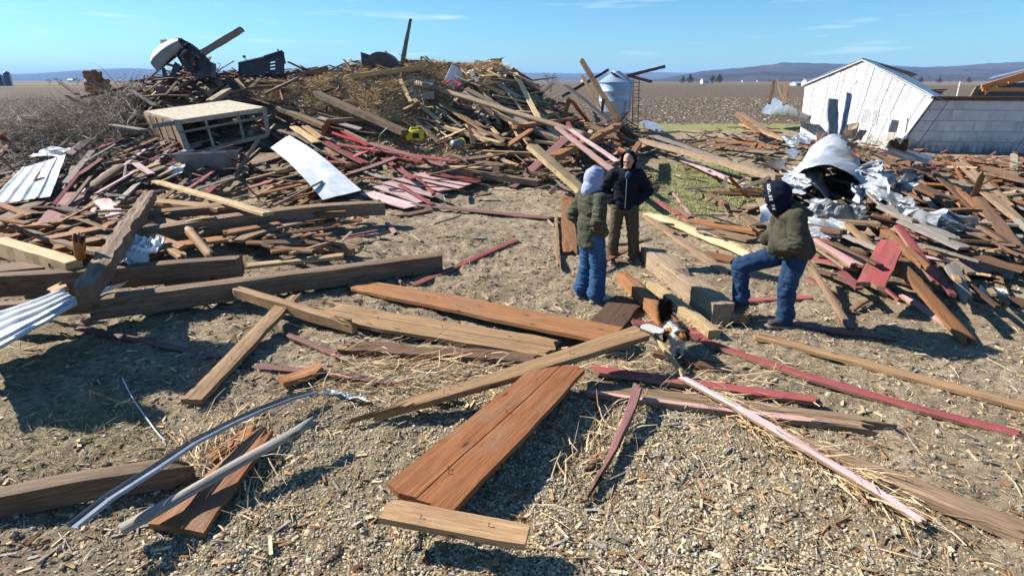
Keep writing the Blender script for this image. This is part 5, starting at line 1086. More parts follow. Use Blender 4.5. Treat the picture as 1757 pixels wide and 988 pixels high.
# standing metal flues
def standing(name, label, cat, px0, py0, px1, py1, wpx, t, mat, **kw):
    A = W(px0, py0, t); B = W(px1, py1, t); d = (B - A).normalized(); s = Vector((1, 0.25, 0)).normalized(); s = (s - d * s.dot(d)).normalized() * wpx * t / F / 2
    return tag(sheet(name, A - s, B - s, B + s, A + s, M[mat], **kw), label, cat)
standing('metal_duct', 'upright dark blue strip of ribbed sheet above the metal roll', 'metal sheet', 1430, 170, 1430, 240, 20, 15.6, 'gymetal', nu=24, nv=10, crumple=.04, ribs=0, seed=31, thick=.05)
standing('metal_sheet', 'pale leaning strip next to the upright dark blue one', 'metal sheet', 1458, 160, 1444, 238, 12, 16.6, 'steel', nu=16, nv=8, crumple=.05, seed=32, thick=.03)
# the crumpled corrugated roll
def roll_mesh(name, A, B, r0, r1, lift, a0, a1, nu, nv, ribs, ramp_, dent, mat, parent, seed, squash=0.8, thick=.012):
    ax = (B - A); L = ax.length; ax.normalize(); sd_ = ax.cross(Vector((0, 0, 1))).normalized(); up = sd_.cross(ax); vs = []
    for i in range(nu):
        u = i / (nu - 1); rr = r0 * (1 - u) + r1 * u
        for j in range(nv):
            th = a0 + (a1 - a0) * j / (nv - 1); q = Vector((u * 3.2, math.cos(th) * 1.3, math.sin(th) * 1.3 + seed))
            k = rr * (1 + dent * (mnoise.noise(q) * 0.8 + 0.25 * facet(u * 4, th * 1.6, seed) + 0.12 * facet(u * 13, th * 5, seed + 9))) + ramp_ * math.sin(u * ribs * 2 * math.pi + 1.2 * mnoise.noise(q * 1.5))
            e = 0.10 * mnoise.noise(Vector((th * 2.5, seed, 0))) * (1 if i in (0, nu - 1) else 0) * rr * 2
            vs.append(A + ax * (L * u + e) + sd_ * math.cos(th) * k + up * (math.sin(th) * k * squash) + Vector((0, 0, lift)))
    V, f = grid_mesh(vs, nu, nv); c = A; V = [v - c for v in V]; ctr = (B - A) / 2; m = len(V)
    nrm = []
    for idx, v in enumerate(V):
        t_ = v.dot(ax); w_ = v - ax * t_; w_.normalize(); nrm.append(w_)
    V2 = V + [v - n * thick for v, n in zip(V, nrm)]
    f2 = f + [tuple(i + m for i in reversed(q)) for q in f]
    rim = list(range(nv)) + [i * nv + nv - 1 for i in range(1, nu)] + [(nu - 1) * nv + j for j in range(nv - 2, -1, -1)] + [i * nv for i in range(nu - 2, 0, -1)]
    f2 += [(rim[k], rim[(k + 1) % len(rim)], rim[(k + 1) % len(rim)] + m, rim[k] + m) for k in range(len(rim))]
    mb = MB(); mb.add(V2, f2); o = mb.build(name, mat, parent, True); return o
rA = W(1430, 262, 14.0); rB = W(1412, 352, 11.4)
rl = empty('metal_roll', rA, 0, 'huge crumpled roll of shiny corrugated metal, open and dark at the near end', 'metal roll')
roll_mesh('shell', rA, rB, .44, .82, 0, -.35, math.pi + .5, 260, 70, 42, .020, .15, M['rollsteel'], rl, 3.3, .95)
roll_mesh('lower_lip', rA + (rB - rA) * .72, rB + Vector((0, -.05, 0)), .66, .74, 0, math.pi + .55, 2 * math.pi - .4, 40, 40, 8, .012, .10, M['gymetal'], rl, 8.3, .62)
o_ = roll_mesh('flap', rA + (rB - rA) * .30 + Vector((-.45, 0, -.10)), rB + Vector((-.42, .18, -.05)), .30, .52, 0, math.pi * .42, math.pi + .75, 120, 34, 20, .014, .2, M['rollsteel'], rl, 5.1, 1.0)
o_.location = Vector((rA + (rB - rA) * .30 + Vector((-.45, 0, -.10)))) - rA
for c_ in rl.children:
    if c_.name.startswith('lower'): c_.location = (rB - rA) * .72
px_sheet('metal_sheet', 'crumpled bright sheet spilling from the hood side of the metal roll', 'metal sheet', [(1338, 318, .45), (1350, 292, .8), (1380, 306, .85), (1378, 334, .5)], M['rollsteel'], gM, nu=24, nv=20, crumple=.35, ribs=9, ribamp=-.012, seed=51, ragged=.08)
px_sheet('metal_sheet', 'dark lower fold of sheet under the mouth of the metal roll', 'metal sheet', [(1385, 392, .3), (1380, 345, .6), (1478, 345, .65), (1492, 385, .35)], M['gymetal'], gM, nu=30, nv=20, crumple=.30, ribs=6, ribamp=-.012, seed=52, ragged=.06)
px_sheet('metal_sheet', 'torn bright strip curling beside the mouth of the metal roll', 'metal sheet', [(1468, 352, .5), (1462, 312, .95), (1480, 318, .9), (1492, 345, .6)], M['ltsteel'], gM, nu=16, nv=10, crumple=.25, seed=53, ragged=.08)
px_sheet('metal_sheet', 'crushed ribbed sheet between the roll and the folded blue white sheet', 'metal sheet', [(1484, 306, .75), (1470, 285, 1.0), (1500, 276, 1.1), (1512, 300, .9)], M['ltsteel'], gM, nu=20, nv=16, crumple=.30, ribs=6, ribamp=-.014, seed=54, ragged=.08)
# debris stuffed inside the roll
for k, (dx, dz, L_) in enumerate(((.15, .1, .5), (-.2, .0, .6), (.3, -.15, .7), (0, .25, .4))):
    A = rB + Vector((dx - .2, .1, dz)); tag(board('plank', A, A + Vector((.4, .5, .1 * k)), .10, .03, ('tan', 'gb', 'gr', 'pale')[k]), ('tan', 'brown', 'grey', 'pale')[k] + ' splinter of board stuffed in the mouth of the metal roll', 'plank', gR)
# curved flashing trim, nearest the camera
tp = [(125, 905, .30), (188, 855, .30), (268, 804, .29), (333, 760, .27), (397, 727, .24), (450, 703, .20), (500, 684, .15), (541, 673, .10)]
pts = [P(*q) for q in tp]; org = pts[3]; mb = MB()
for k in range(len(pts) - 1):
    a, b_ = pts[k] - org, pts[k + 1] - org; d = (b_ - a).normalized(); s = d.cross(Vector((0, 0, 1))).normalized(); w0_ = .036; nlt = Vector((0, 0, .020))
    mb.slab(a - s * w0_, b_ - s * w0_, b_ + s * w0_, a + s * w0_, .003)
    mb.slab(a + s * w0_ + nlt, b_ + s * w0_ + nlt, b_ + s * (w0_ + .006), a + s * (w0_ + .006), .002); mb.slab(a - s * (w0_ + .006), b_ - s * (w0_ + .006), b_ - s * w0_ + nlt, a - s * w0_ + nlt, .002)
o = mb.build('flashing_trim', M['trim'] if 'trim' in M else M['steel'], origin=(0, 0, 0)); o.location = org; tag(o, 'long bowed shiny metal trim strip arching over the warped timber', 'metal trim')
for x1, y1, x2, y2, lab in ((553, 674, 628, 686, 'flattened grey end of gutter beside the shiny trim'), (745, 688, 786, 678, 'short grey metal scrap under the slanting tan plank')):
    A = P(x1, y1, .05); B = P(x2, y2, .05); s = Vector((0, .035, 0)); tag(sheet('gutter_piece', A - s, B - s, B + s, A + s, M['steel'], 16, 8, crumple=.05, ribs=2, ribamp=.012, seed=41), lab, 'metal scrap')
# white wire and other wires
def wire(name, pts, r, mat, label, cat='wire', n=5):
    q = [Vector(p) for p in pts]; org = q[0]; pp = []
    for i in range(len(q) - 1):
        for k in range(4):
            t_ = k / 4; p0, p1, p2, p3 = q[max(i - 1, 0)], q[i], q[i + 1], q[min(i + 2, len(q) - 1)]
            pp.append(0.5 * ((2 * p1) + (p2 - p0) * t_ + (2 * p0 - 5 * p1 + 4 * p2 - p3) * t_ ** 2 + (3 * p1 - p0 - 3 * p2 + p3) * t_ ** 3) - org)
    pp.append(q[-1] - org); mb = MB(); mb.tube(pp, r, n); o = mb.build(name, M[mat] if isinstance(mat, str) else mat, smooth=True); o.location = org; return tag(o, label, cat)
wire('wire', [P(210, 648, .05), P(218, 665, .06), P(232, 690, .05), P(255, 722, .03), P(270, 742, .04), P(284, 757, .02)], .006, 'whsteel', 'white cable curling on the grass')
wire('wire', [P(655, 252, .3), P(650, 236, .7), P(662, 222, 1.0), P(668, 216, 1.1)], .012, 'gymetal', 'bent grey wire sticking up beside the yellow container')
wire('wire', [P(648, 250, .3), P(665, 243, .6), P(680, 252, .5), P(660, 258, .3)], .012, 'gymetal', 'loop of grey wire left of the yellow container')
wire('hose', [P(700, 245, .45), P(718, 250, .42), P(735, 246, .45), P(736, 238, .5)], .03, 'black', 'black hose curved under the yellow container', 'hose')
wire('wire', [P(752, 258, .4), P(757, 235, .9), P(748, 217, 1.1), P(765, 240, .7), P(778, 258, .3)], .012, 'black', 'tangle of black wire before the yellow tub')
wire('wire', [P(756, 345, .1), P(760, 335, .3), P(764, 347, .2), P(755, 356, .1)], .008, 'gymetal', 'small wire loop at the corner of the pink siding')
wire('rod', [W(366, 133, 21), W(380, 118, 21), W(402, 105, 21)], .02, 'dkmetal', 'dark rod poking up beside the wrecked machine', 'rod')
wire('rod', [W(370, 128, 21), W(378, 112, 21), W(372, 108, 21)], .012, 'dkmetal', 'curled thin rod beside the wrecked machine', 'rod')
wire('hose', [W(330, 172, 19.0), W(327, 163, 19.0), W(335, 158, 19.0), W(350, 160, 19)], .03, 'black', 'black hose loop behind the rack', 'hose')
# yellow container with handle, yellow tub
p = P(712, 240, .45); o = empty('yellow_container', p, .35, 'yellow plastic container lying on its side in the wreckage', 'container')
mb = MB(); mb.tube([(-.28, 0, .14), (-.24, 0, .14), (.20, 0, .14), (.26, 0, .14)], [.10, .15, .15, .10], 10); mb.build('body', M['yellow'], o, True)
mb = MB(); mb.tube([(.26, 0, .14), (.33, 0, .14)], [.05, .05], 8); mb.build('cap', M['black'], o)
mb = MB(); mb.tube([(-.15, 0, .28), (-.1, -.02, .35), (.08, -.02, .35), (.14, 0, .28)], .02, 6); mb.build('handle', M['yellow'], o)
mb = MB(); mb.box(-.1, -.155, .06, .1, -.14, .2); mb.build('label_patch', M['black'], o)
p = P(788, 256, .30); o = empty('yellow_tub', p, .8, 'yellow lidded tub tipped over near the black wires', 'tub')
mb = MB(); mb.tube([(-.25, 0, .14), (.08, 0, .16)], [.12, .14], 12); mb.build('body', M['gymetal'], o, True)
mb = MB(); mb.tube([(.08, 0, .16), (.12, 0, .16), (.125, 0, .16), (.13, 0, .16)], [.155, .155, .13, .12], 14); mb.build('lid', M['yellow'], o)
# white curved disc, red frame, grey grate
A = W(786, 138, 19.5); o = empty('white_disc', A, 0, 'large curved white metal disc propped by the longest log', 'metal disc'); mb = MB(); vs = [(0, 0, 0)]; nn_ = 26
for k in range(nn_): 
    a_ = k / (nn_ - 1) * 2.4 - 0.35; vs.append((.52 * math.cos(a_) - .22, .10 * math.sin(a_), .50 * math.sin(a_) - .15))
vs[0] = (-.35, .0, -.30); f_ = [(0, k, k + 1) for k in range(1, nn_)]; vv = vs + [(x_, y_ + .03, z_) for x_, y_, z_ in vs]
mb.add(vv, f_ + [tuple(i + nn_ + 1 for i in reversed(q)) for q in f_] + [(k + 1, k, k + nn_ + 1, k + nn_ + 2) for k in range(1, nn_)] + [(0, nn_, 2 * nn_ + 1, nn_ + 1), (1, 0, nn_ + 1, nn_ + 2)]); mb.build('disc', M['whsteel'], o)
o.rotation_euler = (-.2, .72, .25)
mb = MB(); q = [W(762, 145, 18.6), W(775, 138, 18.8), W(791, 144, 18.6), W(785, 149, 18.5)]; 
for a_, b_ in zip(q, q[1:]): mb.bar(a_ - q[0], b_ - q[0], .04, .04)
oo = mb.build('bent_red_tubing', M['redp']); oo.location = q[0]; tag(oo, 'bent bright red metal frame in front of the white disc', 'red tubing')
g0_ = W(716, 145, 18.5); o = empty('metal_grate', g0_, 0, 'grey metal grate with bars hanging below the whitish timber', 'grate')
for k in range(7):
    mb = MB(); x_ = -.30 + k * .06; mb.bar((x_, 0, .25 - .02 * k), (x_ + .04, 0, -.35), .02, .02); mb.build('bar', M['gymetal'], o)
for z_ in (.24, -.33):
    mb = MB(); mb.bar((-.33, -.01, z_), (.14, -.01, z_ - .06), .04, .04); mb.build('rail', M['gymetal'], o)
mb = MB(); mb.box(.16, .05, -.45, .52, .35, .15); mb.build('motor_box', M['gymetal'], o); mb = MB(); mb.tube([(.16, 0, -.05), (.5, 0, -.08)], .12, 10); mb.build('drum', M['rusty'], o)
# dark broken trough and curved housing on the crest
cr_ = W(650, 105, 20.5); o = empty('broken_hopper', cr_, 0, 'broken dark hopper with a torn flap on the crest of the heap', 'hopper')
mb = MB(); mb.slab((-.62, 0, .30), (-.60, 0, -.35), (.05, -.1, -.30), (-.35, .0, .22), .05); mb.build('torn_flap', M['dkmetal'], o)
mb = MB(); a_ = [(.55 * math.cos(q), .5 * math.sin(q)) for q in np.linspace(math.pi * 1.0, 0, 12)]
for (xa, za), (xb, zb_) in zip(a_, a_[1:]): mb.slab((xa + .1, -.3, za * 1 - .2), (xb + .1, -.3, zb_ - .2), (xb + .1, .5, zb_ - .2), (xa + .1, .5, za - .2), .04)
mb.add([(x_ + .1, -.29, z_ - .2) for x_, z_ in a_] , [tuple(range(12))]); mb.build('curved_housing', M['dkmetal'], o)
mb = MB(); mb.bar((.6, -.3, -.15), (1.0, -.2, -.2), .08, .1); mb.build('bracket', M['dkmetal'], o)
# stump and crest block
def lump(name, c, r, mat, label, cat, seed, sc=(1, 1, 1), sub=3, amp=.35):
    bm_ = __import__('bmesh').new(); __import__('bmesh').ops.create_icosphere(bm_, subdivisions=sub, radius=r)
    for v in bm_.verts:
        n_ = mnoise.noise(v.co * (1.6 / r) + Vector((seed, 0, 0))) + .5 * mnoise.noise(v.co * (4 / r) + Vector((seed, 3, 0))); v.co = Vector((v.co.x * sc[0], v.co.y * sc[1], v.co.z * sc[2])) * (1 + amp * n_)
    me = bpy.data.meshes.new(name); bm_.to_mesh(me); bm_.free(); me.materials.append(M[mat]); o = link_mesh(name, me); o.location = c; return tag(o, label, cat)
M['dirtlump'] = plain('root_ball_soil', (0.30, 0.15, 0.07), 0.95, var=.5, scale=5, bmp=1.0)
stp = empty('uprooted_stump', W(168, 145, 19.5), 0, 'torn orange brown stump on the debris near the brush', 'stump')
s_ = lump('root_ball', (-.1, 0, .08), .34, 'dirtlump', None, None, 3, (.9, .9, 1.0), 4, .5); s_.parent = stp
for k in range(4):
    mb = MB(); mb.tube([(.05, 0, -.05), (.25 + .1 * k, -.05, .02 - .08 * k), (.45, -.1, .12 - .15 * k)], [.13, .10, .06], 8); mb.build('root', M['dirtlump'], stp, True)
bx = W(851, 104, 22.5); mb = MB(); mb.slab((-.2, 0, -.06), (.22, 0, -.06), (.22, .25, .08), (-.2, .25, .08), .12); mb.box(-.22, -.05, -.1, .22, .2, .04)
o = mb.build('wood_block', M['br']); o.location = bx; tag(o, 'dark brown box like block on the highest point of the crest', 'block')
# ------------------------------------------------------------------ the wrecked grey machine pointing skyward
t_ = 19.5; mo = W(318, 125, t_); mc = empty('wrecked_machine', mo, 0, 'upturned grey and black farm machine housing tipped on the heap', 'machine')
def ML(px, py, d=0): return W(px, py, t_ + d) - mo
hood = [ (260, 98), (265, 86), (280, 74), (298, 65), (311, 66) ]; low = [(270, 123), (272, 117), (284, 104), (298, 92), (312, 80)]
mb = MB(); V = []; nd = 6
for (a_, b_) in zip(hood, low):
    A, B = ML(*a_, .0), ML(*b_, -.25)
    for k in range(nd): s = k / (nd - 1); V.append(A.lerp(B, s) + Vector((0, -.22 * math.sin(math.pi * s), .05 * math.sin(math.pi * s))))
Vg, fg = grid_mesh(V, 5, nd); m_ = len(Vg); Vg = Vg + [v + Vector((.02, .06, -.02)) for v in Vg]; fg2 = fg + [tuple(i + m_ for i in reversed(q)) for q in fg]
mb.add(Vg, fg2); mb.build('front_panel', M['gymetal'], mc, True)
# side shell: outline swept in depth
def extrude(outline, d0, d1, name, mat, parent):
    mb = MB(); n_ = len(outline); a = [ML(x_, y_, d0) for x_, y_ in outline]; b_ = [ML(x_, y_, d1) for x_, y_ in outline]
    mb.add(a + b_, [tuple(range(n_)), tuple(range(2 * n_ - 1, n_ - 1, -1))] + [(i, (i + 1) % n_, (i + 1) % n_ + n_, i + n_) for i in range(n_)]); return mb.build(name, M[mat], parent)
extrude([(311, 66), (318, 70), (330, 76), (345, 88), (357, 101), (364, 110), (366, 124), (352, 131), (330, 128), (312, 112), (304, 98), (300, 91)], 0, 1.3, 'housing', 'dkmetal', mc)
extrude([(298, 65), (311, 65), (312, 80), (300, 92)], .0, 1.1, 'shoulder', 'gymetal', mc)
extrude([(360, 106), (371, 110), (371, 134), (360, 133)], .0, .3, 'end_plate', 'gymetal', mc)
extrude([(277, 118), (283, 116), (290, 136), (281, 140)], .1, .25, 'strut', 'dkmetal', mc)
extrude([(300, 106), (310, 112), (298, 136), (288, 137)], .0, .15, 'strut', 'dkmetal', mc)
extrude([(272, 112), (300, 92), (304, 98), (276, 120)], .15, .5, 'inner_frame', 'dkmetal', mc)
extrude([(306, 66), (309, 66), (310, 80), (307, 80)], -.1, .0, 'bracket', 'whsteel', mc)
extrude([(312, 70), (315, 72), (313, 84), (311, 82)], -.12, .0, 'bracket', 'steel', mc)
extrude([(330, 128), (352, 120), (362, 131), (340, 136)], -.3, .4, 'axle_guard', 'dkmetal', mc)
for k, (x_, y_) in enumerate(((320, 73), (328, 77), (336, 83), (344, 90), (352, 98))): extrude([(x_, y_ - 2), (x_ + 3, y_ - 1), (x_ + 3, y_ + 3), (x_, y_ + 2)], -.08, .0, 'bolt_lug', 'gymetal', mc)
rm = random.Random(9)
for k in range(16):
    x_, y_ = rm.uniform(305, 362), 0; y_ = 70 + (x_ - 311) * .85 + rm.uniform(2, 34); a_ = rm.uniform(-1, 1.4); L_ = rm.uniform(5, 16)
    A, B = ML(x_, y_, -.08), ML(x_ + math.cos(a_) * L_, y_ + math.sin(a_) * L_, -.14 - rm.random() * .2); mb = MB()
    if k % 2: mb.tube([A, A.lerp(B, .5) + Vector((0, -.05, .05)), B], rm.uniform(.02, .045), 6)
    else: mb.bar(A, B, rm.uniform(.05, .14), .05)
    mb.build(('pipe', 'bracket')[k % 2 == 0], M[rm.choice(('dkmetal', 'gymetal', 'rusty', 'dkmetal'))], mc)
# second machine with the slotted plate and lamp
t_ = 20.5; mo = W(450, 118, t_); m2 = empty('slotted_machine', mo, 0, 'dark slotted machine body with a small lamp on a stalk', 'machine')
def plate_cells(x0, x1, yt0, yt1, yb0, yb1, cols_, rows_, skip, name, mat, parent, d=0):
    mb = MB()
    for i in range(cols_):
        for j in range(rows_):
            if (i, j) in skip: continue
            u0, u1 = i / cols_, (i + 1) / cols_; v0, v1 = j / rows_, (j + 1) / rows_
            def q(u, v): x_ = x0 + (x1 - x0) * u; yt = yt0 + (yt1 - yt0) * u; yb = yb0 + (yb1 - yb0) * u; return ML(x_, yt + (yb - yt) * v, d)
            mb.slab(q(u0, v0), q(u1, v0), q(u1, v1), q(u0, v1), .05)
    return mb.build(name, M[mat], parent)
plate_cells(410, 488, 109, 90, 132, 128, 26, 12, {(18, 4), (19, 4), (20, 4), (18, 6), (19, 6), (20, 6), (18, 8), (19, 8), (20, 8)}, 'slotted_plate', 'dkmetal', m2)
extrude([(408, 108), (412, 107), (418, 126), (414, 128)], -.05, .5, 'end_plate', 'gymetal', m2)
extrude([(409, 107), (452, 97), (453, 99), (410, 109)], -.08, .4, 'top_rail', 'gymetal', m2)
extrude([(452, 96), (484, 86), (486, 90), (453, 100)], -.10, .3, 'hood', 'dkmetal', m2)
extrude([(483, 88), (487, 92), (491, 110), (486, 110)], -.10, .8, 'end_plate', 'dkmetal', m2)
extrude([(475, 85), (477, 84), (481, 92), (478, 92)], -.1, .0, 'hook', 'dkmetal', m2)
extrude([(416, 96), (421, 95), (422, 99), (417, 100)], -.1, .05, 'lamp', 'black', m2)
mb = MB(); mb.tube([ML(420, 99), ML(422, 103), ML(426, 105)], .015, 5); mb.build('lamp_stalk', M['steel'], m2)

# ------------------------------------------------------------------ the wooden rack (crib) on the debris
t0_, t1_ = 16.6, 17.8
A0, A1 = W(305, 206, t0_), W(455, 184, t0_ + .5)      # front top
B0, B1 = W(326, 264, t0_), W(461, 232, t0_ + .5)      # front bottom
C0, C1 = W(246, 191, t1_), W(392, 172, t1_ + .6)      # back top
D0, D1 = W(266, 248, t1_), W(402, 225, t1_ + .6)      # back bottom
ro = (B0 + D0) / 2; rk = empty('wooden_rack', ro, 0, 'big tipped wooden rack with a pale speckled top and slatted end', 'rack')
M['osb'] = plain('speckled_board', (0.50, 0.43, 0.33), 0.9, var=.95, scale=9)
M['dusty'] = wood('dusty_lumber', (0.30, 0.24, 0.17), (0.52, 0.43, 0.32), (0.26, 0.18, 0.12))
def rb_(A, B, w_, t__, name, mat='dusty'):
    mb = MB(); mb.bar(A - ro, B - ro, w_, t__); return mb.build(name, M[mat], rk)
mb = MB(); mb.slab(A0 - ro, A1 - ro, C1 - ro, C0 - ro, .03); o = mb.build('top_board', M['osb'], rk)
mb = MB(); mb.slab(D0 - ro, D1 - ro, C1 - ro, C0 - ro, .02); mb.build('back_board', M['gb'], rk)
mb = MB(); mb.slab(B0 - ro, B1 - ro, D1 - ro, D0 - ro, .03); mb.build('bottom_board', M['gb'], rk)
dn = Vector((0, 0, -.07))
rb_(A0 + dn, A1 + dn, .05, .12, 'top_rail'); rb_(C0 + dn, C1 + dn, .05, .1, 'top_rail'); rb_(A0 + dn, C0 + dn, .05, .09, 'end_rail')
fr = Vector((0, -.06, 0))
rb_(A0 + fr, B0 + fr, .16, .06, 'corner_post'); rb_(A1 + fr, B1 + fr, .12, .06, 'corner_post')
rb_(A0.lerp(B0, .36) + fr * 1.5, A1.lerp(B1, .34) + fr * 1.5, .05, .06, 'shelf_rail', 'gr'); rb_(B0 + fr, B1 + fr, .06, .10, 'bottom_rail')
rb_(A0 + dn + (A0 - A1).normalized() * .60 + fr * 2, A0 + dn + fr * 2, .06, .12, 'handle_bar', 'gr'); rb_(C0 + dn + (C0 - C1).normalized() * .5, C0 + dn, .06, .12, 'handle_bar', 'gr')
for k in (.30, .68): rb_(A0.lerp(A1, k) + dn, B0.lerp(B1, k), .06, .06, 'stud')
for k in range(5):
    s = k / 5; a_, b_ = C0.lerp(A0, s + .01), C0.lerp(A0, s + .19); c_, d_ = D0.lerp(B0, s + .19), D0.lerp(B0, s + .01); off = Vector((-.02 * (k % 2), -.01, 0))
    mb = MB(); mb.slab(a_ - ro + dn + off, b_ - ro + dn + off, c_ - ro + off, d_ - ro + off, .03); mb.build('slat', M['gb' if k % 2 else 'tan'], rk)
    rb_(b_ + dn + Vector((-.05, -.03, 0)), c_ + Vector((-.05, -.03, 0)), .02, .02, 'edge_strip', 'wh')
# grey tub lying in front of the rack
p = P(360, 285, .2); o = empty('grey_tub', p, -.12, 'dark grey metal tub in the shade before the wooden rack', 'tub')
mb = MB(); mb.hexa([(-.55, -.25, -.2), (.55, -.25, -.2), (.5, .3, -.2), (-.5, .3, -.2), (-.75, -.35, .32), (.72, -.35, .40), (.65, .4, .40), (-.65, .4, .34)]); mb.f = [f for i, f in enumerate(mb.f) if i != 1]; mb.m = mb.m[:5]; mb.build('body', M['gymetal'], o)
mb = MB(); mb.bar((-.77, -.36, .33), (.74, -.36, .41), .05, .03); mb.bar((-.77, -.36, .33), (-.66, .41, .35), .05, .03); mb.build('rim', M['steel'], o)

# ------------------------------------------------------------------ dry brush
def brush(name, x0, y0, x1, y1, n, L, hmax, pal, rad_=.008, hb=0.0, upr=.5):
    V = []; Fq = []; C = []; o_ = 0
    for k in range(n):
        p = P(nrs.uniform(x0, x1), nrs.uniform(y0, y1), 0.0) + Vector((0, 0, nrs.rand() * hmax + hb)); d = Vector(nrs.randn(3) * np.array([1, 1, upr])).normalized(); l_ = L * (.4 + .8 * nrs.rand()); q = p; c_ = pick(pal, 1)[0]; s = d.orthogonal().normalized() * rad_ * (.6 + .8 * nrs.rand())
        s2 = d.cross(s); sg = 5
        for i in range(sg + 1):
            r_ = 1 - i / (sg + 1); V += [tuple(q + s * r_), tuple(q - s * r_ * .5 + s2 * r_ * .87), tuple(q - s * r_ * .5 - s2 * r_ * .87)]
            d = (d + Vector(nrs.randn(3) * .28)).normalized(); q = q + d * l_ / sg
        for i in range(sg):
            for j in range(3): Fq.append((o_ + i * 3 + j, o_ + i * 3 + (j + 1) % 3, o_ + i * 3 + 3 + (j + 1) % 3, o_ + i * 3 + 3 + j)); C.append(c_)
        o_ += 3 * (sg + 1)
    return tag(np_mesh(name, np.array(V), np.array(Fq), M['attr'], colors=np.array(C)), kind='stuff')
BR = [(.46, .37, .28), (.60, .50, .39), (.32, .24, .18), (.74, .64, .52), (.20, .15, .11)]
brush('dry_brush', -60, 175, 235, 255, 3800, 1.1, .75, BR, .009)
brush('dry_brush', -60, 165, 130, 200, 1300, 1.2, .7, BR, .009)
brush('dry_brush', -40, 240, 200, 300, 1000, .8, .25, [(.50, .43, .34), (.62, .55, .45), (.36, .29, .21)], .008)
brush('dry_brush', 130, 150, 250, 205, 700, .9, .5, BR, .009)
brush('red_stems', 40, 165, 100, 190, 70, 1.4, .9, [(.25, .05, .05), (.32, .09, .07)], .008, upr=2.5)
brush('dry_brush', 1440, 225, 1560, 265, 800, .7, .5, [(.44, .34, .22), (.34, .25, .16), (.24, .17, .11)], .008)
brush('dry_brush', 1380, 190, 1460, 230, 350, .8, .6, [(.44, .36, .26), (.30, .23, .16)], .008, upr=1.4)
brush('weed_stalks', 200, 270, 340, 320, 260, .5, .1, [(.58, .48, .34), (.44, .34, .22)], .005, upr=1.5)
# unseen boarding on posts, added and shaped to cast the big dark shadow
wo_ = Vector((-6.5, 6.0, 0)); wc = empty('shadow_caster_boards', wo_, 0, 'added unseen boarding on posts that casts the big shadow by the ribbed sheets', 'shadow caster')
rr_ = random.Random(5)
for k in range(7):
    y_ = -.85 + k * .26; top = (2.3 if k < 1 else 2.5 if k < 3 else 2.8) + rr_.uniform(-.08, .12); mb = MB(); lo = 1.80 + rr_.uniform(-.08, .1); mb.slab((0, y_, lo), (.0, y_ + .25, lo), (.05, y_ + .25, top + rr_.uniform(-.08, .08)), (.05, y_, top), .03); mb.build('board', M['mar' if k % 3 else 'gb'], wc)
for y_ in (-.6, .8):
    mb = MB(); mb.bar((-.05, y_, 0), (-.05, y_, 2.3), .07, .07); mb.build('post', M['gb'], wc)
mb = MB(); mb.bar((-.05, -.85, 2.0), (-.05, 1.0, 2.0), .09, .06); mb.build('rail', M['gb'], wc)
# ------------------------------------------------------------------ people and the cat
def capsule(mb, p0, r0, p1, r1, n=14, sc=None):
    p0, p1 = Vector(p0), Vector(p1); d = p1 - p0; L = max(d.length, 1e-4); d.normalize() if d.length > 1e-5 else None
    if L < 2e-4: d = Vector((0, 0, 1))
    pts, rr = [], []
    for k in range(5): a = math.pi / 2 * (1 - k / 4); pts.append(p0 - d * r0 * math.sin(a)); rr.append(max(.001, r0 * math.cos(a)))
    for k in range(1, 6): a = math.pi / 2 * (k - 1) / 4; pts.append(p1 + d * r1 * math.sin(a)); rr.append(max(.001, r1 * math.cos(a)))
    mb.tube(pts, rr, n)
def ellip(mb, c, r, rot=None, n=18, m=12):
    vs = []; c = Vector(c)
    for i in range(1, m):
        th = math.pi * i / m
        for k in range(n):
            ph = 2 * math.pi * k / n; v = Vector((r[0] * math.sin(th) * math.cos(ph), r[1] * math.sin(th) * math.sin(ph), r[2] * math.cos(th)))
            if rot is not None: v = rot @ v
            vs.append(c + v)
    tp = Vector((0, 0, r[2])); bt = Vector((0, 0, -r[2]))
    if rot is not None: tp = rot @ tp; bt = rot @ bt
    vs += [c + tp, c + bt]; t_ = len(vs) - 2
    fs = [(i * n + k, (i + 1) * n + k, (i + 1) * n + (k + 1) % n, i * n + (k + 1) % n) for i in range(m - 2) for k in range(n)]
    fs += [(t_, k, (k + 1) % n) for k in range(n)] + [(t_ + 1, (m - 2) * n + (k + 1) % n, (m - 2) * n + k) for k in range(n)]
    mb.add(vs, fs)
def remesh(mb, vox=.014, smooth=3):
    me = bpy.data.meshes.new('tmp'); me.from_pydata(mb.v, [], mb.f); me.update(); o = bpy.data.objects.new('tmp', me); COL.objects.link(o)
    md = o.modifiers.new('r', 'REMESH'); md.mode = 'VOXEL'; md.voxel_size = vox; sm = o.modifiers.new('s', 'SMOOTH'); sm.iterations = smooth; sm.factor = .6
    dg = bpy.context.evaluated_depsgraph_get(); dg.update(); ev = o.evaluated_get(dg); out = bpy.data.meshes.new_from_object(ev)
    bpy.data.objects.remove(o); return out
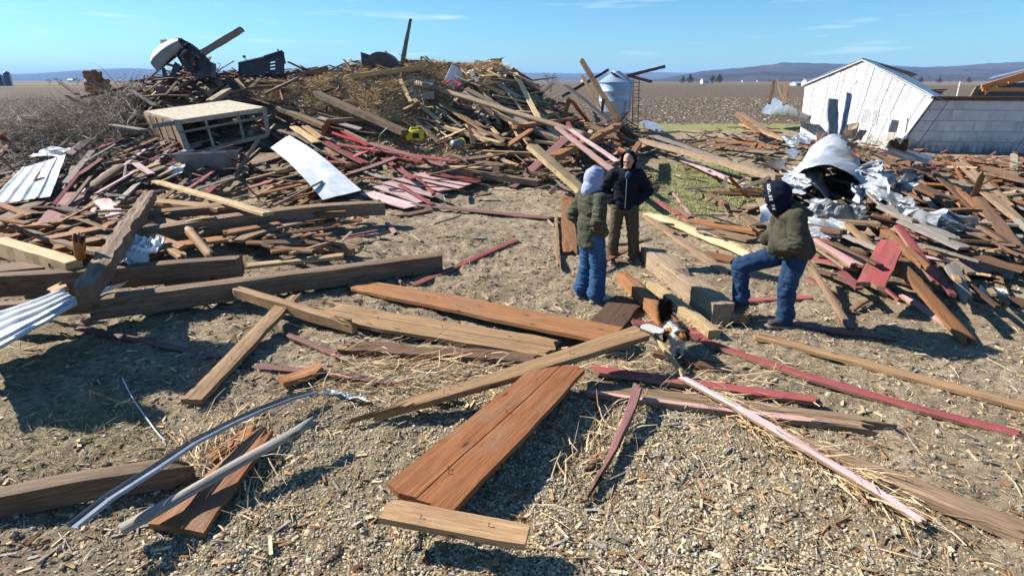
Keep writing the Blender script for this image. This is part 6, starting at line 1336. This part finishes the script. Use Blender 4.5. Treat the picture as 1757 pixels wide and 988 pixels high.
def cloth(name, mb, mat, parent, vox=.012, smooth=2, folds=.008, ffreq=6.0, hem=None, seed=0, aniso=(1, 1, .45), extra=None, top=None):
    me = remesh(mb, vox, smooth); me.update()
    nrm = [v.normal.copy() for v in me.vertices]
    for v, nn in zip(me.vertices, nrm):
        q = Vector((v.co.x * aniso[0], v.co.y * aniso[1], v.co.z / aniso[2] * .5)) * ffreq + Vector((seed * 7.7, 0, 0))
        k = (1 - 2 * abs(mnoise.noise(q))) * .6 + (1 - 2 * abs(mnoise.noise(q * 2.1 + Vector((3, 3, 3))))) * .35
        if extra: k += extra(v.co)
        v.co = v.co + nn * (k - .35) * folds
        if hem is not None and v.co.z < hem: v.co.z = hem + (v.co.z - hem) * .05
        if top is not None and v.co.z > top: v.co.z = top + (v.co.z - top) * .1
    me.name = name; me.materials.clear(); me.materials.append(mat); me.polygons.foreach_set('use_smooth', [True] * len(me.polygons))
    o = link_mesh(name, me, parent); return o
def fabric(name, c, var=.3, rough=.9, wear=None):
    m, t, b = newmat(name); v = N(t, 'ShaderNodeTexCoord').outputs['Object']; n = noise_n(t, v, 7, 6, .7); f = noise_n(t, v, 160, 3, .7)
    col = mixc(t, n, tuple(x * (1 - var) for x in c), tuple(x * (1 + var) for x in c)); col = mixc(t, ramp(t, f, [(.3, .35), (.6, 0.0)]), col, tuple(x * .5 for x in c))
    if wear: col = mixc(t, ramp(t, noise_n(t, v, 3.2, 4), [(.5, 0.0), (.7, .6)]), col, wear)
    t.links.new(col, b.inputs['Base Color']); b.inputs['Roughness'].default_value = rough; b.inputs['Specular IOR Level'].default_value = .15; bump(t, b, f, .5, .003); return m
M['skin'] = plain('skin', (.56, .31, .22), .5, var=.08); M['denim'] = fabric('blue_denim', (.028, .075, .165), .5, wear=(.08, .14, .25)); M['denim2'] = fabric('dark_denim', (.018, .045, .10), .4, wear=(.055, .11, .20))
M['blackjk'] = fabric('black_fleece', (.010, .012, .020), .3); M['olive'] = fabric('olive_canvas', (.052, .050, .034), .3, wear=(.08, .075, .055)); M['hoodblue'] = fabric('pale_blue_sweatshirt', (.28, .33, .50), .25)
M['browntr'] = fabric('brown_work_trousers', (.095, .07, .045), .3, wear=(.15, .115, .075)); M['navy'] = fabric('navy_knit', (.008, .010, .024), .3); M['shoewhite'] = fabric('white_sneaker', (.45, .45, .47), .2); M['boot'] = fabric('grey_boot', (.14, .12, .10), .3); M['sole'] = plain('shoe_sole', (.30, .28, .26), .8); M['hair'] = plain('dark_hair', (.03, .02, .015), .6); M['eye'] = plain('eye', (.02, .015, .012), .3); M['lip'] = plain('lips', (.38, .14, .12), .5); M['letter'] = plain('white_print', (.80, .80, .80), .7, var=.02); M['darkshoe'] = fabric('dark_shoe', (.07, .06, .055), .3)
m, t, b = newmat('plaid_wool'); uvn = N(t, 'ShaderNodeUVMap'); uvn.uv_map = 'UVMap'; sx = N(t, 'ShaderNodeSeparateXYZ'); t.links.new(uvn.outputs[0], sx.inputs[0])
def stripes(sock, freq, lo, hi):
    a = N(t, 'ShaderNodeMath', operation='MULTIPLY'); a.inputs[1].default_value = freq; t.links.new(sock, a.inputs[0]); f = N(t, 'ShaderNodeMath', operation='FRACT'); t.links.new(a.outputs[0], f.inputs[0])
    p = N(t, 'ShaderNodeMath', operation='PINGPONG'); p.inputs[1].default_value = .5; t.links.new(f.outputs[0], p.inputs[0]); return ramp(t, p.outputs[0], [(lo, 1.0), (hi, 0.0)])
pcol = mixc(t, stripes(sx.outputs['X'], 14, .16, .24), (.052, .056, .030), (.014, .018, .012)); pcol = mixc(t, mixc(t, .55, 0.0, stripes(sx.outputs['Y'], 14, .16, .24)), pcol, (.014, .018, .012))
pcol = mixc(t, mixc(t, .75, 0.0, stripes(sx.outputs['X'], 14, .03, .055)), pcol, (.21, .19, .09)); pcol = mixc(t, mixc(t, .75, 0.0, stripes(sx.outputs['Y'], 14, .03, .055)), pcol, (.21, .19, .09))
wn = noise_n(t, N(t, 'ShaderNodeTexCoord').outputs['Object'], 120, 3, .7); pcol = mixc(t, ramp(t, wn, [(.35, .4), (.6, 0.0)]), pcol, (.01, .012, .008)); t.links.new(pcol, b.inputs['Base Color']); b.inputs['Roughness'].default_value = .95; bump(t, b, wn, .6, .003); M['plaid'] = m

def hood_up(name, c, r, fwd, mat, parent, drape, seed=0, open_=.45, texty=None):
    """a raised hood: shell round the head open towards fwd, gathered at the neck"""
    mb = MB(); R3 = Vector(fwd).normalized().to_track_quat('Y', 'Z').to_matrix(); ellip(mb, c, (r * .98, r * 1.12, r * 1.22), R3, 26, 20)
    capsule(mb, Vector(c) + Vector((0, 0, -r * .7)) - R3 @ Vector((0, r * .25, 0)), r * .86, Vector(c) + drape, r * .95, 16)
    me = remesh(mb, .011, 3); import bmesh as bmh; bm_ = bmh.new(); bm_.from_mesh(me); f3 = R3 @ Vector((0, 1, 0)); kill = []
    for v in bm_.verts:
        d = v.co - Vector(c); fr = d.dot(f3)
        if fr > r * open_ and d.z > -r * .95: kill.append(v)
    bmh.ops.delete(bm_, geom=kill, context='VERTS'); bm_.to_mesh(me); bm_.free(); me.update()
    for v in me.vertices:
        q = v.co * 9 + Vector((seed, 0, 0)); v.co = v.co + v.normal * ((1 - 2 * abs(mnoise.noise(Vector((q.x, q.y, q.z * 1.6))))) * .010)
    me.materials.clear(); me.materials.append(mat); me.polygons.foreach_set('use_smooth', [True] * len(me.polygons)); o = link_mesh(name, me, parent)
    s = o.modifiers.new('thick', 'SOLIDIFY'); s.thickness = .012; s.offset = -1; return o
def head_mesh(mb, c, fwd, k=1.0):
    R3 = Vector(fwd).normalized().to_track_quat('Y', 'Z').to_matrix(); c = Vector(c); P_ = lambda x, y, z: c + R3 @ Vector((x * k, y * k, z * k))
    ellip(mb, P_(0, -.012, .02), (.076 * k, .094 * k, .105 * k), R3); ellip(mb, P_(0, .025, -.055), (.056 * k, .062 * k, .062 * k), R3)
    capsule(mb, P_(0, .082, .010), .009 * k, P_(0, .108, -.024), .014 * k, 8); ellip(mb, P_(0, .074, -.088), (.026 * k, .020 * k, .018 * k), R3, 10, 8)
    for s in (-1, 1): ellip(mb, P_(s * .036, .066, -.022), (.024 * k, .022 * k, .02 * k), R3, 10, 8); ellip(mb, P_(s * .078, -.01, -.005), (.010 * k, .020 * k, .032 * k), R3, 8, 8); capsule(mb, P_(s * .012, .084, .030), .010 * k, P_(s * .05, .066, .030), .010 * k, 8)
    return P_, R3
def hand(mb, w, d, palm, k=1.0):
    """palm and five curled fingers from the wrist w towards d"""
    w = Vector(w); d = Vector(d).normalized(); n = Vector(palm).normalized(); s = d.cross(n).normalized(); capsule(mb, w, .026 * k, w + d * .07 * k, .032 * k, 10)
    for i, L in enumerate((.068, .078, .074, .058)):
        b0 = w + d * .085 * k + s * (.030 - .020 * i) * k; a = b0 + d * L * .45 * k + n * .008; c = a + (d * .5 + n * .8).normalized() * L * .5 * k; capsule(mb, b0, .0095 * k, a, .009 * k, 8); capsule(mb, a, .009 * k, c, .0075 * k, 8)
    b0 = w + d * .03 * k + s * .032 * k; a = b0 + (d * .6 + s * .7 + n * .3).normalized() * .035 * k; capsule(mb, b0, .012 * k, a, .010 * k, 8); capsule(mb, a, .010 * k, a + (d * .9 + n * .4).normalized() * .03 * k, .008 * k, 8)
def shoe(parent, heel, toe, mat, w=.046, boot=False):
    heel, toe = Vector(heel), Vector(toe); d = (toe - heel).normalized(); u = d.cross(Vector((0, 0, 1))).cross(d) * -1; mb = MB(); up = Vector((0, 0, 1))
    capsule(mb, heel + up * .035, w * .85, heel + d * .10 + up * .035, w * .95); capsule(mb, heel + d * .10 + up * .03, w * .92, toe - d * .05 + up * .018, w * .88); capsule(mb, heel + d * .03 + up * .05, w * .85, heel + d * .03 + up * (.17 if boot else .10), w * .95)
    capsule(mb, heel + d * .06 + up * .075, w * .6, heel + d * .15 + up * .045, w * .6)
    o = cloth('shoe', mb, mat, parent, .010, 3, .003, 12); ms = MB(); s_ = d.cross(up).normalized(); pr = [(-.035, .6), (-.02, .85), (.05, .9), (.11, .92), (.17, 1.0), (.22, .85), (.25, .5)]; Lf = (toe - heel).length
    pts = [heel + d * (x * Lf / .235) + s_ * (w * k * 1.08) for x, k in pr] + [heel + d * (x * Lf / .235) - s_ * (w * k * 1.08) for x, k in reversed(pr)]
    n_ = len(pts); lo = [p - up * .026 for p in pts]; hi = [p - up * .002 for p in pts]; ms.add(lo + hi, [tuple(range(n_ - 1, -1, -1)), tuple(range(n_, 2 * n_))] + [(i, (i + 1) % n_, (i + 1) % n_ + n_, i + n_) for i in range(n_)]); ms.build('sole', M['sole'], o)
    return o
def person(loc, yaw, label, J):
    o = empty('person', loc, yaw, label, 'person'); 
    # the body under the clothes
    mb = MB(); P_, R3 = head_mesh(mb, J['head'], J['look']); nk = Vector(J['neck']); capsule(mb, nk, .058, Vector(J['head']) + Vector((0, -.01, -.06)), .052)
    ch, pe = Vector(J['chest']), Vector(J['pelvis']); ellip(mb, ch, (.155, .10, .17)); capsule(mb, ch, .12, pe, .125); capsule(mb, nk - Vector((0, 0, .05)), .07, ch, .12)
    for s in (0, 1):
        sh, el, wr = map(Vector, J['arms'][s]); capsule(mb, nk - Vector((0, 0, .07)), .06, sh, .055); capsule(mb, sh, .052, el, .040); capsule(mb, el, .040, wr, .028); hand(mb, wr, (wr - el), Vector((0, 0, -1)), .5)
        hp, kn, an = map(Vector, J['legs'][s]); capsule(mb, hp, .082, kn, .055); capsule(mb, kn, .055, an, .040)
        tf = Vector(J['feet'][s]); capsule(mb, an, .038, tf, .03)
    me = remesh(mb, .010, 2); me.materials.clear(); me.materials.append(M['skin']); me.polygons.foreach_set('use_smooth', [True] * len(me.polygons)); body = link_mesh('body', me, o)
    mb = MB(); 
    for s in (-1, 1): ellip(mb, P_(s * .033, .080, .008), (.014, .008, .008), R3, 8, 6)
    mb.build('eyes', M['eye'], body, True); mb = MB(); capsule(mb, P_(-.022, .090, -.058), .005, P_(.022, .090, -.058), .005, 6); mb.build('mouth', M['lip'], body, True)
    mb = MB(); 
    for s in (-1, 1): capsule(mb, P_(s * .018, .088, .028), .005, P_(s * .05, .072, .030), .004, 6)
    mb.build('eyebrows', M['hair'], body, True)
    return o
def trousers(o, J, mat, r=(.115, .082, .078), hem_r=.085, seed=0, seat=(.17, .125, .14), k=.008):
    mb = MB(); pe = Vector(J['pelvis']); ellip(mb, pe + Vector((0, -.01, -.02)), seat)
    for s in (0, 1):
        hp, kn, an = map(Vector, J['legs'][s]); capsule(mb, hp, r[0], kn, r[1], 16); capsule(mb, kn, r[1], an + Vector((0, 0, .02)), r[2], 16); capsule(mb, an + Vector((0, 0, .07)), hem_r * .97, an + Vector((0, -.015, .05)), hem_r, 16)
    def fold(c):
        e = 0
        for s in (0, 1):
            kn, an = Vector(J['legs'][s][1]), Vector(J['legs'][s][2]); dk = (c - kn).length; da = (c - an).length
            e += (.9 * math.exp(-(dk / .15) ** 2) + 1.4 * math.exp(-(da / .13) ** 2)) * (1 - 3.2 * abs(mnoise.noise(Vector((c.x * 7, c.y * 7, c.z * 24)))))
        return e
    return cloth('trousers', mb, mat, o, .011, 2, k * 1.8, 8, seed=seed, extra=fold)
def jacket(o, J, mat, waist=(.20, .155), hem=.80, bulk=1.0, seed=0, sleeve=(.082, .074, .062), folds=.012, belly=.0, uv=False):
    mb = MB(); ch, pe, nk = Vector(J['chest']), Vector(J['pelvis']), Vector(J['neck']); lo = pe + Vector((0, 0, hem - pe.z + .02)) if J.get('straight', True) else pe
    ellip(mb, ch + Vector((0, 0, .02)), (.205 * bulk, .145 * bulk, .23)); ellip(mb, ch.lerp(lo, .5) + Vector((0, belly, 0)), (waist[0] * bulk, waist[1] * bulk, .24)); ellip(mb, lo + Vector((0, 0, .06)), (waist[0] * bulk * 1.0, waist[1] * bulk, .20)); ellip(mb, nk - Vector((0, 0, .06)), (.12, .10, .07))
    for s in (0, 1):
        sh, el, wr = map(Vector, J['arms'][s]); capsule(mb, nk - Vector((0, 0, .10)), .085, sh, sleeve[0]); capsule(mb, sh, sleeve[0] * bulk, el, sleeve[1] * bulk, 16); capsule(mb, el, sleeve[1] * bulk, wr, sleeve[2] * bulk, 16)
    def fold(c):
        e = 0
        for s in (0, 1): el = Vector(J['arms'][s][1]); e += 1.2 * math.exp(-((c - el).length / .15) ** 2) * (1 - 2.4 * abs(mnoise.noise(Vector((c.x * 8, c.y * 8, c.z * 24)))))
        return e
    jk = cloth('jacket', mb, mat, o, .011, 2, folds * 1.7, 6, hem=hem, seed=seed, extra=fold)
    if uv:
        me = jk.data; u_ = me.uv_layers.new(name='UVMap'); cx, cy = ch.x, ch.y
        for lp in me.loops:
            c = me.vertices[lp.vertex_index].co; u_.data[lp.index].uv = (c.x * .55 + c.y * .85 + .2 * math.sin(c.x * 3), c.z)
    return jk
# standing man in the plaid wool jacket, turned away towards the dark jacket
JA = dict(head=(.0, .03, 1.60), look=(.1, 1, -.25), neck=(0, -.01, 1.47), chest=(0, -.02, 1.25), pelvis=(0, -.02, .93), arms=[[(-.18, -.01, 1.37), (-.27, -.10, 1.10), (-.16, .06, .93)], [(.18, -.01, 1.37), (.27, -.10, 1.10), (.16, .06, .93)]],
          legs=[[(-.09, 0, .90), (-.10, .03, .50), (-.11, -.03, .10)], [(.09, 0, .90), (.12, .04, .50), (.14, .02, .10)]], feet=[(-.12, .12, .05), (.16, .17, .05)])
la = P(1010, 514, 0); pa = person(la, R(-62), 'person in a green plaid wool jacket, pale blue hood and blue jeans, seen from behind', JA)
trousers(pa, JA, M['denim'], (.115, .102, .100), .108, 1); jacket(pa, JA, M['plaid'], (.195, .15), .74, .98, 2, (.088, .082, .07), uv=True)
hood_up('hood', (0, .02, 1.60), .122, (.1, 1, -.25), M['hoodblue'], pa, Vector((0, -.06, -.13)), 3)
for h_, t2 in (((-.12, -.07, .03), (-.15, .18, .03)), ((.13, -.03, .03), (.19, .23, .03))): shoe(pa, h_, t2, M['shoewhite'])
# man in the dark jacket facing this way, head turned to the plaid jacket
JB = dict(head=(-.02, .05, 1.61), look=(-.05 + .55, 1, -.40), neck=(0, -.01, 1.48), chest=(0, -.01, 1.25), pelvis=(0, -.02, .93), arms=[[(-.19, -.01, 1.39), (-.33, -.10, 1.14), (-.18, .0, 1.0)], [(.19, -.01, 1.39), (.33, -.10, 1.14), (.18, .0, 1.0)]],
          legs=[[(-.10, 0, .90), (-.15, .04, .50), (-.19, -.02, .10)], [(.10, 0, .90), (.13, .03, .50), (.15, -.02, .10)]], feet=[(-.26, .10, .05), (.14, .14, .05)])
lb = P(1066, 452, 0); pb = person(lb, R(172), 'man in a black hooded jacket and brown work trousers facing the plaid jacket', JB)
trousers(pb, JB, M['browntr'], (.112, .086, .080), .088, 4); jk = jacket(pb, JB, M['blackjk'], (.19, .15), .88, 1.0, 5, (.092, .086, .075), .014)
hood_up('hood', (-.02, .03, 1.615), .122, (.50, 1, -.40), M['navy'], pb, Vector((0, -.05, -.13)), 7, .22)
mb = MB(); capsule(mb, (-.02, .10, 1.42), .045, (-.0, .12, 1.38), .03); cloth('blue_shirt', mb, M['denim'], pb, .010, 2, .003)
mb = MB(); mb.tube([(0, .163, 1.36), (0, .178, 1.2), (0, .180, 1.05), (0, .172, .92)], .005, 5); mb.build('zip', M['steel'], pb)
for h_, t2 in (((-.18, -.06, .03), (-.30, .16, .03)), ((.15, -.06, .03), (.14, .19, .03))): shoe(pb, h_, t2, M['boot'], .052, True)
# person in the olive jacket, one foot up on the block
lc = P(1340, 556, 0); yawc = R(84)
JC = dict(head=(0, .27, 1.53), look=(.5, 1, -.4), neck=(0, .15, 1.42), chest=(0, .06, 1.23), pelvis=(0, -.03, .92), straight=True, arms=[[(-.22, .08, 1.33), (-.33, .06, 1.05), (-.18, .26, .98)], [(.20, .08, 1.33), (.27, .10, 1.03), (.12, .25, 1.0)]],
          legs=[[(-.10, -.02, .88), (-.16, .44, .84), (-.15, .43, .38)], [(.10, -.02, .88), (.10, .03, .50), (.09, -.0, .10)]], feet=[(-.15, .56, .30), (.10, .15, .05)])
JC['legs'][0] = [(.09, .0, .86), (.14, .50, .66), (.13, .46, .26)]; JC['legs'][1] = [(-.10, -.02, .88), (-.10, .03, .50), (-.09, -.0, .10)]; JC['feet'] = [(.13, .52, .22), (-.10, .15, .05)]
pc_ = person(lc, yawc, 'person in an olive canvas jacket and dark hood with one foot on a block', JC)
trousers(pc_, JC, M['denim2'], (.128, .098, .084), .090, 8, (.19, .15, .15)); jacket(pc_, JC, M['olive'], (.22, .20), .84, 1.04, 9, (.095, .088, .075), .014, .03)
hd = hood_up('hood', (0, .25, 1.54), .140, (.5, 1, -.4), M['navy'], pc_, Vector((0, -.08, -.13)), 11, .72)
mb = MB()
for k in range(3): mb.tube([Vector((.15 * math.cos(a) * (1 + .1 * k), .10 + .14 * math.sin(a) * (1 + .12 * k) - .03 * k, 1.44 - .025 * k + .05 * math.sin(a))) for a in np.linspace(-.2 + math.pi, 2 * math.pi + .2, 12)], [.022] + [.04 - .004 * k] * 10 + [.022], 8)
cloth('lowered_hood', mb, M['olive'], pc_, .011, 2, .006, 9)
for h_, t2, in (((.13, .39, .165), (.14, .64, .15)), ((-.09, -.06, .03), (-.11, .20, .03))): shoe(pc_, h_, t2, M['darkshoe'], .05)
# white lettering down the edge of the dark hood, laid on the cloth
def hood_text(body, parent, c, r, fwd, side):
    R3 = Vector(fwd).normalized().to_track_quat('Y', 'Z').to_matrix(); n = len(body); dg = bpy.context.evaluated_depsgraph_get(); hme = parent.data
    from mathutils.bvhtree import BVHTree
    bv = BVHTree.FromPolygons([v.co for v in hme.vertices], [p.vertices for p in hme.polygons]); holder = MB()
    cu_s = .030
    for i, chh in enumerate(body):
        if chh == ' ': continue
        fc = bpy.data.curves.new('t', 'FONT'); fc.body = chh; fc.size = cu_s * 1.55; fc.align_x = 'CENTER'; fc.align_y = 'CENTER'; fc.offset = .0012; fo = bpy.data.objects.new('t', fc); COL.objects.link(fo); dg.update(); me = bpy.data.meshes.new_from_object(fo.evaluated_get(bpy.context.evaluated_depsgraph_get())); bpy.data.objects.remove(fo)
        a = R(58) - i * R(13.6)       # down the side of the hood
        base = Vector((side * math.cos(a) * r, r * .24, math.sin(a) * r)); tdir = Vector((side * math.sin(a), 0, -math.cos(a))); out = Vector((side * math.cos(a), 0, math.sin(a))); ydir = Vector((0, 1, 0)) * 1.0
        vs = []
        for v in me.vertices:
            q = base + tdir * v.co.x + ydir * (v.co.y) ; w_ = Vector(c) + R3 @ (q + out * .12); hit = bv.ray_cast(w_, -(R3 @ out)); pt = hit[0] if hit[0] is not None else Vector(c) + R3 @ q; vs.append(pt + (R3 @ out) * .004)
        holder.add(vs, [tuple(p.vertices) for p in me.polygons])
    return holder.build('lettering', M['letter'], parent)
hood_text("YOU'RE   ", hd, (0, .25, 1.54), .140, (.5, 1, -.4), -1)
hood_text("       BE", hd, (0, .25, 1.54), .140, (.5, 1, -.4), -1)
# block under the raised shoe already lies there; the long haired cat
lcX = P(1158, 606, .05); yawK = math.atan2(-(P(1186, 590, .2) - P(1148, 555, .2)).x, (P(1186, 590, .2) - P(1148, 555, .2)).y)
cat = empty('cat', lcX, yawK, 'long haired calico cat, white chested with black and orange patches, bushy dark tail', 'cat')
mb = MB()
Jc = dict(hip=(0, -.20, .20), sh=(0, .02, .21), hd=(.0, .17, .255))
capsule(mb, (0, -.20, .19), .085, (0, -.08, .20), .085); capsule(mb, (0, -.08, .20), .082, (0, .03, .20), .078); capsule(mb, (0, .03, .21), .07, (0, .12, .25), .05); ellip(mb, (0, .17, .265), (.050, .052, .046)); ellip(mb, (0, .215, .250), (.024, .026, .020), None, 10, 8)
for s in (-1, 1):
    capsule(mb, (s * .025, .165, .30), .016, (s * .040, .155, .335), .004, 6)
    capsule(mb, (s * .045, .03, .17), .032, (s * .045, .05, .09), .020, 10); capsule(mb, (s * .045, .05, .09), .020, (s * .045, .045, .02), .017, 10); capsule(mb, (s * .045, .045, .015), .018, (s * .045, .075, .012), .017, 8)
    capsule(mb, (s * .055, -.20, .16), .050, (s * .06, -.15, .09), .026, 10); capsule(mb, (s * .06, -.15, .09), .022, (s * .06, -.22, .06), .017, 10); capsule(mb, (s * .06, -.22, .06), .016, (s * .06, -.20, .015), .015, 8); capsule(mb, (s * .06, -.20, .015), .017, (s * .06, -.17, .012), .016, 8)
me = remesh(mb, .008, 3); me.update()
def catcol(c):
    n1 = mnoise.noise(c * 9 + Vector((3.1, 0, 0))); n2 = mnoise.noise(c * 13 + Vector((0, 7.7, 0)))
    if c.z < .13 and c.y > -.1: return (.75, .73, .70)
    if c.y > .02 and c.y < .14 and c.z < .25: return (.78, .76, .73)
    if c.y > .13: return (.78, .74, .70) if c.z < .245 else ((.55, .25, .08) if c.x > .008 and n2 > -.15 and c.z > .26 else (.02, .018, .016))
    if n1 > .18: return (.70, .68, .64)
    if n2 > .22: return (.42, .20, .07)
    return (.025, .020, .018) if n1 < .05 else (.10, .08, .06)
ca = me.color_attributes.new('Col', 'FLOAT_COLOR', 'POINT'); ca.data.foreach_set('color', np.array([(*catcol(v.co), 1) for v in me.vertices], np.float32).ravel())
me.materials.clear(); me.materials.append(M['attr']); me.polygons.foreach_set('use_smooth', [True] * len(me.polygons)); cb = link_mesh('body', me, cat)
def fur(name, me, n, L, parent, colf, bend=-.6):
    ps = me.polygons; idx = nrs.randint(0, len(ps), n); V = []; C = []
    for i in idx:
        p = ps[int(i)]; c = p.center; nn = (p.normal + Vector((0, bend, -.35)) + Vector(nrs.randn(3) * .25)).normalized(); s = nn.orthogonal().normalized() * .0022; l_ = L * (.5 + nrs.rand()); V += [tuple(c - s), tuple(c + s), tuple(c + nn * l_)]; C.append(colf(c))
    C = np.array(C) * (.6 + .5 * nrs.rand(n, 1)); return np_mesh(name, np.array(V), np.arange(3 * n).reshape(-1, 3), M['attr'], colors=np.clip(C, 0, .9), parent=parent)
f1 = fur('fur', me, 9000, .022, cat, catcol); f1['kind'] = 'stuff'
mt_ = MB(); mt_.tube([(0, -.26, .20), (-.02, -.34, .27), (-.03, -.38, .37), (-.02, -.37, .45)], [.03, .045, .055, .03], 12); tl_ = remesh(mt_, .009, 2); tl_.materials.clear(); M['blackfur'] = plain('black_fur', (.02, .016, .014), .8); tl_.materials.append(M['blackfur']); to_ = link_mesh('tail', tl_, cat)
f2 = fur('tail_fur', tl_, 5000, .045, to_, lambda c: (.03, .022, .018) if mnoise.noise(c * 20) < .25 else (.12, .06, .03), 0); f2['kind'] = 'stuff'
mb = MB()
for s in (-1, 1): ellip(mb, (s * .022, .213, .275), (.007, .005, .007), None, 8, 6)
mb.build('eyes', M['eye'], cb, True)
# ------------------------------------------------------------------ haze over the valley
m = bpy.data.materials.new('valley_haze'); m.use_nodes = True; t = m.node_tree; t.nodes.clear(); pv = t.nodes.new('ShaderNodeVolumePrincipled'); ou = t.nodes.new('ShaderNodeOutputMaterial'); pv.inputs['Color'].default_value = (.36, .60, 1, 1); pv.inputs['Density'].default_value = 1.3e-4; pv.inputs['Anisotropy'].default_value = 0.0; t.links.new(pv.outputs[0], ou.inputs['Volume'])
mb = MB(); mb.box(-10000, -10000, -4, 10000, 10000, 150); hz = mb.build('haze', m); hz['kind'] = 'stuff'
